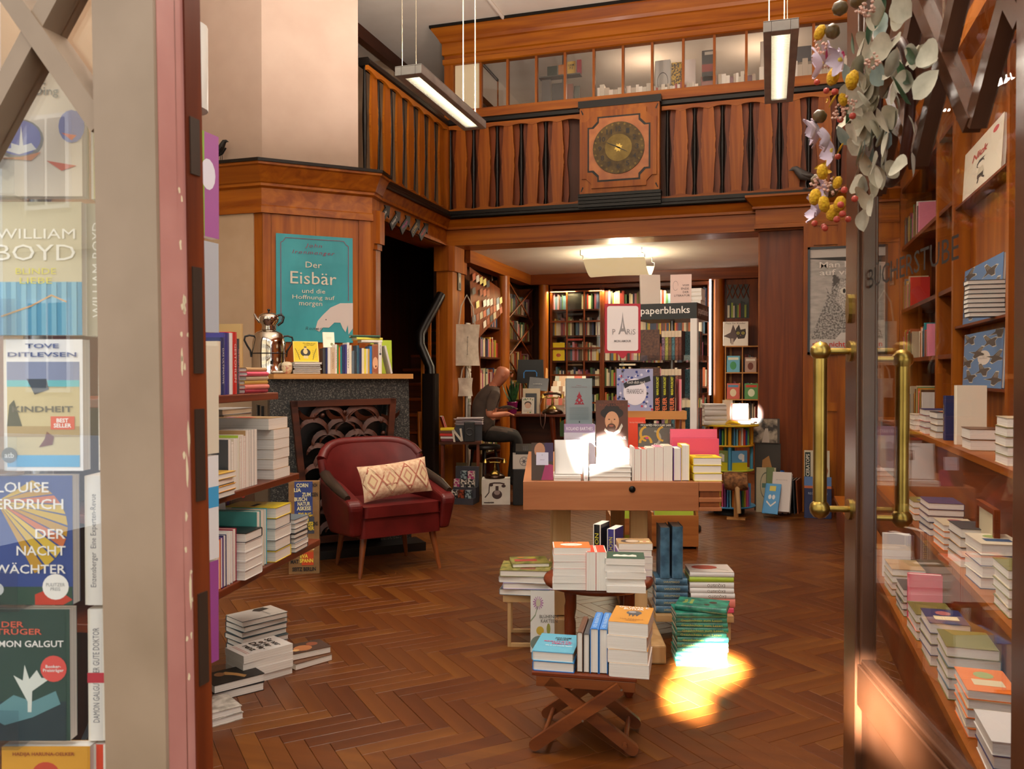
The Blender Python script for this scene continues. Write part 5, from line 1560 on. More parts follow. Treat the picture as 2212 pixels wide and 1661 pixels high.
SPN = [(196, 228, 195, 430, '#d9d2a0', None), (182, 240, 440, 726, '#b5ac98', 'WILLIAM BOYD'), (212, 262, 735, 1016, 'white', 'DOSTOJEWSKIJ'), (183, 226, 1028, 1307, 'white', 'Enzensberger  Eine Experten-Revue'), (190, 228, 1316, 1600, 'white', 'DAMON GALGUT  DER GUTE DOKTOR'), (230, 266, 1318, 1600, 'silver', 'CIARA GERAGHTY'), (203, 230, 1608, 1890, 'scarlet', None), (232, 262, 1612, 1890, 'petrol', 'HIRNZELT')]
for i, (x0, x1, y0, y1, cv, tx) in enumerate(SPN):
    a = cam_pt(x0, y1, RC + 0.012); b = cam_pt(x1, y1, RC + 0.012); c = cam_pt(x0, y0, RC + 0.012)
    t_, h_ = (b - a).length, c.z - a.z
    p = (a + b) / 2
    rowname = ['top', 'second', 'third', 'fourth', 'fifth', 'fifth', 'lowest', 'lowest'][i]
    o = book('%s paperback spine, %s row of the spinner rack%s' % (cv if not cv.startswith('#') else 'beige', rowname, ', beside the stile' if i in (5, 7) else ''), (p.x + fwd.x * 0.06, p.y + fwd.y * 0.06, a.z), (0.12, h_, t_), cv, YAW, 'spine', hard=False)
    if tx:
        stext(o, tx, '#f4f2ea' if i == 1 else '#6f6f78' if cv != 'petrol' else 'white', 0.72, 0.36, 0.0, up=True)
    if i == 4:
        print_on(o, [(rect(-0.008, -t_ / 2, 0.008, t_ / 2), '#c03040')], spine_m(o, -0.02, up=True))
# paperbacks seen past the leaf's edge, on a narrow wall rack
wr_ = thing('narrow_rack', 'narrow wire rack of face-out paperbacks just past the leaf edge', 'book rack', (cam_pt(405, 800, 2.0).x, cam_pt(405, 800, 2.0).y, 0), YAW)
mk('pole', MB().tube([(0, 0.03, 0), (0, 0.03, 1.95)], 0.01, C('#3a3a3c', 0.4, 0.6), 8).mesh('pole'), wr_)
mk('lamp_shade', MB().lathe([(0.05, 1.93), (0.05, 2.13), (0.0, 2.14)], C('#d4d0c6', 0.4), 16).mesh('lamp_shade'), wr_)
for i, (y0, y1, cv, lb) in enumerate(((275, 505, '#a8609c', 'pink and lime paperback edge high past the leaf'), (515, 715, 'silver', 'silver paperback edge below the pink one'), (745, 985, 'cream', 'cream paperback edge at door handle height'), (990, 1220, 'white', 'white paperback with a blue band past the leaf'), (1225, 1450, '#9c4a90', 'magenta paperback edge lowest past the leaf'))):
    a = cam_pt(418, y1, 1.9); c = cam_pt(418, y0, 1.9)
    o = book(lb, (a.x + fwd.x * 0.02, a.y + fwd.y * 0.02, a.z), (0.13, c.z - a.z, 0.022), cv, YAW + R(72), 'face', hard=False)
    if i == 3: fprint(o, [(rect(-0.5, 0.0, 0.5, 0.2), '#3f9ccc')])
    if i == 0: fprint(o, [(rect(-0.5, -0.5, 0.1, 0.5), '#8ab040'), (disc(0.2, 0.1, 0.2, 14, 0.15), '#e8e4ea')])
# ================================================================== WORKBENCH
BA = R(15.2)                                  # turn of the bench
bL, bR = cam_pt(1130, 1040, 4.02), cam_pt(1560, 1041, 3.985)
ZT = 0.78
bd = Vector((bR.x - bL.x, bR.y - bL.y)); BA = math.atan2(bd.y, bd.x); bw = bd.length
be, bn = bd.normalized(), Vector((-bd.y, bd.x)).normalized()          # along the front, away from it
wb = thing('workbench', 'old carpenter workbench used as book table, dovetailed front board with an iron bolt', 'workbench', (bL.x, bL.y, 0), BA)
BN = wood('bench', 'x')
bevel(mk('front_board', MB().box(0, bw - 0.11, 0, 0.06, ZT - 0.14, ZT, BN).box(bw - 0.11, bw, 0.0, 0.045, ZT - 0.045, ZT - 0.0, BN).box(bw - 0.11, bw, 0.0, 0.045, ZT - 0.098, ZT - 0.075, BN).box(bw - 0.11, bw, 0, 0.045, ZT - 0.14, ZT - 0.122, BN).mesh('front_board'), wb), 0.003)
mk('dovetail', MB().box(bw - 0.105, bw - 0.01, 0.006, 0.045, ZT - 0.075, ZT - 0.045, wood('stool', 'y')).mesh('dovetail'), wb)
mk('dovetail', MB().box(bw - 0.105, bw - 0.01, 0.006, 0.045, ZT - 0.122, ZT - 0.098, wood('stool', 'y')).mesh('dovetail'), wb)
mk('bench_top', MB().box(0.0, bw, 0.06, 1.55, ZT - 0.07, ZT - 0.001, wood('bench', 'y')).mesh('bench_top'), wb)
mk('side_board', MB().box(0, 0.04, 0.06, 1.55, ZT - 0.14, ZT - 0.07, wood('bench', 'y')).box(bw - 0.04, bw, 0.06, 1.55, ZT - 0.14, ZT - 0.07, wood('bench', 'y')).mesh('side_board'), wb)
mk('bolt', MB().lathe([(0.0, 0), (0.016, 0.001), (0.016, 0.005), (0.010, 0.010), (0.0, 0.011)], C('#1b1a19', 0.3, 0.8), 16).mesh('bolt'), wb, (bw * 0.55, 0.0, ZT - 0.036), (R(90), 0, 0))
PLW = wood('pale')
lx0, lx1 = (1195 - 1130) / 430 * bw, (1370 - 1130) / 430 * bw
for x0, x1, nm in ((lx0, lx0 + 0.09, 'leg'), (lx1, lx1 + 0.085, 'leg')):
    for y0 in (0.14, 1.30):
        bevel(mk('leg', MB().box(x0, x1, y0, y0 + 0.07, 0.09, ZT - 0.07, PLW).mesh('leg'), wb), 0.004)
    bevel(mk('foot_beam', MB().box(x0 - 0.01, x1 + 0.03 if x0 == lx1 else x1, -0.29 if x0 == lx1 else 0.10, 1.45, 0, 0.085, PLW).mesh('foot_beam'), wb), 0.008)


def onb(px, py, z=ZT, off=0.0):
    w = hz(px, py, z)
    return Vector((w.x + bn.x * off, w.y + bn.y * off, z + 0.0005))


def face_at(px0, px1, py0, py1, dpt, cover, label, th=0.02, lean=6, yaw=None, hard=True, zsnap=None, **kw):
    """a book standing face-out whose cover spans these pixels at camera depth dpt"""
    a = cam_pt(px0, py1, dpt); b = cam_pt(px1, py1, dpt); c = cam_pt(px0, py0, dpt)
    p = (a + b) / 2
    z = a.z if zsnap is None else zsnap
    return book(label, (p.x + fwd.x * th / 2, p.y + fwd.y * th / 2, z + 0.0005), ((b - a).length, (c.z - z) / math.cos(R(lean)), th), cover, BA if yaw is None else yaw, 'face', lean=R(lean), hard=hard, **kw)


# front row
o = face_at(1148, 1195, 958, 1039, 4.05, '#3b2a2c', 'slim dark book with a portrait and magenta cloak, at the left end of the workbench', 0.012, 7, zsnap=ZT)
fprint(o, [(rect(-0.5, -0.5, 0.5, 0.5), '#3f3028'), (rect(0.1, 0.0, 0.5, 0.5), '#3a2c4c'), (disc(-0.12, 0.30, 0.25, 16, 0.2), '#a9785a'), (disc(-0.18, 0.14, 0.14, 12, 0.07), '#4a2a1a'), ([(0.15, -0.05), (0.5, -0.1), (0.5, -0.5), (-0.05, -0.5)], '#93305c'), (rect(-0.28, -0.10, 0.28, 0.24), '#c9c6d8')])
ftext(o, 'C', 0.0, 0.17, 0.05, 0.04, '#555570')
ftext(o, 'ESSAIS', 0.0, 0.04, 0.2, 0.02, '#555570')
stw = stack('the low white pile on the workbench', onb(1226, 1040, off=0.11), 2, (0.13, 0.19, 0.012), ['white'], BA, jit=1, seed=21, hard=False, group='low white pile on the workbench')
o = face_at(1198, 1258, 953, 1033, 4.07, 'white', 'white book with a small black portrait, on the low white pile', 0.016, 12, zsnap=ZT + 0.026)
fprint(o, [(rect(0.17, 0.02, 0.49, 0.30), '#20201f'), (disc(0.33, 0.15, 0.11, 14, 0.10), '#9c9a96'), (disc(0.33, 0.235, 0.13, 14, 0.05), '#d0ceca')])
ftext(o, 'Jean Paul Sartre', 0.2, 0.40, 0.5, 0.05, '#2a2a28')
o = book('white paperback with a red title on its spine, on the workbench front', onb(1266, 1040, off=0.07), (0.13, 0.20, 0.020), 'white', BA, 'spine', hard=False)
stext(o, 'COURAGE', '#b03a4a', 0.25, 0.4, -0.32)
b3 = stack('the bluish pile at the workbench front', onb(1318, 1040, off=0.085), 3, (0.14, 0.205, 0.022), ['white'], BA + R(90) + R(180), jit=1, seed=22, names='bluish white', group='bluish white pile on the workbench')
fr_items = [(0.012, 0.12, 0.165, 'white'), (0.03, 0.11, 0.155, 'red'), (0.027, 0.11, 0.155, 'scarlet'), (0.036, 0.11, 0.16, 'ivory'), (0.042, 0.12, 0.165, 'pink'), (0.044, 0.12, 0.17, 'cream')]
q = onb(1366, 1040, off=0.0)
row('in the front row of the workbench', (q.x + bn.x * 0.02, q.y + bn.y * 0.02, q.z), BA, fr_items, 'up', hard=False, group='front row on the workbench')
q = onb(1456, 1040, off=0.0)
row('of the two yellow edged on the workbench', (q.x + bn.x * 0.015, q.y + bn.y * 0.015, q.z), BA, [(0.036, 0.16, 0.12, 'violet', None, None, 'violet and yellow'), (0.040, 0.175, 0.12, 'yellow')], 'fore', group='yellow edged books on the workbench')
y3 = stack('the yellow pile at the workbench end', onb(1528, 1040, off=0.08), 3, (0.14, 0.145, 0.038), ['lemon', 'yellow', 'yellow'], BA + R(2), jit=1, seed=23, group='yellow pile on the workbench')
fprint(y3[-1], [(rect(-0.3, -0.1, 0.3, 0.15), '#8a6a3a'), (rect(-0.2, -0.05, 0.2, 0.1), '#5a3a2a')])
for k, (dd_, h_, cv) in enumerate(((0.20, 0.19, 'rose'), (0.245, 0.235, '#e0607a'))):
    q = onb(1518, 1040, off=dd_)
    book('%s pink book standing behind the yellow pile' % ('short' if k == 0 else 'tall'), (q.x, q.y, q.z), (0.235, h_, 0.03), cv, BA, 'face', lean=R(3))
# second row on piles
def pile_for(px, py, dpt, n, dims, cover, lab, seed, yaw=None, **kw):
    """pile on the bench whose top comes to the height of that pixel"""
    w = cam_pt(px, py, dpt)
    t = (w.z - ZT - 0.002) / n
    return stack(lab, (w.x, w.y, ZT + 0.0005), n, (dims[0], dims[1], t - 0.0004), cover, BA if yaw is None else yaw, seed=seed, **kw), ZT + 0.0005 + n * t


pp, zt1 = pile_for(1322, 965, 4.42, 5, (0.17, 0.23, 0), ['white', 'ivory', 'white', 'salmon', 'white'], 'the pile under the ruffed man book', 24, yaw=BA + R(180), names='white', hard=False, jit=2, group='pile under the ruffed man book')
o = face_at(1288, 1357, 866, 960, 4.42, '#4a2a1c', 'brown biography with a bearded man in hat and ruff, mid workbench', 0.03, 5, zsnap=zt1)
fprint(o, [(rect(-0.5, -0.5, 0.5, 0.5), '#4d2b1d'), (disc(0.0, 0.22, 0.36, 24, 0.13), '#15100e'), (disc(0.0, 0.30, 0.24, 20, 0.13), '#15100e'), (disc(0.0, 0.05, 0.22, 20, 0.21), '#b98a68'), (disc(-0.02, -0.09, 0.14, 16, 0.09), '#4a2d1e'), (disc(-0.02, -0.055, 0.07, 12, 0.018), '#9c5a4a'), (disc(-0.09, 0.085, 0.03, 10, 0.012), '#241812'), (disc(0.08, 0.085, 0.03, 10, 0.012), '#241812'), ([(-0.02, 0.08), (0.03, 0.0), (-0.05, 0.0)], '#9c7050'),
           ([(-0.22, -0.10), (-0.12, -0.17), (0.05, -0.20), (0.2, -0.13), (0.3, 0.0), (0.34, -0.06), (0.24, -0.2), (0.05, -0.27), (-0.14, -0.24), (-0.25, -0.15)], '#c4bcb0')])
for s_, y_, hh_, ww_, c_ in (('VOLKER', 0.46, 0.05, 0.52, '#6e3a28'), ('REINHARDT', 0.395, 0.05, 0.78, '#6e3a28'), ('MONTAIGNE', -0.315, 0.065, 0.88, '#e4ded2'), ('Philosophie in Zeiten des Krieges', -0.39, 0.03, 0.84, '#9a5a34'), ('Eine Biographie  C.H.BECK', -0.45, 0.025, 0.6, '#c9b8a0')):
    ftext(o, s_, 0.0, y_, ww_, hh_, c_)
o = face_at(1219, 1286, 918, 1012, 4.34, '#8f7a9c', 'lavender topped photo book with white lettering, behind the philosopher book', 0.024, 8, zsnap=ZT)
fprint(o, [(rect(-0.5, -0.5, 0.5, 0.32), '#b9b6c4'), (disc(0.0, 0.0, 0.2, 16, 0.2), '#8b8894'), (rect(0.1, -0.5, 0.3, 0.3), '#c9c0b4')])
ftext(o, 'ROLAND BARTHES', 0.0, 0.40, 0.85, 0.07, '#e4dfe8')
q = cam_pt(1255, 916, 4.78)
pp2, zt2 = pile_for(1255, 916, 4.78, 5, (0.16, 0.22, 0), ['cream', 'slate', 'white'], 'the pile under the tall grey book', 25, jit=2, group='pile under the tall grey book')
o = face_at(1223, 1279, 818, 915, 4.76, '#7f8c90', 'tall grey green book with a red scroll ornament, upper left of the workbench', 0.045, 2, zsnap=zt2, yaw=BA + R(6))
fprint(o, [(disc(0.0, 0.06, 0.05, 10, 0.05), '#8c2434'), ([(0, 0.22), (0.03, 0.16), (0.10, 0.10), (0.06, 0.08), (0.16, 0.0), (0.10, 0.0), (0.20, -0.07), (-0.20, -0.07), (-0.10, 0.0), (-0.16, 0.0), (-0.06, 0.08), (-0.10, 0.10), (-0.03, 0.16)], '#8c2434'), (disc(0.0, 0.03, 0.04, 8, 0.03), '#7f8c90'), (disc(-0.08, -0.03, 0.025, 8, 0.02), '#7f8c90'), (disc(0.08, -0.03, 0.025, 8, 0.02), '#7f8c90')] + [(rect(-0.38, -0.13 - 0.026 * k, 0.36, -0.137 - 0.026 * k), '#5d6c72') for k in range(11)] + [(rect(-0.02, -0.47, 0.02, -0.43), '#2c3438')])
ftext(o, 'Vilars', -0.02, 0.345, 0.2, 0.02, '#7c3a44')
ftext(o, 'Zwei Bücher zur Vernunft', 0.0, 0.31, 0.6, 0.02, '#7c3a44')
o = face_at(1357, 1395, 903, 985, 4.62, 'scarlet', 'coral red book half hidden behind the ruffed man book', 0.02, 5, zsnap=ZT)
ftext(o, 'Mein lieber Heiratsschwindler', 0.0, 0.40, 0.8, 0.03, '#e8c0b0')
pp3, zt3 = pile_for(1418, 972, 4.36, 4, (0.15, 0.21, 0), ['beige', 'white'], 'the pile under the patterned book', 26, jit=2, group='pile under the patterned book')
o = face_at(1380, 1456, 917, 975, 4.34, '#2c2c26', 'novel with looping yellow and grey snake pattern, right of the ruffed man', 0.03, 8, zsnap=zt3)
fprint(o, [(rect(-0.5, -0.5, 0.5, 0.36), '#55524a'), (rect(-0.5, 0.36, 0.5, 0.5), '#16140f')] + [(stroke([(x0 + 0.16 * math.cos(R(a)), y0 + 0.26 * math.sin(R(a))) for a in range(a0, a0 + 200, 20)], 0.07), c_) for x0, y0, a0, c_ in ((-0.28, 0.1, 90, '#b98f2c'), (-0.05, -0.05, 270, '#8e8a7c'), (0.2, 0.1, 90, '#b98f2c'), (0.38, -0.1, 270, '#8e8a7c'), (-0.3, -0.25, 0, '#b98f2c'), (0.1, -0.3, 180, '#a59a70'))] + [([(-0.32, -0.05), (-0.26, 0.0), (-0.20, -0.05), (-0.26, -0.1)], '#b8386c'), ([(0.38, -0.02), (0.44, 0.03), (0.49, -0.02), (0.44, -0.07)], '#b8386c')])
ftext(o, 'MOHAMED MBOUGAR SARR', 0.0, 0.43, 0.86, 0.08, '#e8e2d0')
ftext(o, 'Die\ngeheimste', 0.02, -0.36, 0.5, 0.2, '#f0ece0')
# wooden riser crate with display books and a sign
cz = cam_pt(1407, 888, 5.0)
cr = thing('wooden_crate', 'shallow pale wooden crate raised at the back of the workbench', 'crate', (cz.x, cz.y, ZT + 0.0005), BA)
cw_ = (1480 - 1328) / 1800 * 5.0 / 2
mk('tray', MB().box(-cw_, cw_, 0, 0.012, cz.z - ZT - 0.05, cz.z - ZT, wood('oak', 'x')).box(-cw_, cw_, 0.012, 0.26, cz.z - ZT - 0.05, cz.z - ZT - 0.04, wood('oak', 'x')).box(-cw_, -cw_ + 0.012, 0.012, 0.26, cz.z - ZT - 0.05, cz.z - ZT, wood('oak', 'y')).box(cw_ - 0.012, cw_, 0.012, 0.26, cz.z - ZT - 0.05, cz.z - ZT, wood('oak', 'y')).mesh('tray'), cr)
for x in (-cw_ + 0.005, cw_ - 0.025):
    for y in (0.02, 0.23):
        mk('leg', MB().box(x, x + 0.02, y, y + 0.02, 0, cz.z - ZT - 0.05, wood('oak')).mesh('leg'), cr)
zc = cz.z - 0.0395
o = face_at(1333, 1411, 797, 890, 5.06, '#8d93bb', 'pale blue cookbook with scattered French motifs, on the wooden crate', 0.022, 3, zsnap=zc)
rnd = random.Random(31)
sc_ = []
for i in range(70):
    x, y = rnd.uniform(-0.47, 0.47), rnd.uniform(-0.48, 0.48)
    if x * x / 0.1 + (y + 0.0) ** 2 / 0.075 > 1:
        c_ = rnd.choice(['#b02c44', '#2b3f8c', '#2b3f8c', '#d8d8ea', '#23283c'])
        k = rnd.choice([3, 4, 6])
        a = rnd.uniform(0, 6)
        sc_.append(([(x + 0.04 * math.cos(a + 6.283 * j / k), y + 0.03 * math.sin(a + 6.283 * j / k)) for j in range(k)], c_))
fprint(o, [(rect(-0.5, -0.5, 0.5, 0.5), '#9aa0c4')] + sc_ + [(disc(0, 0.02, 0.32, 28, 0.28), '#e4e2ea'), (stroke([(-0.30, 0.14), (-0.15, 0.20), (0.1, 0.22), (0.42, 0.30)], 0.11), '#20242c')])
ftext(o, 'Koch dich nach', 0.03, 0.22, 0.5, 0.06, 'white', shear=0.2)
ftext(o, 'FRANKREICH', 0.0, 0.03, 0.45, 0.10, '#30343c')
fprint(o, [(rect(-0.05, -0.09, -0.01, -0.05), '#b02c44')])
q = cam_pt(1413, 890, 5.05)
fe = row('of the black yellow lettered trio on the crate', (q.x, q.y, zc + 0.0005), BA, [(0.040, 0.25, 0.15, 'black'), (0.041, 0.25, 0.15, 'black'), (0.041, 0.25, 0.15, 'black')], 'spine', gap=0.003, group='black spines on the crate')
for b in fe:
    stext(b, 'FEUER', '#e07a4a', 0.36, 0.62, -0.2, up=True, bold=0.02)
    stext(b, 'MARIA POURCHET', '#c8cc2c', 0.44, 0.38, 0.26, up=True, bold=0.02)
book('thin white paperback right of the black trio on the crate', (q.x + be.x * 0.143, q.y + be.y * 0.143 + 0.05, zc + 0.0005), (0.14, 0.23, 0.012), 'rose', BA, 'spine', hard=False)
# Paris sign
sgp = cam_pt(1352, 770, 4.95)
sg = thing('table_sign', 'red framed table sign with a drawn Eiffel tower and grey lettering', 'sign', (sgp.x - 0.02, sgp.y, ZT + 0.0005), BA)
zb_, zt_ = cam_pt(1352, 763, 4.95).z - ZT, cam_pt(1352, 656, 4.95).z - ZT
hw_ = (1390 - 1313) / 1800 * 4.95 / 2
mk('sign_frame', MB().prism([(-hw_, zb_), (hw_, zb_), (hw_, zt_), (-hw_, zt_)], -0.004, 0.004, C('#a3122c', 0.35), 'y').prism([(-0.03, zb_), (0.03, zb_), (0.008, zb_ - 0.03), (-0.008, zb_ - 0.03)], -0.004, 0.004, C('#a3122c', 0.35), 'y').mesh('sign_frame'), sg)
w2, h2 = hw_ - 0.014, (zt_ - zb_) / 2 - 0.014
rr = 0.012
pl = [(x * (w2 - rr) + rr * math.cos(R(a)), y * (h2 - rr) + rr * math.sin(R(a))) for x, y, a0 in ((1, 1, 0), (-1, 1, 90), (-1, -1, 180), (1, -1, 270)) for a in (a0, a0 + 45, a0 + 90)]
zm = (zb_ + zt_) / 2
Ms = T(0, -0.0045, zm) @ RX(R(90))
GRY = '#8a8688'
eif = [(-0.026, -0.035), (-0.016, -0.005), (-0.008, 0.03), (-0.003, 0.065), (0.0, 0.10), (0.003, 0.065), (0.008, 0.03), (0.016, -0.005), (0.026, -0.035), (0.017, -0.035), (0.010, -0.018), (-0.010, -0.018), (-0.017, -0.035)]
print_on(sg, [(pl, '#e6e0e0'), (eif, GRY), ([(-0.004, 0.0), (0.004, 0.0), (0.0, 0.045)], '#e6e0e0')], Ms)
text(sg, 'P', 0.018, 0.032, GRY, T(-0.052, -0.0062, zm - 0.02) @ RX(R(90)))
text(sg, 'RiS', 0.05, 0.032, GRY, T(0.05, -0.0062, zm - 0.02) @ RX(R(90)))
text(sg, 'MON AMOUR', 0.10, 0.013, '#6e6a6c', T(0, -0.0062, zm - 0.075) @ RX(R(90)), bold=0.03)
mk('rod', MB().tube([(0, 0, zb_ - 0.03), (0, 0, 0.0)], 0.006, CLEAR, 8).mesh('rod'), sg)
mk('foot', MB().box(-0.05, 0.05, -0.03, 0.03, 0, 0.006, CLEAR).mesh('foot'), sg)
# ================================================================== NOTEBOOK SPINNER
nb = cam_pt(1452, 800, 6.95)
NY = YAW - R(24)
sp_n = thing('notebook_spinner', 'clear acrylic notebook spinner with a black header lettered in white', 'display', (nb.x, nb.y, 0), NY)
hwN = 0.255
zh0, zh1 = cam_pt(1400, 690, 6.75).z, cam_pt(1400, 656, 6.75).z
mk('header', MB().box(-hwN, hwN, -hwN, hwN, zh0, zh1, C('#0c0c0d', 0.3)).mesh('header'), sp_n)
for a in range(4):
    Mh = RZ(R(90 * a)) @ T(0, -hwN - 0.001, (zh0 + zh1) / 2) @ RX(R(90))
    text(sp_n, 'paperblanks', 0.40, 0.075, 'white', Mh, bold=0.01)
tiers = [cam_pt(1400, 778, 6.75).z, cam_pt(1400, 860, 6.75).z, cam_pt(1400, 935, 6.75).z]
for z in tiers:
    mk('tier', MB().box(-hwN, hwN, -hwN, hwN, z - 0.012, z - 0.002, CLEAR).box(-hwN, hwN, -hwN, -hwN + 0.004, z - 0.002, z + 0.04, CLEAR).box(hwN - 0.004, hwN, -hwN, hwN, z - 0.002, z + 0.04, CLEAR).mesh('tier'), sp_n)
ACR = two_tone('frosted_acrylic', '#d6d2ce', '#e6e2de', 3, rough=0.2)
mk('corner_panel', MB().box(hwN - 0.05, hwN, -hwN - 0.004, -hwN, tiers[2], zh0, ACR).box(hwN, hwN + 0.004, -hwN, -hwN + 0.06, tiers[2], zh0, ACR).mesh('corner_panel'), sp_n)
mk('pole', MB().tube([(0, 0, 0.1), (0, 0, zh0)], 0.02, C('#9a9a9a', 0.3, 0.9), 10).mesh('pole'), sp_n)
mk('base', MB().lathe([(0.24, 0), (0.24, 0.03), (0.05, 0.08), (0.03, 0.12)], C('#1a1a1b', 0.4), 24).mesh('base'), sp_n)
rnd = random.Random(8)
FM = T(nb.x, nb.y, 0) @ RZ(NY)
NB2 = ['#8a6a7c', '#b0a050', '#7a5a3c', '#4a7a84', '#8c5a44', '#6c3c30', '#4c5a70', '#8a7a60']
ORN = lambda i: two_tone('ornate_%d' % (i % 8), NB[i % 8], NB2[i % 8], 90, rough=0.4)
NB = ['#3a2740', '#6a7a38', '#4a2e22', '#23404a', '#5a2c22', '#4a2018', '#2b3040', '#5c4a38']
for ti, z in enumerate(tiers):
    tn = ('upper', 'middle', 'lower')[ti]
    hN = 0.235 if ti < 2 else 0.2
    x = -0.03
    for k in range(6):
        t = 0.026
        w3 = FM @ Vector((x + t / 2, -hwN + 0.006 + 0.075, z))
        o = book('ornate notebook, %s from the left on the front %s tier of the acrylic spinner' % (ORD[k], tn), (w3.x, w3.y, z + 0.0005), (0.14, hN, t), ORN(k), NY, 'spine', name='notebook', cat='notebook', group='notebooks on the acrylic spinner')
        print_on(o, [(rect(-hN / 2, -t / 2, -hN / 2 + 0.05, t / 2), '#c9b79c')], spine_m(o, 0))
        x += t + 0.001
    if ti < 2:
        for k in range(2):
            w3 = FM @ Vector((-0.13 - 0.012 * k, -hwN + 0.03 + 0.03 * k, z))
            book('large dark brown notebook face-out, %s on the %s tier of the spinner' % (('front', 'rear')[k], tn), (w3.x, w3.y, z + 0.0005), (0.16, 0.20 + 0.05 * k, 0.02), two_tone('tooled_cover', '#3a2018', '#5e3a26', 50, rough=0.45), NY, 'face', lean=R(2), name='notebook', cat='notebook', group='notebooks on the acrylic spinner')
    y = -0.098
    for k in range(4):
        t = 0.032
        w3 = FM @ Vector((hwN - 0.006 - 0.075, y + t / 2, z))
        o = book('ornate notebook, %s from the corner on the side %s tier of the spinner' % (ORD[k], tn), (w3.x, w3.y, z + 0.0005), (0.14, hN, t), ORN(k + 3), NY + R(90), 'spine', name='notebook', cat='notebook', group='notebooks on the acrylic spinner')
        y += t + 0.001
q = FM @ Vector((-0.05, -hwN + 0.06, zh1))
for k, (dx, dy, ya) in enumerate(((-0.10, 0.0, 10), (0.02, 0.04, -16))):
    w3 = FM @ Vector((-0.02 + dx * 1.0, -hwN + 0.08 + dy, zh1))
    o = book('pale pink book standing %s on the notebook spinner' % ('half open, its cream back showing' if k == 0 else 'in front, titled in black capitals'), (w3.x + (0.10 if k else -0.02) * rgt.x, w3.y + (0.10 if k else -0.02) * rgt.y, zh1 + 0.0005), (0.17, 0.245, 0.026), '#d8bcb4' if k else '#d6cbc0', YAW + R(ya), 'face', lean=R(5), hard=False)
    if k:
        fprint(o, [(stroke([(-0.25 + 0.12 * math.cos(R(a)), 0.12 + 0.16 * math.sin(R(a))) for a in range(0, 340, 20)], 0.012), '#7a6a68')])
        for j, s_ in enumerate(('VOM', 'ENDE', 'DER', 'LITERATUR')):
            ftext(o, s_, (0.23, 0.2, 0.24, 0.06)[j], 0.13 - 0.115 * j, (0.3, 0.36, 0.27, 0.74)[j], 0.065, '#3c3234')
w3 = FM @ Vector((0.18, -0.0, zh1))
stack('the white pile on top of the notebook spinner', (w3.x, w3.y, zh1 + 0.0005), 4, (0.17, 0.15, 0.032), ['white'], NY + R(90), jit=2, seed=41, hard=False, names='soft white', group='white pile on the spinner')
# ================================================================== ROUND TABLE
rc = hz(1292, 1243, 0.46)
rt = thing('round_table', 'small round dark wooden table with turned legs, before the workbench', 'table', (rc.x, rc.y, 0))
DK = wood('mahog', 'x')
mk('table_top', MB().lathe([(0.20, 0.425), (0.222, 0.432), (0.228, 0.445), (0.222, 0.457), (0.21, 0.46), (0, 0.46)], DK, 40).mesh('table_top'), rt)
for a in (52, 142, 232, 322):
    x, y = 0.165 * math.cos(R(a + 8)), 0.165 * math.sin(R(a + 8))
    mk('leg', MB().lathe([(0.014, 0), (0.020, 0.015), (0.022, 0.05), (0.015, 0.07), (0.019, 0.085), (0.019, 0.10), (0.015, 0.11), (0.021, 0.2), (0.021, 0.30), (0.016, 0.32), (0.020, 0.34), (0.023, 0.36), (0.023, 0.425)], wood('mahog'), 14, c=(x, y)).mesh('leg'), rt)
ZRt = 0.4605
ra = R(12)
def on_rt(px, py, off=0.0):
    w = hz(px, py, 0.46)
    return (w.x, w.y + off, ZRt)


oo = stack('the orange topped pile on the round table', on_rt(1225, 1276, 0.07), 6, (0.145, 0.115, 0.027), ['white', 'white', 'white', 'salmon', 'white', 'orange'], BA + R(0), jit=1.2, seed=51, hard=False, group='orange topped pile')
fprint(oo[-1], [(disc(0, 0.02, 0.30, 24, 0.2), '#efe9dc'), (disc(0, 0.02, 0.17, 20, 0.11), '#d8d0c0'), (disc(0, 0.02, 0.10, 20, 0.06), '#efe9dc')])
ftext(oo[-1], 'EVERY', 0.0, 0.36, 0.42, 0.12, '#7a3a10', bold=0.02)
ftext(oo[-1], 'DAY', -0.1, -0.36, 0.4, 0.10, '#b85a18')
q = on_rt(1266, 1276, 0.0)
row('of the red topped pair on the round table', (q[0], q[1] + 0.0, ZRt), BA, [(0.038, 0.13, 0.15, 'scarlet'), (0.041, 0.13, 0.15, 'scarlet')], 'up', hard=False, group='red topped pair')
gg = stack('the green topped round table pile', on_rt(1342, 1282, 0.075), 5, (0.15, 0.12, 0.026), ['white', 'white', 'white', 'white', 'bottle'], BA - R(4), jit=2.2, seed=52, hard=False, group='bottle green topped pile')
fprint(gg[-1], [([(-0.3, -0.2), (-0.3, 0.0), (-0.2, 0.12), (-0.1, 0.02), (0.0, 0.1), (0.1, 0.0), (0.2, 0.12), (0.3, 0.02), (0.3, -0.2)], '#d8d8cc')])
br2 = stack('the pattern topped round table pile', on_rt(1362, 1248, 0.08), 5, (0.14, 0.115, 0.027), ['violet', 'white', 'white', 'violet', 'tan'], BA, jit=1.5, seed=53, hard=False, group='brown pattern topped pile')
fprint(br2[-1], [(rect(-0.5, -0.5, 0.5, 0.32), '#9c7c4c'), (disc(-0.12, -0.05, 0.28, 20, 0.3), '#3c2c28'), (disc(-0.06, -0.05, 0.2, 20, 0.22), '#b9a48c'), (rect(0.15, -0.25, 0.45, -0.05), '#d8c8a0'), (rect(0.25, -0.2, 0.35, -0.1), '#b0382c')])
ftext(br2[-1], 'ED BURGESS', 0.0, 0.41, 0.7, 0.08, '#3a3028')
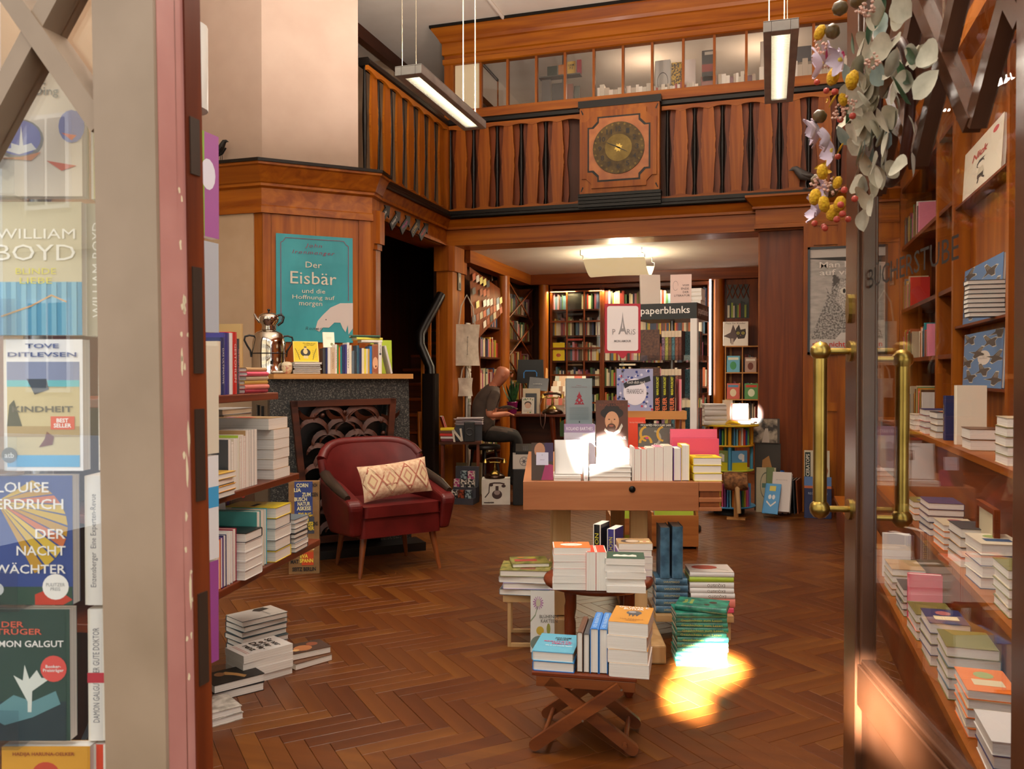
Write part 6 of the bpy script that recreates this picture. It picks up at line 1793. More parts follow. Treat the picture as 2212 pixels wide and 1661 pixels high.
for k, (px, py, h_, cv, lb) in enumerate(((1300, 1190, 0.17, 'black', 'black paperback with yellow lines standing at the back of the round table'), (1318, 1200, 0.15, 'indigo', 'dark violet paperback beside the black one on the round table'))):
    q = hz(1297 + 30 * k, 1225, 0.46)
    o = book(lb, (q.x, q.y + 0.02, ZRt), (0.11, h_ + 0.02, 0.035), cv, BA - R(25), 'spine', hard=False)
    stext(o, 'NOIR' if k == 0 else 'NACHT', '#c8c02c', 0.4, 0.5, 0.1)
# ================================================================== FOLDING STOOL IN FRONT
sc = hz(1262, 1455, 0.27)
SA = BA - R(9)
fs_ = thing('folding_stool', 'low folding wooden stool with crossed legs carrying books, nearest the door', 'stool', (sc.x, sc.y + 0.0, 0), SA)
SW = wood('stool', 'x')
bevel(mk('seat_board', MB().box(-0.18, 0.18, -0.02, 0.235, 0.258, 0.272, wood('mahog', 'x')).mesh('seat_board'), fs_), 0.003)
for y in (-0.018, 0.205):
    bevel(mk('seat_rail', MB().box(-0.165, 0.175, y, y + 0.024, 0.222, 0.258, SW).mesh('seat_rail'), fs_), 0.002)
for y, s, nm in ((-0.045, 1, 'a'), (-0.018, -1, 'b'), (0.20, -1, 'a'), (0.227, 1, 'b')):
    a, b = Vector((-s * 0.165, 0.028)), Vector((s * 0.125, 0.24))
    d = (b - a).normalized(); nrm = Vector((-d.y, d.x)) * 0.02
    ends = []
    for k in range(7):
        q = math.pi / 2 + math.pi * k / 6
        ends.append(tuple(a + d * (0.02 * math.cos(q) + 0.0) + nrm * math.sin(q)))
    poly = ends + [tuple(b - nrm), tuple(b + nrm)]
    bevel(mk('leg', MB().prism(poly, y, y + 0.022, SW, 'y').mesh('leg'), fs_), 0.003)
for x in (-0.14, 0.14):
    mk('stretcher', MB().tube([(x, -0.04, 0.045), (x, 0.25, 0.045)], 0.009, SW, 8).mesh('stretcher'), fs_)
for x, z in ((0.0, 0.125), (0.13, 0.24)):
    mk('screw', MB().tube([(x, -0.047, z), (x, -0.045, z)], 0.004, C('#8c8478', 0.3, 0.9), 8).mesh('screw'), fs_)
ZS = 0.2725
FS = T(sc.x, sc.y, 0) @ RZ(SA)
def on_fs(x, y):
    w = FS @ Vector((x, y, 0)); return (w.x, w.y, ZS)


bb = stack('the sky blue pile on the folding stool', on_fs(-0.105, 0.09), 2, (0.145, 0.20, 0.034), ['blue', 'sky'], SA + R(-2), jit=2, seed=61, group='sky blue pile on the stool')
fprint(bb[-1], [(rect(-0.5, -0.5, 0.5, 0.5), '#4f95ae')])
for s_, x_, y_, ww_, hh_, c_ in (('JOACHIM\nBAUER', 0.1, 0.22, 0.4, 0.17, '#1f3440'), ('REALITÄTS-', 0.02, 0.06, 0.7, 0.08, '#b02a58'), ('VERLUST', 0.12, -0.05, 0.5, 0.08, '#b02a58'), ('Wie KI und virtuelle Welten', 0.08, -0.17, 0.66, 0.05, '#d0e2ea')):
    ftext(bb[-1], s_, x_, y_, ww_, hh_, c_, bold=0.02)
q = on_fs(-0.026, 0.0)
bs = row('of the four standing on the folding stool', q, SA, [(0.021, 0.19, 0.14, 'brown'), (0.021, 0.19, 0.135, 'charcoal'), (0.029, 0.20, 0.155, 'blue'), (0.029, 0.20, 0.155, 'blue')], 'up', group='four standing on the stool', gap=0.002)
for b in bs[2:]:
    stext(b, 'ATZEL  VERLASSENE STRASSEN', '#bcd8ee', 0.85, 0.4, up=True)
os_ = stack('the mustard topped pile on the folding stool', on_fs(0.153, 0.085), 4, (0.135, 0.20, 0.046), ['white', 'amber', 'white', 'amber'], SA + R(-3), jit=1.6, seed=62, hard=False, group='mustard topped pile on the stool')
t_ = os_[-1]
fprint(t_, [(rect(-0.5, -0.5, 0.5, 0.5), '#b87e24'), (disc(0.05, 0.1, 0.2, 16, 0.13), '#4c4a4c'), (disc(0.0, 0.14, 0.1, 12, 0.06), '#8c8a8c'), ([(-0.08, 0.05), (-0.04, -0.15), (0.0, 0.0), (0.05, -0.15), (0.1, 0.0), (0.15, -0.12), (0.22, 0.05)], '#3c3a3c')])
ftext(t_, "OCTAVIA E.\nBUTLER", 0.0, 0.36, 0.8, 0.2, 'white', bold=0.02)
ftext(t_, 'THE PARABLE\nSERIES', 0.05, -0.34, 0.6, 0.14, '#7c4c18')
# ================================================================== LOW STAND, LEFT PILES
pa_ = hz(1091, 1397); pz = 0.25
ls_ = thing('frame_stand', 'low pale stand of slim wooden battens carrying cookbooks', 'stand', (pa_.x, pa_.y, 0), BA)
OK_ = wood('pale', 'x')
W_ = 0.215
mk('top_board', MB().box(-0.01, W_, -0.005, 0.24, pz - 0.035, pz, OK_).mesh('top_board'), ls_)
for y in (0.0, 0.22):
    mk('leg', MB().box(0.012, 0.028, y, y + 0.016, 0, pz - 0.035, wood('pale')).mesh('leg'), ls_)
    mk('leg', MB().box(W_ - 0.03, W_ - 0.014, y, y + 0.016, 0, pz - 0.035, wood('pale')).mesh('leg'), ls_)
    mk('foot_batten', MB().box(0.028, W_ - 0.03, y, y + 0.016, 0, 0.016, OK_).mesh('foot_batten'), ls_)
LS = T(pa_.x, pa_.y, 0) @ RZ(BA)
w3 = LS @ Vector((0.105, 0.075, 0))
ck_ = stack('the garden cookbook pile on the low stand', (w3.x, w3.y, pz + 0.0005), 4, (0.24, 0.20, 0.03), ['slate', 'lilac', 'silver', '#7c7c48'], BA + R(-4), jit=3, seed=71, names='garden picture', group='garden cookbook pile')
GARD = two_tone('garden_cover', '#4c5a24', '#a09450', 25, rough=0.4)
fprint(ck_[-1], [(rect(-0.5, -0.5, 0.5, 0.5), GARD), (rect(-0.1, -0.4, 0.2, 0.0), '#7a4a34'), (disc(-0.2, 0.3, 0.08, 10, 0.06), '#b04030')])
o = book('second garden picture book lying askew over the cookbook pile', (w3.x + 0.0, w3.y + 0.03, pz + 0.123), (0.18, 0.15, 0.02), GARD, BA + R(8))
fprint(o, [(rect(-0.4, -0.2, 0.2, 0.1), '#a04038'), (disc(0.1, 0.3, 0.12, 10, 0.1), '#b8a83c'), (disc(-0.2, 0.35, 0.1, 10, 0.08), '#c07a34')])
k0, k1 = hz(1146, 1402), hz(1196, 1402)
o = face_at(1146, 1198, 1283, 1402, 3.86, '#d6d4cc', 'tall botanical book with a purple flower and cactus, leaning on the low stand', 0.02, 9, zsnap=0.0, yaw=BA)
fprint(o, [(rect(-0.5, -0.5, 0.5, 0.5), '#cfcec8'), (stroke([(-0.5, 0.0), (-0.3, 0.1), (-0.2, 0.25)], 0.03), '#7f8c70')] + [(stroke([(-0.18, 0.30), (-0.18 + 0.22 * math.cos(R(a)), 0.30 + 0.11 * math.sin(R(a)))], 0.02), '#9a5f94') for a in range(0, 360, 24)] + [(disc(-0.18, 0.30, 0.10, 14, 0.06), '#b7b49c'), (disc(-0.1, -0.15, 0.16, 14, 0.07), '#b89c34'), (disc(0.25, -0.12, 0.08, 12, 0.09), '#8c8c3c'), (disc(-0.1, -0.36, 0.4, 18, 0.13), '#6c7c74'), (disc(0.2, -0.4, 0.2, 14, 0.1), '#4c5c54')])
ftext(o, 'BLÜHENDE\nKAKTEEN', 0.28, 0.05, 0.8, 0.14, '#4c4844')
# ================================================================== PILES RIGHT OF THE TABLES
bs0 = hz(1440, 1326, 0.122)
lb_ = thing('low_platform', 'low pale wooden board under the blue and the cookbook piles', 'stand', (bs0.x, bs0.y, 0), BA)
zp = 0.122
mk('board', MB().box(-0.055, 0.32, -0.03, 0.30, zp - 0.03, zp, wood('pale', 'x')).mesh('board'), lb_)
for x in (0.14, 0.28):
    mk('bearer', MB().box(x, x + 0.03, -0.01, 0.28, 0, zp - 0.03, wood('pale', 'y')).mesh('bearer'), lb_)
LB = T(bs0.x, bs0.y, 0) @ RZ(BA)
BLUE = two_tone('blue_spine', '#2f5068', '#54809c', 18, rough=0.4, stretch=(1, 1, 1))
w3 = LB @ Vector((0.027, 0.08, 0))
bl5 = stack('the blue pile beside the workbench leg', (w3.x, w3.y, zp + 0.0005), 5, (0.14, 0.155, 0.034), [BLUE], BA + R(90), jit=1.0, seed=81, names='deep blue', group='blue pile by the workbench')
for b in bl5:
    stext(b, 'SARAMAGO', '#c8bc7c', 0.5, 0.3)
zz = zp + 5 * 0.0344 + 0.001
w3 = LB @ Vector((-0.03, 0.005, 0))
bl2 = row('of the blue pair on the blue pile', (w3.x, w3.y, zz), BA, [(0.046, 0.25, 0.15, BLUE, None, None, 'tall'), (0.052, 0.255, 0.15, BLUE, None, None, 'tall')], 'spine', gap=0.012, group='tall blue pair')
w3 = LB @ Vector((0.225, 0.10, 0))
CKB = ['white', 'rose', 'white', 'white', 'lime', 'white', 'salmon']
cb = stack('the cookbook pile right of the blue one', (w3.x, w3.y, zp + 0.0005), 7, (0.17, 0.215, 0.033), ['rose', 'salmon', 'white', 'white', 'white', 'lime', 'white'], BA + R(90), jit=1.6, seed=82, group='cookbook pile beside the workbench', thick=[0.026, 0.045, 0.026, 0.024, 0.03, 0.024, 0.026])
for b, s_ in zip(cb[1:5], ('LOTTE', 'EXQUISITO', 'EXQUISITO', 'EXQUISITO')):
    stext(b, s_, '#5a4a3c', 0.4, 0.6, -0.1, up=True)
fprint(cb[5], [(disc(0.1, 0.0, 0.28, 16, 0.2), '#2c2018'), (disc(0.15, 0.05, 0.16, 14, 0.12), '#c0502c')])
fprint(cb[6], [(rect(-0.5, -0.5, 0.5, 0.5), '#d8ccc0'), (disc(0.1, 0.1, 0.25, 14, 0.3), '#b0503c'), (stroke([(-0.3, -0.4), (0.3, 0.3)], 0.02), '#5c6c3c')])
gq = hz(1484, 1440)
GRN = two_tone('green_teal_cover', '#0f4a40', '#2c8c74', 30, rough=0.4)
gr = stack('the green pile on the floor', (gq.x + 0.045, gq.y + 0.085, 0.0), 11, (0.15, 0.225, 0.0215), [GRN], BA + R(90), jit=2.2, seed=84, names='green', group='green pile on the floor')
for b in gr[:10]:
    stext(b, 'Geschichten zum Lesen', '#c8c44c', 0.8, 0.4)
o = book('green book turned askew on top of the green floor pile', (gq.x + 0.06, gq.y + 0.09, 11 * 0.0219 + 0.001), (0.15, 0.225, 0.024), GRN, BA + R(72))
ftext(o, 'Nach-\ndenken', 0.0, 0.28, 0.5, 0.2, '#c8c44c')
fprint(o, [(disc(0.1, -0.2, 0.12, 10, 0.08), '#3c2c20'), (disc(-0.2, -0.1, 0.08, 8, 0.06), '#3c2c20')])
# record crates under the bench
for k, (p0_, p1_, y_, lab) in enumerate((((1318, 1184), (1385, 1184), 0.0, 'low orange wooden record crate under the middle of the workbench'), ((1408, 1186), (1492, 1178), 0.0, 'orange wooden record crate at the right under the workbench'))):
    a, b = hz(*p0_), hz(*p1_)
    d = Vector((b.x - a.x, b.y - a.y)); ya = BA; L_ = d.length
    c_ = thing('record_crate', lab, 'crate', (a.x, a.y, 0), ya)
    ORW = wood('olive_wood', 'x')
    hgt = 0.27 if k else 0.24
    mk('front', MB().box(0, L_, 0, 0.015, 0.02 if k else 0.10, hgt - 0.02, ORW).mesh('front'), c_)
    mk('side', MB().box(0, 0.015, 0.015, 0.42, 0, hgt, ORW).mesh('side'), c_)
    mk('side', MB().box(L_ - 0.015, L_, 0.015, 0.42, 0, hgt + 0.02, ORW).mesh('side'), c_)
    mk('base', MB().box(0.015, L_ - 0.015, 0.015, 0.42, 0.02, 0.035, ORW).mesh('base'), c_)
    CM = T(a.x, a.y, 0) @ RZ(ya)
    for j in range(2):
        w3 = CM @ Vector((L_ / 2, 0.05 + 0.055 * j, 0.036))
        book('%s record sleeve, %s from the front in the %s crate' % (('lime', 'black', 'white', 'red', 'navy')[j], ORD[j], 'left' if k == 0 else 'right'), (w3.x, w3.y, 0.036), (L_ - 0.05, 0.25 + 0.02 * (j % 2), 0.012), ('lime', 'black', 'white', 'red', 'navy')[j], ya, 'face', lean=R(6), hard=False, name='record_sleeve', cat='record', group='records in the crates under the workbench')
# ================================================================== ALCOVE AT THE BACK
FARP = ['#8c2a22', '#c0b49a', '#3c5a3a', '#d2c6ac', '#a8552a', '#2c3a5c', '#c8a030', '#6a2a3c', '#e0d8c4', '#4a6a7c', '#b03a2c', '#7c8c3a', '#d8cca8', '#5a4630', '#b87a8c', '#3a3a3c']
rb = random.Random(77)


def fill(p0, p1, z, h0, h1, depth, pal=None, tmin=0.016, tmax=0.036, gaps=0.0):
    """far books standing from p0 to p1, spines to the room (to the right of p0->p1 when seen from above)"""
    p0, p1 = Vector(p0), Vector(p1)
    d = (p1 - p0); L_ = d.length; d.normalize()
    M_ = Matrix(((d.x, -d.y, 0, p0.x), (d.y, d.x, 0, p0.y), (0, 0, 1, 0), (0, 0, 0, 1)))
    s = 0.0
    while True:
        t = rb.uniform(tmin, tmax)
        if s + t > L_: break
        if rb.random() < gaps:
            s += t; continue
        h = rb.uniform(h0, h1)
        SB.X = M_
        SB.box(s, s + t - 0.001, rb.uniform(0, 0.012), depth, z, z + h, C(rb.choice(pal or FARP), 0.5))
        s += t
    SB.X = Matrix.Identity(4)


def case_front(name, label, X0, X1, Yf, dep, zs, ztop, mat='deep', rot=None):
    """a bookcase against the back wall, boards at heights zs"""
    o = thing(name, label, 'bookcase', (X0, Yf, 0)) if rot is None else thing(name, label, 'bookcase', rot[0], rot[1])
    w = X1 - X0
    for x in (0, w - 0.03):
        mk('upright', MB().box(x, x + 0.03, 0, dep, 0, ztop, wood(mat)).mesh('upright'), o)
    mk('back_board', MB().box(0.03, w - 0.03, dep - 0.01, dep, 0, ztop, wood('dark')).mesh('back_board'), o)
    for z in zs:
        mk('shelf_board', MB().box(0.03, w - 0.03, 0.01, dep - 0.01, z - 0.022, z, wood('dark', 'x')).mesh('shelf_board'), o)
    mk('head', MB().box(0, w, -0.01, dep, ztop - 0.045, ztop, wood(mat, 'x')).mesh('head'), o)
    return o


YB = BW - 0.02
ZS_ = [0.06, 0.42, 0.78, 1.13, 1.48, 1.83, 2.19]
xA, xB, xC = hy(1188, 800, YB).x, hy(1300, 800, YB).x, hy(1533, 800, YB).x
c1 = case_front('glazed_bookcase', 'glazed bookcase with square panes at the back of the alcove', xA, xB, YB, 0.30, ZS_, 2.52)
door_w = xB - xA
for j in range(1, 3):
    mk('glazing_bar', MB().box(door_w * j / 3 - 0.010, door_w * j / 3 + 0.010, -0.02, -0.002, 0.9, 2.44, wood('deep')).mesh('glazing_bar'), c1)
for z in (0.9, 1.28, 1.65, 2.02, 2.44):
    mk('glazing_bar', MB().box(0.0, door_w, -0.018, -0.003, z - 0.012, z + 0.012, wood('deep', 'x')).mesh('glazing_bar'), c1)
mk('pane', MB().box(0.02, door_w - 0.02, -0.012, -0.009, 0.9, 2.44, glass()).mesh('pane'), c1)
c2 = case_front('open_bookcase', 'wide open bookcase behind the notebook spinner', xB + 0.002, xC, YB, 0.30, ZS_, 2.52)
for x0, x1, nm in ((xA, xB, 0), (xB, xC, 1)):
    for i, z in enumerate(ZS_[1:]):
        wA, wB = x0 + 0.035, x1 - 0.035
        fill((wA, YB + 0.05), (wB, YB + 0.05), z + 0.0005, 0.18, 0.265, 0.17, gaps=0.02)
        if 1.1 < z < 2.1:
            k = 0.10
            SB.box(wA + 0.2, wA + 0.42, YB + 0.03, YB + 0.2, z + 0.28, z + 0.305, C(rb.choice(FARP), 0.5))
o = book('yellow book with a red oval face-out in the glazed bookcase', (hy(1206, 778, YB).x, YB + 0.018, ZS_[4] + 0.0005), (0.17, 0.25, 0.02), 'yellow', 0, 'face', lean=R(2))
fprint(o, [(disc(0, -0.2, 0.2, 14, 0.1), '#c0502c')])
book('dark poster-like book face-out on the top shelf of the glazed bookcase', (hy(1240, 664, YB).x, YB + 0.018, ZS_[6] + 0.0005), (0.2, 0.25, 0.02), '#2b2a24', 0, 'face', lean=R(2))
# columns of the alcove
for k, (px, Yc) in enumerate(((1174, BW - 0.06), (1553, BW - 0.08))):
    x = hy(px, 800, Yc).x
    struct('trim_%d' % (9 + k), MB().lathe([(0.07, 0), (0.07, ZB - 0.14)], wood('panel'), 16, c=(x, Yc)), label='round wooden column at the back of the alcove')
# panelled bay with little lattice windows at the right of the alcove
xq0, xq1 = hy(1568, 700, BW - 0.02).x, AX - 0.01
bay = struct('trim_11', MB().box(xq0, xq1, BW - 0.04, BW + 0.1, 0, 2.53, wood('deep')), label='panelled bay with a small lattice window in the alcove')
wx0, wx1 = hy(1570, 640, BW - 0.05).x, hy(1618, 640, BW - 0.05).x
mk('lattice_window', MB().box(wx0, wx1, BW - 0.046, BW - 0.04, 2.02, 2.46, C('#1c130c', 0.3)).mesh('lattice_window'), bay)
for k in range(4):
    xa = wx0 + (wx1 - wx0) * k / 4
    for s in (0, 1):
        x0_, x1_ = (xa, xa + (wx1 - wx0) / 4) if s else (xa + (wx1 - wx0) / 4, xa)
        mk('lattice_bar', MB().tube([(x0_, BW - 0.05, 2.28), (x1_, BW - 0.05, 2.46)], 0.008, wood('deep'), 5).mesh('lattice_bar'), bay)
fill((wx0 + 0.01, BW - 0.075), (wx1 - 0.01, BW - 0.075), 2.03, 0.14, 0.22, 0.025, ['#8ca03a', '#1c2c2c', '#8c2a22', '#2c4a2c', '#cfc8b4'])
# children's wall shelf
kx0, kx1 = hy(1566, 745, BW - 0.26).x, hy(1640, 745, BW - 0.26).x
kz = [hy(1590, y, BW - 0.26).z for y in (747, 804, 862, 905)]
ks = thing('wire_bookshelf', "thin wooden children's bookshelf on the alcove wall", 'shelf', (kx0, BW - 0.26, 0))
kw_ = min(kx1, AX - 0.02) - kx0
for z in kz:
    mk('board', MB().box(0, kw_, 0, 0.18, z - 0.015, z, wood('oak', 'x')).mesh('board'), ks)
for x in (0.0, kw_ * 0.5, kw_ - 0.012):
    mk('divider', MB().box(x, x + 0.012, 0.01, 0.18, kz[-1], kz[0] - 0.015, wood('oak')).mesh('divider'), ks)
mk('bracket', MB().box(0.05, 0.08, 0.169, 0.179, kz[-1] - 0.3, kz[0] + 0.05, wood('oak')).mesh('bracket'), ks)
o = book("white picture book with a drawn grey cat on the children's shelf", (hy(1589, 745, BW - 0.2).x, BW - 0.235, kz[0] + 0.0005), (0.31, 0.31, 0.03), 'white', 0, 'face', lean=R(3))
fprint(o, [([(-0.48, -0.1), (-0.2, 0.05), (-0.1, 0.38), (0.02, 0.1), (0.05, 0.15), (0.1, -0.1), (-0.1, -0.4), (-0.2, -0.4), (-0.22, -0.2)], '#5a4c50'), ([(0.0, 0.05), (0.02, 0.2), (0.14, 0.38), (0.2, 0.16), (0.4, 0.2), (0.42, 0.0), (0.36, -0.2), (0.1, -0.22)], '#3c3638'), (disc(0.1, 0.02, 0.06, 12), '#c8c25c'), (disc(0.3, 0.02, 0.06, 12), '#c8c25c'), (disc(0.1, 0.02, 0.02, 8, 0.05), '#1c1a1a'), (disc(0.3, 0.02, 0.02, 8, 0.05), '#1c1a1a'), ([(0.18, -0.06), (0.22, -0.06), (0.2, -0.1)], '#c07a80'), (rect(-0.18, -0.45, -0.08, -0.2), '#b0a4a0')])
ftext(o, 'Platz für Kinder', 0.0, 0.43, 0.8, 0.07, '#6a5a60')
for k, (fx, zi, w_, h_, cv, lb) in enumerate(((0.03, 1, 0.16, 0.21, '#5fa8c8', 'blue green picture book on the middle board'), (0.56, 1, 0.14, 0.19, '#a5887c', 'pinkish picture book with a brown oval on the middle board'), (0.03, 2, 0.16, 0.2, '#c0584c', 'red and blue train book on the lower board'), (0.55, 2, 0.17, 0.2, '#4c8a4c', 'green picture book on the lower board'), (0.03, 3, 0.15, 0.2, '#d8b840', 'yellow picture book on the lowest board'))):
    o = book("%s of the children's shelf" % lb, (kx0 + fx * kw_ + w_ / 2 + 0.01, BW - 0.235, kz[zi] + 0.0005), (w_, h_, 0.015), cv, 0, 'face', lean=R(4))
    fprint(o, [(disc(0.0, -0.1, 0.25, 14, 0.25), ('#3c8c5c', '#6a3428', '#d8ccb0', '#d8e0c8', '#a04030')[k]), (rect(-0.4, 0.25, 0.4, 0.4), ('#d8d8c8', '#d8d0c8', '#4c8ab0', '#c03a2c', '#4a7ab0')[k])])
    for fa, fb in ((0.04, 0.47), (0.54, 0.96)):
        fill((kx0 + fa * kw_, BW - 0.165), (kx0 + fb * kw_, BW - 0.165), kz[zi] + 0.0005, 0.15, 0.23, 0.07, tmin=0.008, tmax=0.02) if k in (0, 2, 4) else None
# ---- left side of the alcove: shelf unit, lattice cabinet, card slope
XL = LX + 0.10
def left_unit(px0, px1, zs, name, label, ztop, dep=0.20):
    y0, y1 = hx(px0, 800, XL).y, hx(px1, 800, XL).y
    o = thing(name, label, 'bookcase', (XL, y0, 0), R(90))
    w = y1 - y0
    for x in (0, w - 0.03):
        mk('upright', MB().box(x, x + 0.03, 0, dep, 0, ztop, wood('deep')).mesh('upright'), o)
    mk('back_board', MB().box(0.03, w - 0.03, dep - 0.01, dep, 0, ztop, wood('dark')).mesh('back_board'), o)
    for z in zs:
        mk('shelf_board', MB().box(0.03, w - 0.03, 0, dep - 0.01, z - 0.022, z, wood('dark', 'x')).mesh('shelf_board'), o)
    return o, y0, y1


u1, ya, yb_ = left_unit(1036, 1082, [0.35, 0.75, 1.12, 1.50, 1.87], 'side_bookcase', 'narrow side bookcase left in the alcove', 2.2)
for z in (0.35, 0.75, 1.12, 1.50, 1.87):
    fill((XL - 0.02, ya + 0.04), (XL - 0.02, yb_ - 0.04), z + 0.0005, 0.17, 0.25, 0.15)
u2, yc, yd = left_unit(1094, 1150, [0.45, 0.95, 1.35, 1.75, 2.1], 'lattice_cabinet', 'dark cabinet with a diamond lattice door left in the alcove', 2.5)
for z in (0.95, 1.35, 1.75, 2.1):
    fill((XL - 0.02, yc + 0.04), (XL - 0.02, yd - 0.04), z + 0.0005, 0.17, 0.26, 0.14, gaps=0.15)
wc_ = yd - yc
for k in range(3):
    for s in (0, 1):
        z0_, z1_ = 1.0 + 0.5 * k, 1.5 + 0.5 * k
        xa, xb2 = (0.02, wc_ - 0.02) if s else (wc_ - 0.02, 0.02)
        mk('lattice_bar', MB().tube([(xa, -0.01, z0_), (xb2, -0.01, z1_)], 0.012, wood('deep'), 5).mesh('lattice_bar'), u2)
mk('pane', MB().box(0.03, wc_ - 0.03, -0.004, -0.002, 0.9, 2.45, glass()).mesh('pane'), u2)
struct('trim_12', MB().lathe([(0.08, 0), (0.08, ZB - 0.14)], wood('panel'), 16, c=(XL + 0.01, hx(1086, 800, XL).y)), label='round column between the side bookcase and the lattice cabinet')
# sloping underside of the stairs hung with cards
sa, sb_ = hx(1013, 570, XL + 0.0), hx(1080, 640, XL + 0.0)
csl = thing('card_slope', 'sloping panel hung with rows of postcards beneath the stairs', 'card display', (XL + 0.012, 8.75, 0))
y0_, y1_ = hx(1012, 600, XL).y - 8.75, hx(1078, 600, XL).y - 8.75
PA = [Vector((0.0, y0_, 2.50)), Vector((0.0, y1_, 2.36)), Vector((0.0, y1_, 2.02)), Vector((0.0, y0_, 1.55))]
sl_ = MB(); sl_.add([tuple(PA[0]), tuple(PA[1]), (0.03, y1_, 2.06), (0.03, y0_, 1.62)], [(0, 1, 2, 3), (3, 2, 1, 0)], wood('deep'))
mk('panel', sl_.mesh('panel'), csl)
rb2 = random.Random(12)
for r_ in range(5):
    for k in range(9):
        u = (k + 0.5) / 9; v = (r_ + 0.5) / 5
        if rb2.random() < 0.12 or (v < 0.4 and u > 0.55): continue
        top = 2.48 - 0.12 * u; bot = 1.66 + 0.42 * u
        y, z = y0_ + (y1_ - y0_) * u, top + (bot - top) * v
        ww, hh = 0.10, 0.075
        cc = rb2.choice(['#c9c0b0', '#8c4a30', '#d8d2c6', '#4a4a48', '#b0a080', '#a85a3c', '#6c7c8c', '#d8c878'])
        mk('card', MB().add([(0.036, y - ww / 2, z - hh / 2 - 0.02), (0.036, y + ww / 2, z - hh / 2 + 0.012), (0.031, y + ww / 2, z + hh / 2 + 0.012), (0.031, y - ww / 2, z + hh / 2 - 0.02)], [(0, 1, 2, 3)], C(cc, 0.4)).mesh('card'), csl)
# white postcard stand in front
pc = hx(1026, 800, XL + 0.12)
pcs = thing('postcard_stand', 'slim white postcard stand against the side bookcase', 'stand', (XL + 0.05, pc.y, 0))
mk('pole', MB().box(-0.02, 0.0, -0.05, 0.05, 0, 1.86, C('#cfcac0', 0.5)).mesh('pole'), pcs)
for k in range(7):
    z = 0.95 + 0.125 * k
    for s in (0, 1):
        mk('postcard', MB().box(0.002, 0.006, -0.052 + 0.054 * s, -0.002 + 0.054 * s, z, z + 0.11, C('#d8d4cc', 0.5)).box(0.006, 0.0065, -0.045 + 0.054 * s, -0.009 + 0.054 * s, z + 0.03, z + 0.075, C(rb2.choice(['#5a6a4c', '#8c7c60', '#b0a48c', '#6c5a44']), 0.5)).mesh('postcard'), pcs)
# picture and cloth bags on the corner column
xf = LX + 0.072
pfy = hx(991, 608, xf).y
pf = thing('small_picture', 'tiny framed portrait on the corner column', 'picture', (xf, pfy, hx(991, 608, xf).z))
mk('picture_frame', MB().box(0, 0.012, -0.045, 0.045, -0.10, 0.10, C('#4a3a20', 0.4)).mesh('picture_frame'), pf)
print_on(pf, [(rect(-0.035, -0.09, 0.035, 0.09), '#8c8678'), (disc(0, 0.02, 0.02, 12, 0.03), '#c0b090'), (rect(-0.025, -0.08, 0.025, -0.02), '#4a4438')], T(0.0125, 0, 0) @ RZ(R(90)) @ RX(R(90)))


def tote(px, pyt, pyb, pxw, label, col, dx=0.0):
    yy = hx(px, 750, xf + dx).y
    zt, zb = hx(px, pyt, xf + dx).z, hx(px, pyb, xf + dx).z
    w = pxw
    o = thing('tote_bag', label, 'bag', (xf + dx + 0.06, yy - 0.09, zt), R(-52))
    h = zt - zb
    zc_ = -h * 0.42
    mk('bag_body', MB().grid(lambda u, v: (0.010 + 0.012 * math.sin(math.pi * u) + 0.006 * math.sin(5 * v + 3 * u), (u - 0.5) * w * (1.0 - 0.10 * math.sin(3 * v)), -h + v * (h + zc_)), 8, 8, two_tone('canvas_' + col[1:], col, '#d8cdbc', 12, rough=0.9)).mesh('bag_body'), o)
    mk('handle', MB().tube([(0.01, -w * 0.3, zc_), (0.01, -w * 0.22, zc_ * 0.4), (0.012, 0, -0.005), (0.01, w * 0.22, zc_ * 0.4), (0.01, w * 0.3, zc_)], 0.008, C('#c9bdac', 0.9), 6).mesh('handle'), o)
    mk('hook', MB().tube([(-0.004, 0, 0.005), (0.02, 0, 0.0)], 0.004, C('#4a4036', 0.4, 0.8), 5).mesh('hook'), o)
    return o, w, h


o, w_, h_ = tote(1003, 638, 790, 0.30, 'cream cloth bag printed in black, hanging on the corner column', '#c0b4a2', 0.03)
text(o, 'buchhandlung', 0.2, 0.02, '#2c2826', T(0.034, 0.0, -h_ * 0.72) @ RZ(R(90)) @ RX(R(90)) @ RZ(R(90)))
tote(1000, 788, 855, 0.17, 'smaller cloth bag with faded print hanging below the first bag', '#b8a898')
# ================================================================== SHOPKEEPER AND DESK
pd_ = 9.4
dsk0, dsk1 = cam_pt(1088, 894, pd_), cam_pt(1222, 893, pd_ - 0.1)
zd = dsk0.z
dv = Vector((dsk1.x - dsk0.x, dsk1.y - dsk0.y)); da = math.atan2(dv.y, dv.x); dl_ = dv.length
dk = thing('sales_desk', 'dark wooden sales desk with splayed legs at the back', 'desk', (dsk0.x, dsk0.y, 0), da)
DKW = wood('mahog', 'x')
bevel(mk('desk_top', MB().box(0, dl_, 0, 0.60, zd - 0.03, zd, DKW).mesh('desk_top'), dk), 0.004)
for x0, x1 in ((0.10, 0.16), (dl_ - 0.16, dl_ - 0.04)):
    for y in (0.05, 0.50):
        mk('leg', MB().tube([(x0, y, zd - 0.03), (x0 + (0.02 if x0 < 0.3 else 0.07), y, 0)], [0.035, 0.02], wood('mahog'), 8).mesh('leg'), dk)
mk('modesty_panel', MB().box(0.12, dl_ - 0.1, 0.40, 0.42, 0.35, zd - 0.03, wood('dark', 'x')).mesh('modesty_panel'), dk)
DM = T(dsk0.x, dsk0.y, 0) @ RZ(da)
def on_dk(px, y=0.08):
    s = (px - 1088) / (1222 - 1088) * dl_
    w = DM @ Vector((s, y, 0)); return (w.x, w.y, zd + 0.0005)


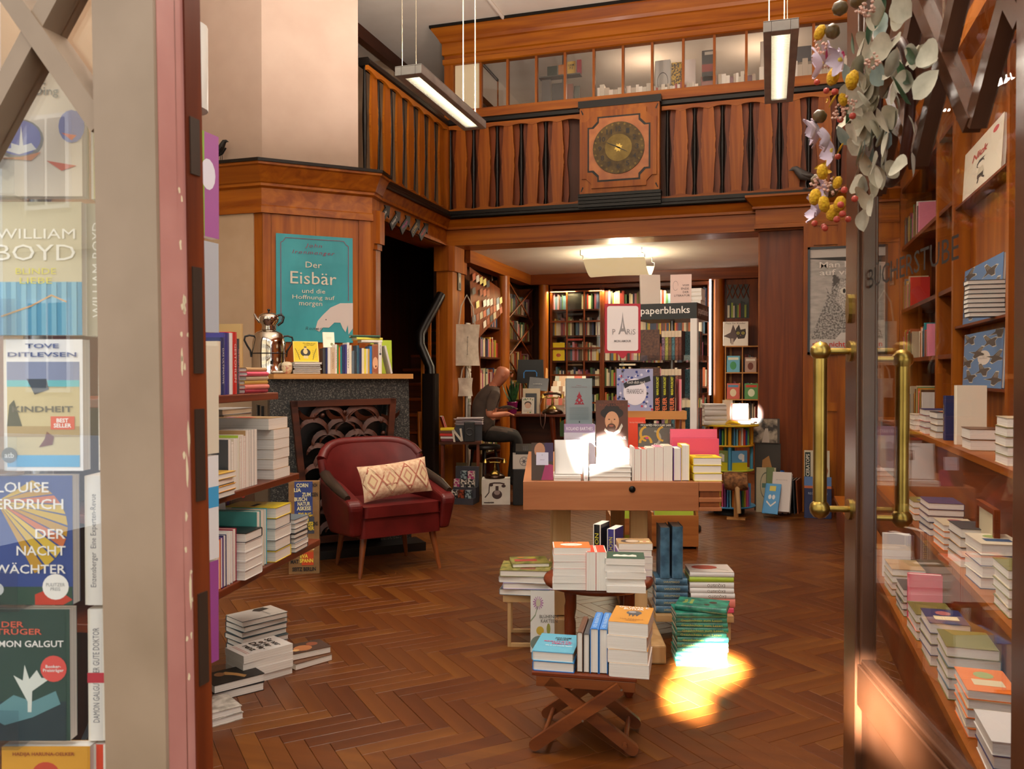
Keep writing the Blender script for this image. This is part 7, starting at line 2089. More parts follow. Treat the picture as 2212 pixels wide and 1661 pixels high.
# plant
pp_ = thing('potted_plant', 'snake plant in a shiny magenta pot at the left end of the desk', 'plant', on_dk(1104, 0.10))
mk('pot', MB().lathe([(0.048, 0), (0.062, 0.12), (0.066, 0.135), (0.060, 0.135), (0.055, 0.11), (0, 0.11)], C('#6c1248', 0.25), 24).mesh('pot'), pp_)
rp_ = random.Random(3)
SNK = two_tone('snake_leaf', '#0f3018', '#2c5c30', 30, rough=0.35)
for k in range(11):
    a = k * 0.93; tl_ = R(rp_.uniform(5, 32)); hh = rp_.uniform(0.2, 0.32)
    m = MB(); m.X = T(0.02 * math.cos(a), 0.02 * math.sin(a), 0.10) @ RZ(a) @ RX(tl_)
    m.grid(lambda u, v: ((u - 0.5) * 0.055 * (1 - v ** 2.2) * (0.7 + 0.6 * v), 0.006 * math.cos(3 * (u - 0.5)) + 0.02 * v * v, v * hh), 4, 8, SNK)
    mk('leaf', m.mesh('leaf'), pp_)
# monitor seen from behind and customer display
mo = thing('monitor', 'black computer monitor seen from behind with a blue arc on its back', 'monitor', on_dk(1138, 0.36), da + R(0))
cpm = 1 / 1800 * (pd_ + 0.3)
mz0, mz1 = cam_pt(1138, 828, pd_ + 0.3).z - zd, cam_pt(1138, 777, pd_ + 0.3).z - zd
bevel(mk('housing', MB().prism([(-0.16, mz0), (0.16, mz0), (0.145, mz1), (-0.145, mz1)], -0.02, 0.03, C('#101012', 0.35), 'y').mesh('housing'), mo), 0.008)
arc = [(0.075 * x, z) for x, z in ((-1, 0.0), (-1, 0.06), (-0.75, 0.085), (0.75, 0.085), (1, 0.06), (1, 0.02))]
print_on(mo, [(stroke([(x, z + mz0 + 0.06) for x, z in arc], 0.012), '#2f7ac0'), (rect(-0.065, mz0 + 0.05, 0.065, mz0 + 0.135), '#0a0a0c')], T(0, -0.0205, 0) @ RX(R(90)))
mk('stand', MB().box(-0.04, 0.04, 0.0, 0.02, 0.01, mz0, C('#101012', 0.4)).box(-0.1, 0.1, -0.08, 0.08, 0, 0.01, C('#101012', 0.4)).mesh('stand'), mo)
pd2 = thing('customer_display', 'small tilted dark customer display in front of the monitor', 'display', on_dk(1158, 0.20), da)
mk('screen', MB().box(-0.11, 0.11, -0.01, 0.01, 0, 0.15, C('#1a1614', 0.25)).mesh('screen'), pd2, (0, 0, 0.26), (R(-15), R(5), 0))
mk('stem', MB().box(-0.02, 0.02, 0.0, 0.02, 0, 0.28, C('#1a1614', 0.4)).mesh('stem'), pd2)
text(pd2, 'Buchhandlung', 0.10, 0.012, '#b0aca4', T(0, -0.0205, 0.335) @ RX(R(75)))
# books and cards leaning on the desk
for k, (px0, px1, h_, cv, yy, lb) in enumerate(((1126, 1164, 0.285, '#c9b89a', 0.12, 'cream framed picture book leaning at the back of the desk'), (1126, 1153, 0.185, '#d8d2c4', 0.05, 'white picture card with a curly head drawing on the desk'), (1133, 1157, 0.23, '#23242c', 0.09, 'dark blue book between the cream frame and the picture card'))):
    a, b = on_dk(px0, yy), on_dk(px1, yy)
    o = book(lb, ((a[0] + b[0]) / 2, (a[1] + b[1]) / 2, a[2]), (math.hypot(b[0] - a[0], b[1] - a[1]), h_, 0.015), cv, da, 'face', lean=R(6))
    if k == 1:
        fprint(o, [(disc(0, 0.1, 0.28, 16, 0.16), '#3c2c24'), (disc(0, 0.0, 0.25, 16, 0.18), '#d0a890'), (rect(-0.35, -0.4, 0.35, -0.25), '#c8c0b0')] + [(disc(rp_.uniform(-0.4, 0.4), rp_.choice([0.35, -0.42, 0.4]), 0.05, 8, 0.04), rp_.choice(['#b04030', '#4c7c4c', '#c8a040'])) for _ in range(10)])
q = on_dk(1204, 0.12)
stack('the pink edged pile on the desk', (q[0] + 0.14, q[1], q[2]), 9, (0.13, 0.15, 0.022), ['salmon', 'white'], da, jit=2, seed=91, names='pink edged', group='pink edged pile on the desk')


def candle_phone(name, label, loc, yaw, s=1.0):
    o = thing(name, label, 'telephone', loc, yaw)
    o.scale = (s, s, s)
    BZ = C('#3a2414', 0.25, 0.6); GD = BRASS
    mk('base', MB().lathe([(0.10, 0), (0.105, 0.015), (0.09, 0.035), (0.05, 0.055), (0.02, 0.06)], BZ, 24).mesh('base'), o)
    mk('dial', MB().lathe([(0.045, 0.0), (0.045, 0.006), (0.02, 0.008)], GD, 20).mesh('dial'), o, (0, -0.055, 0.045), (R(55), 0, 0))
    mk('column', MB().lathe([(0.015, 0.055), (0.011, 0.08), (0.016, 0.10), (0.010, 0.12), (0.010, 0.16)], GD, 12).mesh('column'), o)
    mk('cradle', MB().tube([(-0.06, 0, 0.175), (-0.05, 0, 0.155), (0, 0, 0.16), (0.05, 0, 0.155), (0.06, 0, 0.175)], 0.007, GD, 6).mesh('cradle'), o)
    m = MB().tube([(-0.09, 0, 0.185), (-0.04, 0, 0.20), (0.04, 0, 0.20), (0.09, 0, 0.185)], 0.012, BZ, 8)
    for sx in (-1, 1):
        m.X = T(sx * 0.095, 0, 0.155)
        m.lathe([(0.03, 0), (0.026, 0.012), (0.012, 0.03), (0.01, 0.04)], GD, 14)
    mk('receiver', m.mesh('receiver'), o)
    mk('cord', MB().tube([(-0.10, 0, 0.16), (-0.12, -0.06, 0.08), (-0.11, -0.13, 0.02), (-0.10, -0.15, -0.10), (-0.075, -0.15, -0.14), (-0.06, -0.15, -0.08), (-0.06, -0.12, 0.0), (-0.07, -0.06, 0.01)] if s > 1.0 else [(-0.10, 0, 0.16), (-0.11, -0.03, 0.05), (-0.09, 0, 0.012)], 0.005, C('#4a2416', 0.6), 6).mesh('cord'), o)
    return o


q = on_dk(1192, 0.10)
candle_phone('desk_telephone', 'old brass and bronze telephone with a looping cord on the desk', q, da, 1.15)
# magazine rack with cards standing on the desk
mr = thing('card_rack', 'wooden card rack fanned with greeting cards, rising behind the tall grey book', 'card rack', on_dk(1212, 0.33), da)
for r_ in range(5):
    mk('card_row', MB().box(-0.2, 0.18, -0.01, 0.0, 0.0, 0.16 + 0.0 * r_, C(rp_.choice(['#b8ac98', '#a08c74', '#c8bca8', '#8c9cac']), 0.5)).mesh('card_row'), mr, (0.02 * r_, 0.05 * r_, 0.06 * r_), (R(-16), 0, 0))
    for k in range(8):
        mk('card', MB().box(-0.022, 0.022, -0.002, 0.0, 0, 0.10, C(rp_.choice(['#c8c0ac', '#8c6a4c', '#a8b0a0', '#c0a080', '#b85a48', '#d8d0bc']), 0.5)).mesh('card'), mr, (-0.17 + 0.045 * k + 0.02 * r_, 0.05 * r_ - 0.02, 0.06 * r_ + 0.09), (R(-16), 0, 0))
mk('end_board', MB().prism([(-0.02, 0), (0.30, 0.0), (0.36, 0.50), (0.26, 0.52)], -0.23, -0.215, wood('oak'), 'x').mesh('end_board'), mr)
# ---- the shopkeeper: one continuous body
PB = cam_pt(1046, 930, 9.10)
pr = thing('person', 'bald person in a grey brown T-shirt bent over the desk, seen from behind', 'person', (PB.x, PB.y, 0), YAW + R(6))
sk_m = bpy.data.meshes.new('body')
zH = PB.z
J = {  # local: +x to the right (towards the desk), y away
    'pelvis': (0, 0, zH), 'waist': (-0.02, 0, zH + 0.16), 'chest': (0.02, 0, zH + 0.32), 'upper': (0.075, 0, zH + 0.43), 'neck': (0.12, 0, zH + 0.50), 'head0': (0.17, 0, zH + 0.56), 'head1': (0.205, 0, zH + 0.63), 'head2': (0.225, 0, zH + 0.70),
    'shR': (0.09, -0.17, zH + 0.40), 'elR': (0.03, -0.24, zH + 0.17), 'wrR': (0.17, -0.18, zH + 0.185), 'haR': (0.24, -0.15, zH + 0.19),
    'shL': (0.10, 0.17, zH + 0.40), 'elL': (0.14, 0.20, zH + 0.20), 'wrL': (0.24, 0.10, zH + 0.24), 'haL': (0.30, 0.06, zH + 0.25),
    'hiR': (0.03, -0.10, zH - 0.03), 'knR': (0.36, -0.15, zH - 0.06), 'anR': (0.34, -0.15, 0.10), 'toR': (0.47, -0.16, 0.045),
    'hiL': (0.03, 0.10, zH - 0.03), 'knL': (0.38, 0.13, zH - 0.05), 'anL': (0.30, 0.13, 0.10), 'toL': (0.43, 0.14, 0.045)}
RAD = {'pelvis': 0.15, 'waist': 0.15, 'chest': 0.16, 'upper': 0.12, 'neck': 0.058, 'head0': 0.075, 'head1': 0.092, 'head2': 0.075, 'shR': 0.075, 'elR': 0.045, 'wrR': 0.032, 'haR': 0.03, 'shL': 0.075, 'elL': 0.045, 'wrL': 0.032, 'haL': 0.03,
       'hiR': 0.10, 'knR': 0.065, 'anR': 0.042, 'toR': 0.035, 'hiL': 0.10, 'knL': 0.065, 'anL': 0.042, 'toL': 0.035}
ED = [('pelvis', 'waist'), ('waist', 'chest'), ('chest', 'upper'), ('upper', 'neck'), ('neck', 'head0'), ('head0', 'head1'), ('head1', 'head2'), ('upper', 'shR'), ('shR', 'elR'), ('elR', 'wrR'), ('wrR', 'haR'), ('upper', 'shL'), ('shL', 'elL'), ('elL', 'wrL'), ('wrL', 'haL'),
      ('pelvis', 'hiR'), ('hiR', 'knR'), ('knR', 'anR'), ('anR', 'toR'), ('pelvis', 'hiL'), ('hiL', 'knL'), ('knL', 'anL'), ('anL', 'toL')]
ks_ = list(J)
EDI = [(ks_.index(a), ks_.index(b)) for a, b in ED]
VJ = [J[k] for k in ks_]; RJ = [RAD[k] for k in ks_]
for side, sgn in (('R', -1), ('L', 1)):        # five fingers each
    hi = ks_.index('ha' + side)
    hx0, hy0, hz0 = J['ha' + side]
    for f, (oy, ln) in enumerate(((-0.022, 0.055), (-0.008, 0.07), (0.006, 0.075), (0.018, 0.065))):
        a = len(VJ); VJ.append((hx0 + 0.035, hy0 + oy, hz0 - 0.005)); RJ.append(0.009)
        VJ.append((hx0 + 0.035 + ln * 0.6, hy0 + oy * 1.15, hz0 - 0.02)); RJ.append(0.008)
        EDI += [(hi, a), (a, a + 1)]
    a = len(VJ); VJ.append((hx0 + 0.02, hy0 - sgn * 0.035, hz0 - 0.005)); RJ.append(0.010); EDI.append((hi, a))
sk_m.from_pydata(VJ, EDI, [])
SKIN = two_tone('skin_tone', '#a8664c', '#b87658', 8, rough=0.5)
SHIRT = two_tone('grey_brown_cotton', '#3c3029', '#4a3c33', 14, rough=0.9)
TROU = two_tone('dark_trousers', '#15120f', '#1f1a16', 14, rough=0.9)
tmp = bpy.data.objects.new('tmp_body', sk_m)
COL.objects.link(tmp)
md = tmp.modifiers.new('skin', 'SKIN'); md.use_smooth_shade = True
for i, v in enumerate(sk_m.skin_vertices[0].data):
    v.radius = (RJ[i], RJ[i]); v.use_root = (i == 0)
ss = tmp.modifiers.new('sub', 'SUBSURF'); ss.levels = 2; ss.render_levels = 2
bpy.context.view_layer.update()
dg = bpy.context.evaluated_depsgraph_get()
bm_ = bpy.data.meshes.new_from_object(tmp.evaluated_get(dg))
bpy.data.objects.remove(tmp)
bm_.materials.clear()


def seg_d(p, a, b):
    a, b = Vector(a), Vector(b)
    t = max(0, min(1, (p - a).dot(b - a) / (b - a).length_squared))
    return (p - a - (b - a) * t).length


for mt in (SKIN, SHIRT, TROU): bm_.materials.append(mt)
for p_ in bm_.polygons:
    c = p_.center
    p_.use_smooth = True
    fore = min(seg_d(c, J[a + s], J[b + s]) - q for s in 'RL' for a, b, q in (('el', 'wr', 0.07), ('wr', 'ha', 0.12))) < 0 and c.z < zH + 0.235
    if c.z > zH + 0.485 and c.x > 0.06: mi = 0
    elif c.z < zH + 0.0 : mi = 2
    elif fore: mi = 0
    else: mi = 1
    p_.material_index = mi
mk('body', bm_, pr)
for sy in (-0.098, 0.098):
    mk('ear', MB().lathe([(0, -0.02), (0.012, -0.012), (0.014, 0), (0.012, 0.014), (0, 0.022)], SKIN, 8, sx=0.9, sy=0.4).mesh('ear'), pr, (0.20, sy, zH + 0.605), (0, R(20), 0))
mk('nose', MB().lathe([(0.0, -0.02), (0.014, -0.012), (0.012, 0.0), (0.004, 0.025)], SKIN, 8).mesh('nose'), pr, (0.305, 0, zH + 0.60), (0, R(30), 0))
for sy in (-0.035, 0.035):
    mk('eye', MB().lathe([(0, -0.008), (0.010, 0), (0, 0.008)], C('#2a1c14', 0.3), 8).mesh('eye'), pr, (0.288, sy, zH + 0.635))
mk('mouth', MB().box(-0.004, 0.004, -0.022, 0.022, -0.004, 0.004, C('#8a4a3c', 0.5)).mesh('mouth'), pr, (0.282, 0, zH + 0.555))
stl = thing('desk_stool', 'dark round stool under the shopkeeper', 'stool', (PB.x, PB.y, 0))
mk('seat', MB().lathe([(0.0, zH - 0.20), (0.17, zH - 0.20), (0.18, zH - 0.18), (0.17, zH - 0.155), (0, zH - 0.15)], C('#15110e', 0.5), 24).mesh('seat'), stl)
for a in range(4):
    mk('leg', MB().tube([(0.12 * math.cos(a * 1.571 + 0.4), 0.12 * math.sin(a * 1.571 + 0.4), zH - 0.2), (0.19 * math.cos(a * 1.571 + 0.4), 0.19 * math.sin(a * 1.571 + 0.4), 0)], 0.015, C('#15110e', 0.5), 8).mesh('leg'), stl)
# ---- low side table with papers, speaker and letter
t0, t1 = cam_pt(948, 955, 8.50), cam_pt(1040, 953, 8.52)
zl = t0.z
tv = Vector((t1.x - t0.x, t1.y - t0.y)); ta = math.atan2(tv.y, tv.x); tl2 = tv.length
sd_ = thing('side_table', 'low dark side table left of the desk', 'table', (t0.x, t0.y, 0), ta)
mk('table_top', MB().box(0, tl2, 0, 0.34, zl - 0.025, zl, wood('dark', 'x')).mesh('table_top'), sd_)
for x in (0.02, tl2 - 0.05):
    for y in (0.02, 0.29):
        mk('leg', MB().box(x, x + 0.03, y, y + 0.03, 0, zl - 0.025, wood('mahog')).mesh('leg'), sd_)
TM = T(t0.x, t0.y, 0) @ RZ(ta)
def on_t(px, y=0.1):
    w = TM @ Vector(((px - 948) / (1040 - 948) * tl2, y, 0)); return (w.x, w.y, zl + 0.0005)


q = on_t(966, 0.09)
bk = stack('the small colourful pile on the side table', q, 5, (0.10, 0.14, 0.028), ['maroon', 'white', 'red', 'brown', 'yellow'], ta + R(90), jit=4, seed=95, group='small colourful pile')
o = book('red spined paperback leaning on the small colourful pile', (q[0] - 0.03, q[1], zl + 0.144), (0.08, 0.12, 0.02), 'red', ta + R(20), 'spine', tilt=R(-18), hard=False)
sp2 = thing('speaker', 'small black loudspeaker on the side table', 'loudspeaker', on_t(1014, 0.02), ta)
bevel(mk('cabinet', MB().box(-0.055, 0.055, 0, 0.11, 0, 0.20, C('#121212', 0.5)).mesh('cabinet'), sp2), 0.006)
mk('cone', MB().lathe([(0.042, 0), (0.042, 0.004), (0.034, 0.003), (0.01, -0.004), (0, -0.002)], C('#202022', 0.4), 20).mesh('cone'), sp2, (0, -0.0005, 0.10), (R(90), 0, 0))
fx_ = thing('paper_tray', 'grey file tray overflowing with white papers on the side table', 'tray', on_t(1010, 0.18), ta)
mk('tray', MB().box(-0.13, 0.15, 0.0, 0.17, 0, 0.16, C('#2f3238', 0.5)).mesh('tray'), fx_)
rq = random.Random(6)
for k in range(14):
    mk('paper_sheet', MB().box(-0.14, 0.14, -0.09, 0.09, 0, 0.003, C('#d8cfd0' if k % 3 else '#b9a8b0', 0.8)).mesh('paper_sheet'), fx_, (0.01 + rq.uniform(-0.02, 0.02), 0.08 + rq.uniform(-0.02, 0.02), 0.162 + 0.0055 * k), (R(rq.uniform(-1, 1)), R(rq.uniform(-2, 2)), R(rq.uniform(-8, 8))))
ln_ = thing('decor_letter', 'white wooden letter N on the side table', 'ornament', on_t(990, 0.02), ta)
mk('letter', MB().box(-0.05, -0.03, 0, 0.03, 0, 0.13, C('#cfc6b4', 0.6)).box(0.03, 0.05, 0, 0.03, 0, 0.13, C('#cfc6b4', 0.6)).prism([(-0.05, 0.13), (-0.025, 0.13), (0.05, 0.0), (0.025, 0.0)], 0.0, 0.03, C('#cfc6b4', 0.6), 'y').mesh('letter'), ln_, None, (0, R(-8), 0))
# ---- on the floor before the desk
ph0, ph1 = hz(1041, 1090), hz(1102, 1090)
pv = Vector((ph1.x - ph0.x, ph1.y - ph0.y)); pya = math.atan2(pv.y, pv.x)
pbx = thing('telephone_box', 'white carton printed with an old telephone on the floor', 'box', (ph0.x, ph0.y, 0), pya)
pw3 = pv.length
mk('carton', MB().box(0, pw3, 0, 0.22, 0, 0.25, two_tone('white_carton', '#c9c3b6', '#d6d0c4', 9, rough=0.7)).mesh('carton'), pbx)
DRK = '#3a2622'
print_on(pbx, [(disc(0.15, 0.10, 0.05, 18, 0.045), DRK), (disc(0.15, 0.12, 0.03, 16, 0.024), '#8c7a74'), (rect(0.135, 0.14, 0.165, 0.185), DRK), (stroke([(0.075, 0.205), (0.12, 0.215), (0.18, 0.215), (0.225, 0.205)], 0.014), DRK), (disc(0.09, 0.195, 0.022, 12, 0.015), DRK), (disc(0.215, 0.185, 0.022, 12, 0.015), DRK), (stroke([(0.075, 0.2), (0.07, 0.12), (0.03, 0.07)], 0.010), DRK), (rect(0.02, 0.015, 0.12, 0.025), DRK)], T(0, -0.0006, 0) @ RX(R(90)))
text(pbx, 'model 24', 0.09, 0.02, DRK, T(0.07, -0.0018, 0.022) @ RX(R(90)), shear=0.3)
PM = T(ph0.x, ph0.y, 0) @ RZ(pya)
w3 = PM @ Vector((pw3 * 0.45, 0.11, 0))
candle_phone('display_telephone', 'old brass telephone standing on the white telephone carton', (w3.x, w3.y, 0.2505), pya, 1.0)
cp0, cp1 = hz(972, 1089), hz(1022, 1091)
cv_ = Vector((cp1.x - cp0.x, cp1.y - cp0.y)); cya = math.atan2(cv_.y, cv_.x); cl_ = cv_.length
cdp = thing('mug_display', 'grey stepped carton display of patterned gift tins on the floor', 'display', (cp0.x, cp0.y, 0), cya)
GC = C('#34333a', 0.6)
mk('lower_tray', MB().box(0, cl_, 0, 0.22, 0, 0.06, GC).mesh('lower_tray'), cdp)
mk('back_step', MB().box(0, cl_, 0.09, 0.22, 0.06, 0.16, GC).box(0, cl_, 0.18, 0.22, 0.16, 0.36, GC).mesh('back_step'), cdp)
for r_ in range(3):
    for k in range(3):
        y_, z_ = (0.015, 0.0605) if r_ == 0 else (0.105, 0.1605) if r_ == 1 else (0.105, 0.2415)
        if r_ == 2 and k == 0: continue
        a, b = [('#d8d0c4', '#1c1c20'), ('#3c2018', '#8c4028'), ('#202c34', '#8c9ca0'), ('#d0c8b8', '#a03a6c'), ('#dcd6c8', '#3c3c40')][(r_ * 3 + k) % 5]
        w3 = T(cp0.x, cp0.y, 0) @ RZ(cya) @ Vector((0.035 + (cl_ - 0.02) / 3 * k, y_ + 0.03, z_))
        tt = thing('gift_tin', 'patterned gift tin, %s in the %s row of the grey carton display' % (ORD[k], ('front', 'middle', 'upper')[r_]), 'tin', (w3.x, w3.y, z_), cya, group='gift tins in the grey display')
        mk('tin_body', MB().box(-0.03, 0.03, -0.03, 0.03, 0, 0.078, two_tone('tin_%d' % ((r_ * 3 + k) % 5), a, b, 45, rough=0.4, lo=0.48, hi=0.52)).mesh('tin_body'), tt)
for k, px in enumerate((970, 1003)):
    a = hz(px, 1070)
    o = book('%s' % ('painted portrait card book standing left of the gift tins' if k == 0 else 'olive portrait book standing behind the gift tins'), (a.x + 0.10, a.y + 0.10, 0.0), (0.12, 0.34, 0.03), '#7a6a48', cya, 'face', lean=R(4))
    fprint(o, [(rect(-0.45, -0.45, 0.45, 0.45), '#7c6c4a'), (disc(0, 0.18, 0.22, 14, 0.16), '#4a2c1c'), (disc(0, 0.12, 0.15, 14, 0.13), '#c09a78'), (disc(0, -0.22, 0.35, 14, 0.16), '#b8a888')])
bs_ = hz(1118, 1092)
bst = thing('black_stand', 'plain black floor stand below the snowflake carton', 'stand', (bs_.x + 0.05, bs_.y + 0.02, 0), pya)
bevel(mk('body', MB().box(-0.10, 0.12, 0, 0.24, 0, 0.36, C('#0e0d0d', 0.5)).mesh('body'), bst), 0.006)
bst2 = thing('snowflake_carton', 'white carton with a round snowflake print on the black stand', 'box', (bs_.x + 0.05, bs_.y + 0.02, 0.3605), pya)
mk('carton', MB().box(-0.10, 0.12, 0.0, 0.22, 0, 0.14, C('#c2bab0', 0.7)).mesh('carton'), bst2)
print_on(bst2, [(disc(0.01, 0.075, 0.045, 20), '#5a5458'), (disc(0.01, 0.075, 0.040, 20), '#c2bab0'), (disc(0.01, 0.075, 0.016, 12), '#5a5458')] + [(stroke([(0.01, 0.075), (0.01 + 0.038 * math.cos(a), 0.075 + 0.038 * math.sin(a))], 0.004), '#5a5458') for a in [k * 1.047 for k in range(6)]], T(0, -0.0006, 0) @ RX(R(90)))
tp_ = thing('office_phone', 'black push button telephone on the snowflake carton', 'telephone', (bs_.x + 0.06, bs_.y + 0.05, 0.501), pya)
mk('body', MB().prism([(0.0, 0.0), (0.2, 0.0), (0.2, 0.09), (0.0, 0.03)], -0.09, 0.09, C('#101012', 0.4), 'x').mesh('body'), tp_)
for r_ in range(4):
    for k in range(3):
        mk('button', MB().box(-0.02 + 0.02 * k, -0.006 + 0.02 * k, 0.03 + 0.03 * r_, 0.045 + 0.03 * r_, 0.03 + 0.009 * r_, 0.044 + 0.009 * r_, C('#55565a', 0.5)).mesh('button'), tp_)
# ================================================================== CHILDREN'S CAROUSEL
cc_ = hz(1572, 1117); CX, CY = cc_.x, cc_.y + 0.24
ca_ = thing('book_carousel', "round children's book carousel with yellow and blue shelves", 'book rack', (CX, CY, 0))
dC = CY * _cy - CX * _sy
zz4 = [0.085, 1.3 - (1016 - 806) / 1800 * (dC - 0.2), 1.3 - (962 - 806) / 1800 * (dC - 0.2), 1.3 - (918 - 806) / 1800 * (dC - 0.2)]
cols = ['#3c86b4', '#b8c43c', '#d8a018', '#d8b81c']
for z, c_, r_ in zip(zz4, cols, (0.24, 0.225, 0.225, 0.27)):
    mk('round_shelf', MB().lathe([(0.0, z - 0.014), (r_ - 0.005, z - 0.014), (r_, z - 0.007), (r_ - 0.005, z), (0, z)], C(c_, 0.4), 36).mesh('round_shelf'), ca_)
mk('hub', MB().tube([(0, 0, 0.03), (0, 0, zz4[3] - 0.014)], 0.05, C('#4a94b8', 0.4), 14).mesh('hub'), ca_)
for a in range(4):
    q_ = R(90 * a - 86)
    for i in range(1, 3):
        mk('divider', MB().tube([(0.2 * math.cos(q_), 0.2 * math.sin(q_), zz4[i]), (0.2 * math.cos(q_), 0.2 * math.sin(q_), zz4[i + 1] - 0.014)], 0.016, C('#4a94b8' if i == 1 else '#d8a018', 0.4), 8).mesh('divider'), ca_)
mk('caster_ring', MB().lathe([(0.14, 0), (0.14, 0.07), (0.05, 0.07)], C('#0e0d0c', 0.6), 20).mesh('caster_ring'), ca_)
KID = ['#c03a2c', '#d8c040', '#4a8ab8', '#e0dccf', '#5a9a4c', '#8c4a8c', '#d8782c', '#2c4a8c', '#d85a7c', '#70b0c0']
KN = ['red', 'yellow', 'blue', 'white', 'green', 'purple', 'orange', 'navy', 'pink', 'turquoise']
for ti, (z, hh, n_) in enumerate(((zz4[0], 0.21, 17), (zz4[2], 0.16, 14))):
    for k in range(n_):
        ang = R(-128 + (100 / (n_ - 1)) * k)
        r_ = 0.225 if ti == 0 else 0.205
        if ti and abs(math.degrees(ang) + 86) < 8: continue
        ci = (k * 7 + ti * 3) % 10
        book("%s children's book, %s from left on the %s shelf of the carousel" % (KN[ci], ordw(k), ('lowest', 'upper')[ti]), (CX + (r_ - 0.042) * math.cos(ang), CY + (r_ - 0.042) * math.sin(ang), z + 0.0005), (0.08, hh * (0.85 + 0.15 * ((k * 5) % 3) / 2), 0.0125), KID[ci], ang + R(90), 'spine', group="children's books on the carousel")
for k, (ang, cv) in enumerate(((-112, '#7c8c4c'), (-60, '#5c98c0'))):
    a = R(ang)
    o = book("%s picture book face-out on the middle shelf of the carousel" % ('green' if k == 0 else 'sky blue'), (CX + 0.195 * math.cos(a), CY + 0.195 * math.sin(a), zz4[1] + 0.0005), (0.15, 0.18, 0.012), cv, a + R(90), 'face')
    fprint(o, [(rect(-0.5, -0.5, 0.5, -0.1), '#d0c41c'), (disc(0.1, 0.2, 0.2, 12, 0.16), '#c8d0b8' if k == 0 else '#d8e4ea'), (rect(0.15, -0.05, 0.3, 0.3), '#e8e4dc')])
q = cam_pt(1541, 918, dC - 0.1)
stack('the white pile on top of the carousel', (q.x, q.y + 0.02, zz4[3] + 0.0005), 6, (0.16, 0.20, 0.034), ['white'], BA + R(90), jit=3, seed=97, names='white edged', group='white pile on the carousel', thick=[0.04, 0.042, 0.05, 0.03, 0.014, 0.014])
q = cam_pt(1598, 905, dC)
for k in range(3):
    book('%s picture book lying at the right on top of the carousel' % ('blue edged', 'grey edged', 'red edged')[k], (q.x + 0.02 * k, q.y, zz4[3] + 0.0005 + 0.0125 * k), (0.18, 0.14, 0.012), ('petrol', 'silver', 'salmon')[k], R(10 + 8 * k))
o = book('bright red book standing on top of the carousel', (q.x, q.y + 0.03, zz4[3] + 0.0385), (0.15, 0.15, 0.04), '#e06048', YAW - R(12), 'face', lean=R(3))
o = book('tall cream book standing behind the white carousel pile', (cam_pt(1571, 900, dC).x, cam_pt(1571, 900, dC).y + 0.08, zz4[3] + 0.0005), (0.09, 0.22, 0.03), 'ivory', YAW, 'face', lean=R(3))
bnm = thing('banana_toy', 'yellow banana shaped toy on the carousel edge', 'toy', (CX + 0.03, CY - 0.17, zz4[3] + 0.014))
for a in (-25, 0, 22):
    q_ = R(a)
    mk('banana', MB().tube([(-0.06 * math.cos(q_), -0.06 * math.sin(q_), 0.0), (-0.02, 0.0, 0.012 + 0.01 * (a == 0)), (0.03 * math.cos(q_), 0.03 * math.sin(q_), 0.012), (0.075 * math.cos(q_), 0.075 * math.sin(q_) - 0.02, 0.0)], [0.004, 0.013, 0.013, 0.004], C('#d8b01c', 0.5), 8).mesh('banana'), bnm)
ml = cam_pt(1590, 1040, dC - 0.37)
mlt = thing('wooden_mallet', 'rough wooden mallet with a pale handle hanging before the carousel', 'mallet', (ml.x, ml.y, 0))
zml = ml.z
mk('mallet_head', MB().tube([(-0.10, 0, zml), (-0.05, 0, zml + 0.004), (0.05, 0, zml), (0.10, 0, zml + 0.003)], [0.075, 0.085, 0.082, 0.074], two_tone('rough_bark', '#4a2c14', '#9c6a3c', 25, rough=0.8, bump=0.4), 12).mesh('mallet_head'), mlt)
mk('handle', MB().tube([(0.01, -0.05, zml - 0.02), (0.02, -0.07, zml - 0.15), (0.03, -0.08, zml - 0.27)], [0.022, 0.020, 0.018], wood('pale'), 10).mesh('handle'), mlt)
mk('stand_post', MB().box(-0.02, 0.02, 0.04, 0.07, 0, zml, wood('oak')).box(-0.08, 0.08, 0.0, 0.07, 0, 0.015, wood('oak')).mesh('stand_post'), mlt)
# ================================================================== LEANING BOXES AND BOOKS BY THE PANELLED WALL
def lean_book(px0, px1, py0, py1, Y, th, cover, label, lean=6, z=None, shapes=None, yaw=0.0, name='book', cat='book', group=None):
    a, b, c = hy(px0, py1, Y), hy(px1, py1, Y), hy(px0, py0, Y)
    zz = a.z if z is None else z
    o = book(label, ((a.x + b.x) / 2, Y, zz + 0.0005), (b.x - a.x, max(0.05, c.z - zz), th), cover, yaw, 'face', lean=R(lean), name=name, cat=cat, group=group)
    if shapes: fprint(o, shapes)
    return o


PHO = two_tone('old_photo_print', '#2c2420', '#a89a88', 9, rough=0.4, lo=0.42, hi=0.58)
yB = 8.12
za, zb2 = hy(1660, 1012, yB).z, hy(1660, 958, yB).z
o = lean_book(1630, 1686, 958, 1058, 8.26, 0.10, '#2f261f', 'brown boxed set with an orange emblem leaning by the wall', 3, 0.0, [([(-0.25, -0.05), (-0.2, 0.25), (0.05, 0.32), (0.2, 0.1), (0.1, -0.05), (-0.1, -0.1)], '#a87840'), (disc(0.02, 0.1, 0.08, 10, 0.05), '#2f261f'), (rect(0.3, -0.12, 0.4, -0.05), '#b89468')])
zt_box = (hy(1630, 958, 8.22).z)
o = lean_book(1622, 1684, 904, 958, 8.26, 0.09, '#3a302a', 'large photo book of a street scene propped on the brown boxed set', 2, zt_box + 0.004, [(rect(-0.48, -0.48, 0.42, 0.48), PHO), ([(-0.12, -0.48), (0.0, 0.1), (0.1, 0.1), (0.15, -0.48)], '#b8aca0')])
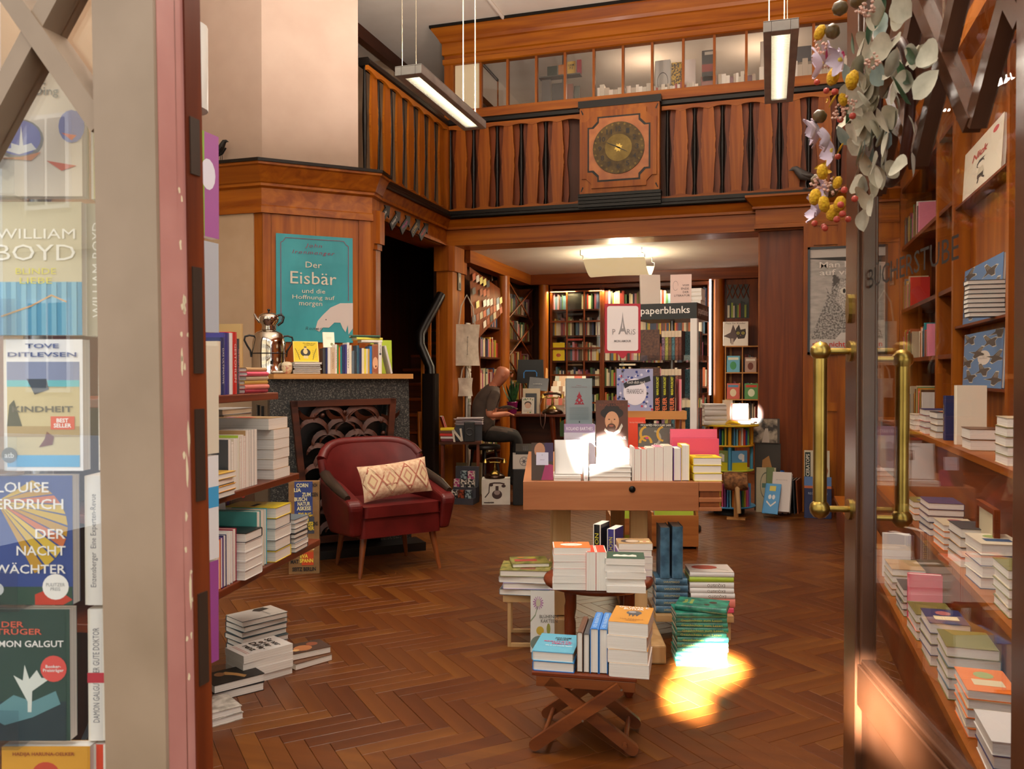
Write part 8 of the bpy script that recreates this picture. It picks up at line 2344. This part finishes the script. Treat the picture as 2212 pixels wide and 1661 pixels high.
o = lean_book(1633, 1676, 1010, 1090, 8.14, 0.02, '#c0b494', 'cream book with an oval of faces standing before the boxed set', 4, 0.0, [(disc(0.0, 0.1, 0.3, 20, 0.3), '#6a6a5c'), (disc(0.0, 0.1, 0.27, 20, 0.27), '#c0b494'), (rect(-0.2, 0.05, 0.2, 0.15), '#5c7c6c')])
o = lean_book(1655, 1672, 1010, 1085, 8.10, 0.02, '#6c7a4c', 'slim green patterned book beside the oval of faces', 4, 0.0, [(rect(-0.5, -0.1, 0.5, 0.0), '#a03a3c')])
o = lean_book(1664, 1706, 1020, 1086, 7.92, 0.05, '#d2c6be', 'big white open catalogue leaning on the floor', 22, 0.035, None, yaw=R(-10))
ftext(o, 'unter weissen Himmeln', 0.0, 0.3, 0.6, 0.03, '#9a8a88')
q = hz(1672, 1103)
book('thick white volume lying under the open catalogue', (q.x + 0.01, q.y - 0.07, 0.0), (0.24, 0.14, 0.034), 'white', R(-10))
o = lean_book(1645, 1680, 1040, 1090, 7.83, 0.012, '#3f8cc0', 'bright blue comic booklet leaning on the white catalogue', 30, 0.036, [(disc(-0.12, 0.05, 0.1, 14, 0.08), '#f0f0f0'), (disc(0.12, 0.05, 0.1, 14, 0.08), '#f0f0f0'), (stroke([(-0.3, -0.1), (0.0, -0.25), (0.3, -0.1)], 0.06), '#f0e8e0'), (rect(-0.2, 0.25, 0.2, 0.42), '#d8c85c')], yaw=R(-14))
q = hy(1690, 1030, 8.16)
bg = thing('blue_bag', 'crumpled bright blue plastic bag behind the white catalogue', 'bag', (q.x, 8.13, 0.0))
mk('bag_body', MB().grid(lambda u, v: (0.05 * math.cos(2 * math.pi * u) * (0.8 + 0.2 * math.sin(9 * u + 4 * v)) * math.sin(math.pi * (0.08 + 0.8 * v)), 0.07 * math.sin(2 * math.pi * u) * math.sin(math.pi * (0.08 + 0.8 * v)) * (0.85 + 0.15 * math.cos(7 * u)), v * 0.40), 16, 8, C('#1450a0', 0.35)).mesh('bag_body'), bg)
for k in range(4):
    a = hz(1712 + 7 * k, 1108)
    book('%s record sleeve, %s from left, standing by the navy portfolio' % (('black', 'dark brown', 'charcoal', 'orange edged')[k], ORD[k]), (a.x - 0.02, a.y + 0.05, 0.0), (0.26, 0.31, 0.012), ('black', '#2a1c14', 'charcoal', '#8c4a2c')[k], R(80), 'face', lean=R(3), name='record_sleeve', cat='record', group='record sleeves by the panelled wall')
o = lean_book(1737, 1796, 1030, 1112, 7.94, 0.03, '#14224c', 'large navy blue portfolio leaning by the panelled wall', 5, 0.0, [(rect(-0.5, 0.28, 0.5, 0.5), '#4c6c9c'), (rect(-0.5, 0.22, 0.5, 0.28), '#b0603c')])
ftext(o, 'HUB\nREGENBOGEN', 0.0, 0.13, 0.7, 0.12, '#a8b0c4')
o = lean_book(1737, 1792, 973, 1032, 8.12, 0.03, '#c6bca4', 'cream print of a dinosaur lettered TRICERATOPS by the panelled wall', 4, 0.26, [(rect(-0.47, -0.45, -0.25, 0.45), '#1c2a24'), ([(-0.1, -0.1), (0.1, 0.1), (0.35, 0.15), (0.45, -0.05), (0.35, -0.3), (0.2, -0.15), (0.1, -0.3), (0.0, -0.15)], '#9a6a4c'), (rect(-0.5, -0.5, 0.5, -0.46), '#8c3c34')])
text(o, 'TRICERATOPS', o['wht'][1] * 0.8, o['wht'][0] * 0.14, '#d8d2c0', front(o, -0.36, 0.0, 0.0015) @ RZ(R(90)), bold=0.02)
sp_b = hy(1765, 1030, 8.18)
pst = thing('plinth_box', 'low wooden plinth hidden behind the navy portfolio', 'box', (sp_b.x, 8.06, 0.0))
mk('box_body', MB().box(-0.06, 0.14, 0.0, 0.18, 0, 0.26, wood('deep', 'x')).mesh('box_body'), pst)
# ---- cat poster
cx0_, cx1_ = 0.334, 1.02
cz1, cz0 = 2.478, 1.48
cpz, cpx = (cz0 + cz1) / 2, (cx0_ + cx1_) / 2
cpo = thing('cat_poster', 'black framed black and white cat poster with red lettering on the panelled wall', 'poster', (cpx, 8.272, cpz))
hw3, hh3 = (cx1_ - cx0_) / 2, (cz1 - cz0) / 2
for x0, x1, z0, z1 in ((-hw3, hw3, hh3 - 0.02, hh3), (-hw3, hw3, -hh3, -hh3 + 0.02), (-hw3, -hw3 + 0.02, -hh3, hh3), (hw3 - 0.02, hw3, -hh3, hh3)):
    mk('frame_bar', MB().box(x0, x1, -0.012, 0.012, z0, z1, C('#232a34', 0.35)).mesh('frame_bar'), cpo)
FUR = two_tone('cat_fur_print', '#55524f', '#b0aca8', 60, rough=0.5, stretch=(1, 1, 0.4), lo=0.4, hi=0.6)
FUR2 = two_tone('cat_fur_light', '#8c8885', '#c9c5c1', 70, rough=0.5, lo=0.4, hi=0.6)
WBG = two_tone('grey_print_ground', '#9c9894', '#b8b4b0', 30, rough=0.5, stretch=(0.3, 1, 3))
RW = '#c9c4c0'
print_on(cpo, [(rect(-hw3 + 0.02, -hh3 + 0.02, hw3 - 0.02, hh3 - 0.02), RW), (rect(-hw3 + 0.02, -hh3 + 0.14, hw3 - 0.02, hh3 - 0.10), WBG),
               ([(-hw3 + 0.02, hh3 - 0.10), (hw3 - 0.02, hh3 - 0.10), (hw3 - 0.02, hh3 - 0.16), (-0.10, hh3 - 0.13), (-hw3 + 0.02, hh3 - 0.11)], '#2a2826'),
               ([(-0.32, -0.36), (-0.22, -0.10), (-0.18, 0.0), (-0.17, 0.10), (-0.20, 0.15), (-0.15, 0.05), (-0.13, 0.12), (-0.13, 0.28), (-0.06, 0.20), (0.10, 0.19), (0.20, 0.29), (0.22, 0.1), (0.2, -0.02), (0.26, -0.2), (0.31, -0.36)], FUR),
               ([(-0.12, 0.25), (-0.12, 0.12), (-0.06, 0.19)], '#4a4644'), ([(-0.10, 0.0), (-0.06, 0.18), (0.10, 0.18), (0.16, 0.0), (0.08, -0.10), (-0.03, -0.10)], FUR2), ([(-0.10, -0.36), (-0.02, -0.26), (0.12, -0.26), (0.22, -0.36)], '#d0ccc8'), ([(-0.14, -0.15), (0.02, -0.11), (0.14, -0.14), (0.05, -0.30), (-0.08, -0.30)], FUR),
               (disc(-0.025, 0.085, 0.035, 16, 0.033), '#d8d8d0'), (disc(-0.025, 0.085, 0.012, 12, 0.022), '#1a1a1a'), (disc(0.10, 0.085, 0.035, 16, 0.033), '#d8d8d0'), (disc(0.10, 0.085, 0.012, 12, 0.022), '#1a1a1a'), ([(0.02, 0.0), (0.055, 0.0), (0.037, -0.025)], '#3a3432')], T(0, -0.0005, 0) @ RX(R(90)))
LT = lambda x, z: T(x, -0.0075, z) @ RX(R(90))
text(cpo, 'Man kann', 0.42, 0.055, 'white', LT(-0.03, 0.33), bold=0.015)
text(cpo, 'auf vieles', 0.42, 0.055, 'white', LT(-0.03, 0.26), bold=0.015)
text(cpo, 'aber nicht auf Katzen', 0.60, 0.05, '#c03028', LT(0.0, -0.405), bold=0.01)
text(cpo, 'und Literatur', 0.40, 0.045, '#c03028', LT(0.08, -0.455), bold=0.01)
# ---- arrow signs on the gallery beam
ARW = [('Spiele', '#e8e4e0', 830, 463), ('Fantasy X', '#e8e4e0', 853, 475), ('Manga', '#c05090', 875, 484), ('COMIC', '#c09a4c', 897, 491), ('Horror', '#c02a24', 915, 499)]
for s_, c_, px, py in ARW:
    p = hx(px, py, LX + 0.075)
    o = thing('arrow_sign', 'black arrow sign lettered %s on the gallery beam over the stairs' % s_.replace(' X', ''), 'sign', (LX + 0.072, p.y, p.z))
    a_ = R(40)
    ca2, sa2 = math.cos(a_), math.sin(a_)
    arrow = [(-0.13, -0.035), (0.05, -0.035), (0.05, -0.065), (0.14, 0.0), (0.05, 0.065), (0.05, 0.035), (-0.13, 0.035)]
    pts = [(x * ca2 - y * sa2, x * sa2 + y * ca2) for x, y in arrow]
    mk('board', MB().prism(pts, 0.0, 0.012, C('#0d0c0c', 0.6), 'x').mesh('board'), o)
    text(o, s_, 0.14, 0.035, c_, T(0.0128, -0.01, 0.0) @ RZ(R(90)) @ RX(R(90)) @ RZ(a_) @ T(-0.02, 0, 0), shear=0.2)
# ================================================================== RIGHT WALL SHELVES SEEN THROUGH THE OPEN LEAF
YR0, YR1 = 3.2, 8.28
BAYZ = [1.22, 1.60, 2.36]
rs = thing('wall_bookcase', 'tall fitted wooden bookcase along the right wall', 'bookcase', (RXW, YR0, 0), R(90) * 0)
RS_Z = [0.94, 1.43, 1.87, 2.43, 2.95]
PNL = wood('panel')
for yy in (0.0, 1.45, 2.75, 3.30, YR1 - YR0 - 0.05):
    mk('upright', MB().box(0, 0.27, yy, yy + 0.05, 0, 3.3, PNL).mesh('upright'), rs)
for z in RS_Z:
    mk('shelf_board', MB().box(0.01, 0.27, 2.80 if 1.0 < z < 2.6 else 0.05, YR1 - YR0 - 0.05, z - 0.03, z, wood('deep', 'y')).mesh('shelf_board'), rs)
mk('display_panel', MB().box(0.10, 0.12, 0.05, 2.75, 0.94, 3.3, wood('panel')).mesh('display_panel'), rs)
for z in BAYZ:
    mk('ledge', MB().box(0.01, 0.10, 1.50, 2.75, z - 0.015, z, wood('deep', 'y')).mesh('ledge'), rs)
mk('back_board', MB().box(0.255, 0.27, 0.05, YR1 - YR0 - 0.05, 0, 3.3, wood('deep')).mesh('back_board'), rs)
mk('head', MB().box(-0.02, 0.27, 0, YR1 - YR0, 3.3, 3.42, wood('panel', 'y')).mesh('head'), rs)
# tiers below, each a step forward
TIERS = [(0.94, 0.86), (0.55, 0.68), (0.27, 0.52)]
for i, (z, x) in enumerate(TIERS):
    tr_ = thing('display_step', '%s wooden display step below the right wall bookcase' % ('upper', 'middle', 'lowest')[i], 'display step', (x, 1.75, 0))
    xe_ = (RXW - 0.003 if i == 0 else TIERS[i - 1][1] - 0.002) - x
    mk('board', MB().box(0, xe_, 0, 5.75, z - 0.03, z, wood('panel', 'y')).mesh('board'), tr_)
    mk('riser', MB().box(0.02, 0.04, 0, 5.75, 0, z - 0.03, wood('deep', 'y')).mesh('riser'), tr_)
# shelved books: direction from near to far, spines towards -x  => run from far to near
RN = ['red', 'cream', 'green', 'ivory', 'orange', 'navy', 'gold', 'maroon', 'white', 'teal', 'brown', 'olive', 'beige', 'purple', 'pink', 'slate']
rr_ = random.Random(101)


def shelf_row(y_from, y_to, z, where, n, hmin=0.19, hmax=0.27, first=0):
    items = []
    tot = 0
    for k in range(n):
        t = rr_.uniform(0.026, 0.042)
        if tot + t > y_from - y_to: break
        items.append((t, rr_.uniform(hmin, hmax), 0.15, rr_.choice(RN))); tot += t + 0.001
    # start at the far end, run towards the door: direction -y, spine faces -x
    row(where, (RXW + 0.012, y_from, z + 0.0005), R(-90), items, 'spine', group='spines %s' % where)


shelf_row(8.15, 6.5, 1.87, 'on the eye level shelf of the right wall', 12)
shelf_row(7.3, 6.5, 1.43, 'on the door handle level shelf of the right wall', 11)
shelf_row(7.7, 6.5, 2.43, 'on the upper shelf of the right wall', 10)
for z in RS_Z[:4]:
    fill((RXW + 0.02, 8.2), (RXW + 0.02, 7.75), z + 0.0005, 0.18, 0.26, 0.14) if z not in (1.87,) else None
# bird patterned sheets and face-out books between the uprights
def rface(px0, px1, py0, py1, X, th, cover, label, lean=4, z=None, **kw):
    a, b, c = hx(px0, py1, X), hx(px1, py1, X), hx((px0 + px1) / 2, py0, X)
    zz = min(a.z, b.z) if z is None else z
    return book(label, (X, (a.y + b.y) / 2, zz + 0.0005), (abs(a.y - b.y), c.z - zz, th), cover, R(-90), 'face', lean=R(lean), **kw)


o = rface(2082, 2166, 290, 415, RXW + 0.04, 0.02, 'ivory', 'cream comic book with a small ink boy and red script title, high on the right wall', 3, 2.3605)
fprint(o, [(disc(0.33, 0.36, 0.07, 16, 0.05), '#c04a4a'), (disc(-0.02, 0.0, 0.10, 16, 0.06), '#2c2a28'), (disc(-0.01, -0.012, 0.085, 16, 0.048), '#e8dfcc'), ([(-0.12, 0.03), (-0.05, 0.085), (0.1, 0.075), (0.02, 0.03)], '#2c2a28'), ([(-0.06, -0.07), (0.05, -0.07), (0.09, -0.2), (-0.10, -0.2)], '#c8bfa8'), (rect(-0.09, -0.26, 0.07, -0.19), '#2c2a28'), (stroke([(-0.05, -0.26), (-0.08, -0.34)], 0.03), '#2c2a28'), (stroke([(0.03, -0.26), (0.1, -0.32)], 0.03), '#2c2a28')])
ftext(o, 'Nick', -0.05, 0.22, 0.42, 0.13, '#b8443c', shear=0.3, bold=0.02)


def birds(o, n, seed):
    w, h, t = o['wht']
    rq_ = random.Random(seed)
    sh_ = [(rect(-0.5, -0.5, 0.5, 0.5), '#5c7ca4')]
    spots = [(-0.35, 0.38), (0.2, 0.30), (-0.1, 0.12), (0.35, 0.02), (-0.4, -0.05), (0.05, -0.2), (-0.3, -0.32), (0.35, -0.35), (0.4, 0.45), (-0.05, -0.45)][:n]
    for x, y in spots:
        a = rq_.uniform(-0.6, 0.6); s = 0.2
        def q(dx, dy):
            return (max(-0.5, min(0.5, x + s * (dx * math.cos(a) - dy * math.sin(a)))), max(-0.5, min(0.5, y + s * 0.5 * (dx * math.sin(a) + dy * math.cos(a)))))
        for off, c_ in ((1.18, '#c8bfae'), (1.0, '#4a403a')):
            sh_.append(([q(-1.1 * off, -0.3 * off), q(-0.4, 0.1 * off), q(-0.2, 1.2 * off), q(0.15, 1.25 * off), q(0.3, 0.3 * off), q(0.8 * off, 0.25 * off), q(0.95 * off, 0.0), q(0.5, -0.3 * off), q(0.2, -1.0 * off), q(-0.2, -0.9 * off), q(-0.3, -0.3 * off)], c_))
        for k in range(3):
            sh_.append((stroke([q(-0.15 + 0.15 * k, 0.3), q(-0.12 + 0.12 * k, 1.1)], 0.012), '#8c8070'))
    print_on(o, [([(p[0] * w, p[1] * h) for p in pts], c) for pts, c in sh_], front(o, 0, 0, 0.0002))


o = rface(2082, 2165, 566, 705, RXW + 0.06, 0.015, '#5c7ca4', 'blue bird patterned gift wrap book on the right wall display panel', 2, 1.6005)
birds(o, 8, 1)
o = rface(2082, 2166, 716, 828, RXW + 0.04, 0.015, '#6c8cb8', 'blue bird patterned box with a round white label, right wall', 2, 1.2205)
birds(o, 9, 2)
fprint(o, [(disc(0.06, 0.03, 0.16, 24, 0.13), '#d8ccc0')])
ftext(o, 'Vögel\nGeschenkpapier', 0.06, 0.03, 0.2, 0.05, '#8c7c74')
p = hx(2150, 690, RXW + 0.10)
stack('the striped pile before the bird gift wrap', (RXW - 0.03, hx(2140, 690, RXW).y, 1.6005), 8, (0.10, 0.18, 0.024), ['charcoal'], R(-90), jit=2, seed=111, names='dark edged cream', group='striped pile on the right wall')
shelf_row(7.55, 6.5, 0.94, 'on the counter level shelf of the right wall', 12)


# piles on the steps; fore edges to the room
def tier_piles(ti, ys, seed, tag):
    z, x = TIERS[ti]
    rq_ = random.Random(seed)
    for k, y in enumerate(ys):
        n = rq_.randint(3, 5)
        wd = rq_.uniform(0.13, 0.155)
        c_ = rq_.sample(['white', 'cream', 'charcoal', 'salmon', 'petrol', 'tan', 'orange', 'olive', 'navy', 'beige'], 2)
        st2 = stack('the %s pile along the %s step' % (ORD[k], tag), (x + 0.01 + wd / 2 + 0.01, y, z + 0.0005), n, (wd, rq_.uniform(0.19, 0.22), rq_.uniform(0.026, 0.04)), [c_[0], c_[1]], R(180) + R(rq_.uniform(-3, 3)), jit=1.5, seed=seed + k, group='piles on the %s step' % tag)
        if k % 2:
            fprint(st2[-1], [(rect(-0.3, 0.0, 0.3, 0.25), rq_.choice(['#c03a2c', '#2c4a6c', '#d8c8a0'])), (disc(0.0, -0.2, 0.2, 12, 0.15), rq_.choice(['#8c9c5c', '#d8b050', '#a05a5c']))])


tier_piles(0, [3.75, 5.2, 5.55, 5.95], 120, 'upper')
tier_piles(1, [2.97, 3.35, 3.68, 4.0, 4.35, 4.75], 130, 'middle')
tier_piles(2, [2.45, 2.72, 3.0, 3.32, 3.62, 3.95, 4.3], 140, 'lowest')
for k, (y, h_, cv, lb) in enumerate(((3.85, 0.20, 'rose', 'rose pink paperback standing between piles of the lowest step'), (4.6, 0.22, 'white', 'white paperback standing between piles of the lowest step'))):
    book(lb, (0.615, y - 0.06 if k == 0 else y, 0.2705), (0.13, h_, 0.03), cv, R(-90), 'spine')
pfm = thing('framed_print', 'wooden framed print standing on the middle display step', 'picture', (0.78, 3.50, 0.551), R(-90))
for x0, x1, z0, z1 in ((-0.14, 0.14, 0.24, 0.26), (-0.14, 0.14, 0, 0.02), (-0.14, -0.12, 0.02, 0.24), (0.12, 0.14, 0.02, 0.24)):
    mk('frame_bar', MB().box(x0, x1, -0.01, 0.01, z0, z1, wood('deep', 'x')).mesh('frame_bar'), pfm)
mk('sheet', MB().box(-0.12, 0.12, -0.002, 0.004, 0.02, 0.24, C('#cbbf9e', 0.6)).mesh('sheet'), pfm)
for k, (y, lb, cv) in enumerate(((5.0, 'tall dark blue book with yellow letters upright on the upper step', 'navy'), (4.72, 'thick cream book upright on the upper step near the door', 'ivory'))):
    o = book(lb, (0.97, y, 0.9405), (0.14, 0.24 + 0.06 * k, 0.05), cv, R(-90), 'spine')
    if k == 0: stext(o, 'DAS EIS', 'gold', 0.6, 0.5, up=True)
stack('the tan lidded pair on the upper step', (0.97, 4.45, 0.9405), 2, (0.15, 0.2, 0.05), ['tan', 'brown'], R(180), seed=150, group='tan pair on the upper step')
# lettering on the pane of the open leaf
tx_ = text(dr, 'BÜCHERSTUBE', 0.52, 0.055, '#1c120c', FD.inverted() @ FD @ T(0.63, -0.0235, 1.53) @ Matrix(((-1, 0, 0, 0), (0, 0, 1, 0), (0, 1, 0, 0), (0, 0, 0, 1))), name='pane_lettering')
# ================================================================== GALLERY BOOKS BEHIND THE GLASS
zg = 4.06
mk('gallery_ledge', MB().box(gx0 + 0.1, RXW, G + 0.06, G + 0.26, zg - 0.03, zg, W('deep', 'x')).mesh('gallery_ledge'), g)
GP = ['#d8cfbe', '#cfc4b0', '#e0d8ca', '#c2b8a6', '#b0a08c', '#d4c8b8']
fill((hy(1290, 200, G + 0.1).x, G + 0.09), (hy(1412, 190, G + 0.1).x, G + 0.09), zg + 0.0005, 0.14, 0.22, 0.12, GP, 0.02, 0.05, 0.05)
fill((hy(1412, 190, G + 0.1).x, G + 0.09), (hy(1512, 190, G + 0.1).x, G + 0.09), zg + 0.0005, 0.12, 0.16, 0.12, GP + ['#a04a40'], 0.02, 0.04)
fill((hy(1552, 190, G + 0.1).x, G + 0.09), (hy(1640, 190, G + 0.1).x, G + 0.09), zg + 0.0005, 0.15, 0.2, 0.12, GP + ['#7a5a60'], 0.02, 0.045)
fill((hy(1640, 190, G + 0.1).x, G + 0.09), (RXW - 0.05, G + 0.09), zg + 0.0005, 0.2, 0.27, 0.12, GP + ['#3c3a40'], 0.03, 0.05)


def gface(px0, px1, py0, py1, cover, label, shapes=None, z=None, th=0.04, yo=0.12, **kw):
    Yg = G + yo
    a, b, c = hy(px0, py1, Yg), hy(px1, py1, Yg), hy(px0, py0, Yg)
    zz = a.z if z is None else z
    o = book(label, ((a.x + b.x) / 2, Yg + th / 2, zz + 0.0005), (b.x - a.x, c.z - zz, th), cover, 0, 'face')
    if shapes: fprint(o, shapes)
    return o


gface(1415, 1448, 132, 190, '#a8a49c', 'grey boxed set with a black ring behind the gallery glass', [(disc(0, 0.0, 0.36, 24, 0.22), '#2c2a2a'), (disc(0, 0.0, 0.33, 24, 0.20), '#a8a49c')], zg, yo=0.22)
gface(1450, 1472, 136, 190, two_tone('gold_leopard', '#3c2c10', '#c09a34', 60, rough=0.5, lo=0.48, hi=0.52), 'gold leopard patterned book behind the gallery glass', None, zg, yo=0.22)
gface(1477, 1502, 130, 190, '#d0c4bc', 'pinkish white book standing behind the gallery glass', None, zg, yo=0.22)
gface(1516, 1546, 110, 168, '#26221f', 'tall black and red art book behind the gallery glass', [(rect(-0.5, -0.2, 0.5, 0.05), '#7c2c22'), (rect(-0.3, 0.35, 0.3, 0.45), '#a89c8c')], zg + 0.16, yo=0.16)
gface(1514, 1548, 166, 190, '#8c5a50', 'reddish box under the tall black art book behind the glass', None, zg, yo=0.16)
gface(1716, 1752, 102, 150, '#2b2b30', 'black framed board leaning high behind the gallery glass', None, zg + 0.27, th=0.015, yo=0.20)
gface(1642, 1662, 90, 160, '#cfc2b2', 'tall cream album behind the gallery glass beside the pendant lamp', None, zg, yo=0.22)
rkz = thing('hanging_rack', 'hanging wire rack with face-out books left behind the gallery glass', 'book rack', (hy(1212, 170, G + 0.45).x, G + 0.45, 4.02))
mk('pole', MB().tube([(0, 0.10, 0), (0, 0.10, 0.975)], 0.012, C('#55504a', 0.4, 0.6), 8).mesh('pole'), rkz)
for z in (0.0, 0.16, 0.50):
    mk('tray', MB().box(-0.24, 0.22, -0.05, 0.06, z + 0.0, z + 0.012, C('#6c6862', 0.4, 0.5)).mesh('tray'), rkz)
RK = [(1170, 1190, 140, 208, '#5a5450', 'grey brown'), (1192, 1222, 143, 195, '#3c3834', 'black'), (1224, 1238, 148, 196, '#7a4a38', 'brown red'), (1240, 1252, 150, 192, '#4a4c40', 'dark olive'), (1182, 1204, 120, 142, '#3c4438', 'dark green'), (1206, 1222, 117, 140, '#c07a3c', 'orange'), (1225, 1243, 112, 140, '#d0a84c', 'mustard'), (1246, 1256, 110, 140, '#a83c48', 'crimson'), (1190, 1222, 193, 215, '#cfc8bc', 'white and teal'), (1224, 1240, 196, 213, '#4c9460', 'leaf green')]
for x0, x1, y0, y1, cv, nm in RK:
    zb = 4.02 + (0.162 + 0.012 if y0 in (140, 143, 148, 150) else 0.514 if y1 < 143 else 0.0125)
    a, b, c = hy(x0, y1, G + 0.44), hy(x1, y1, G + 0.44), hy(x0, y0, G + 0.44)
    o = book('%s book face-out in the hanging rack behind the gallery glass' % nm, ((a.x + b.x) / 2, G + 0.45, zb), (b.x - a.x, a.z * 0 + min(0.31, c.z - a.z), 0.03), cv, 0, 'face', group='books in the hanging gallery rack')
    if nm == 'mustard': ftext(o, 'UAM\nITZ', 0, 0.1, 0.7, 0.4, '#1c1a18', bold=0.02)
    if nm == 'brown red': ftext(o, 'STO\nRIES', 0, 0.0, 0.7, 0.4, '#d08a70')
SB.X = Matrix.Identity(4)
mk('shelved_books', SB.mesh('shelved_books'), label='rows of small far books on the back, side and gallery shelves', cat='books', kind='stuff')
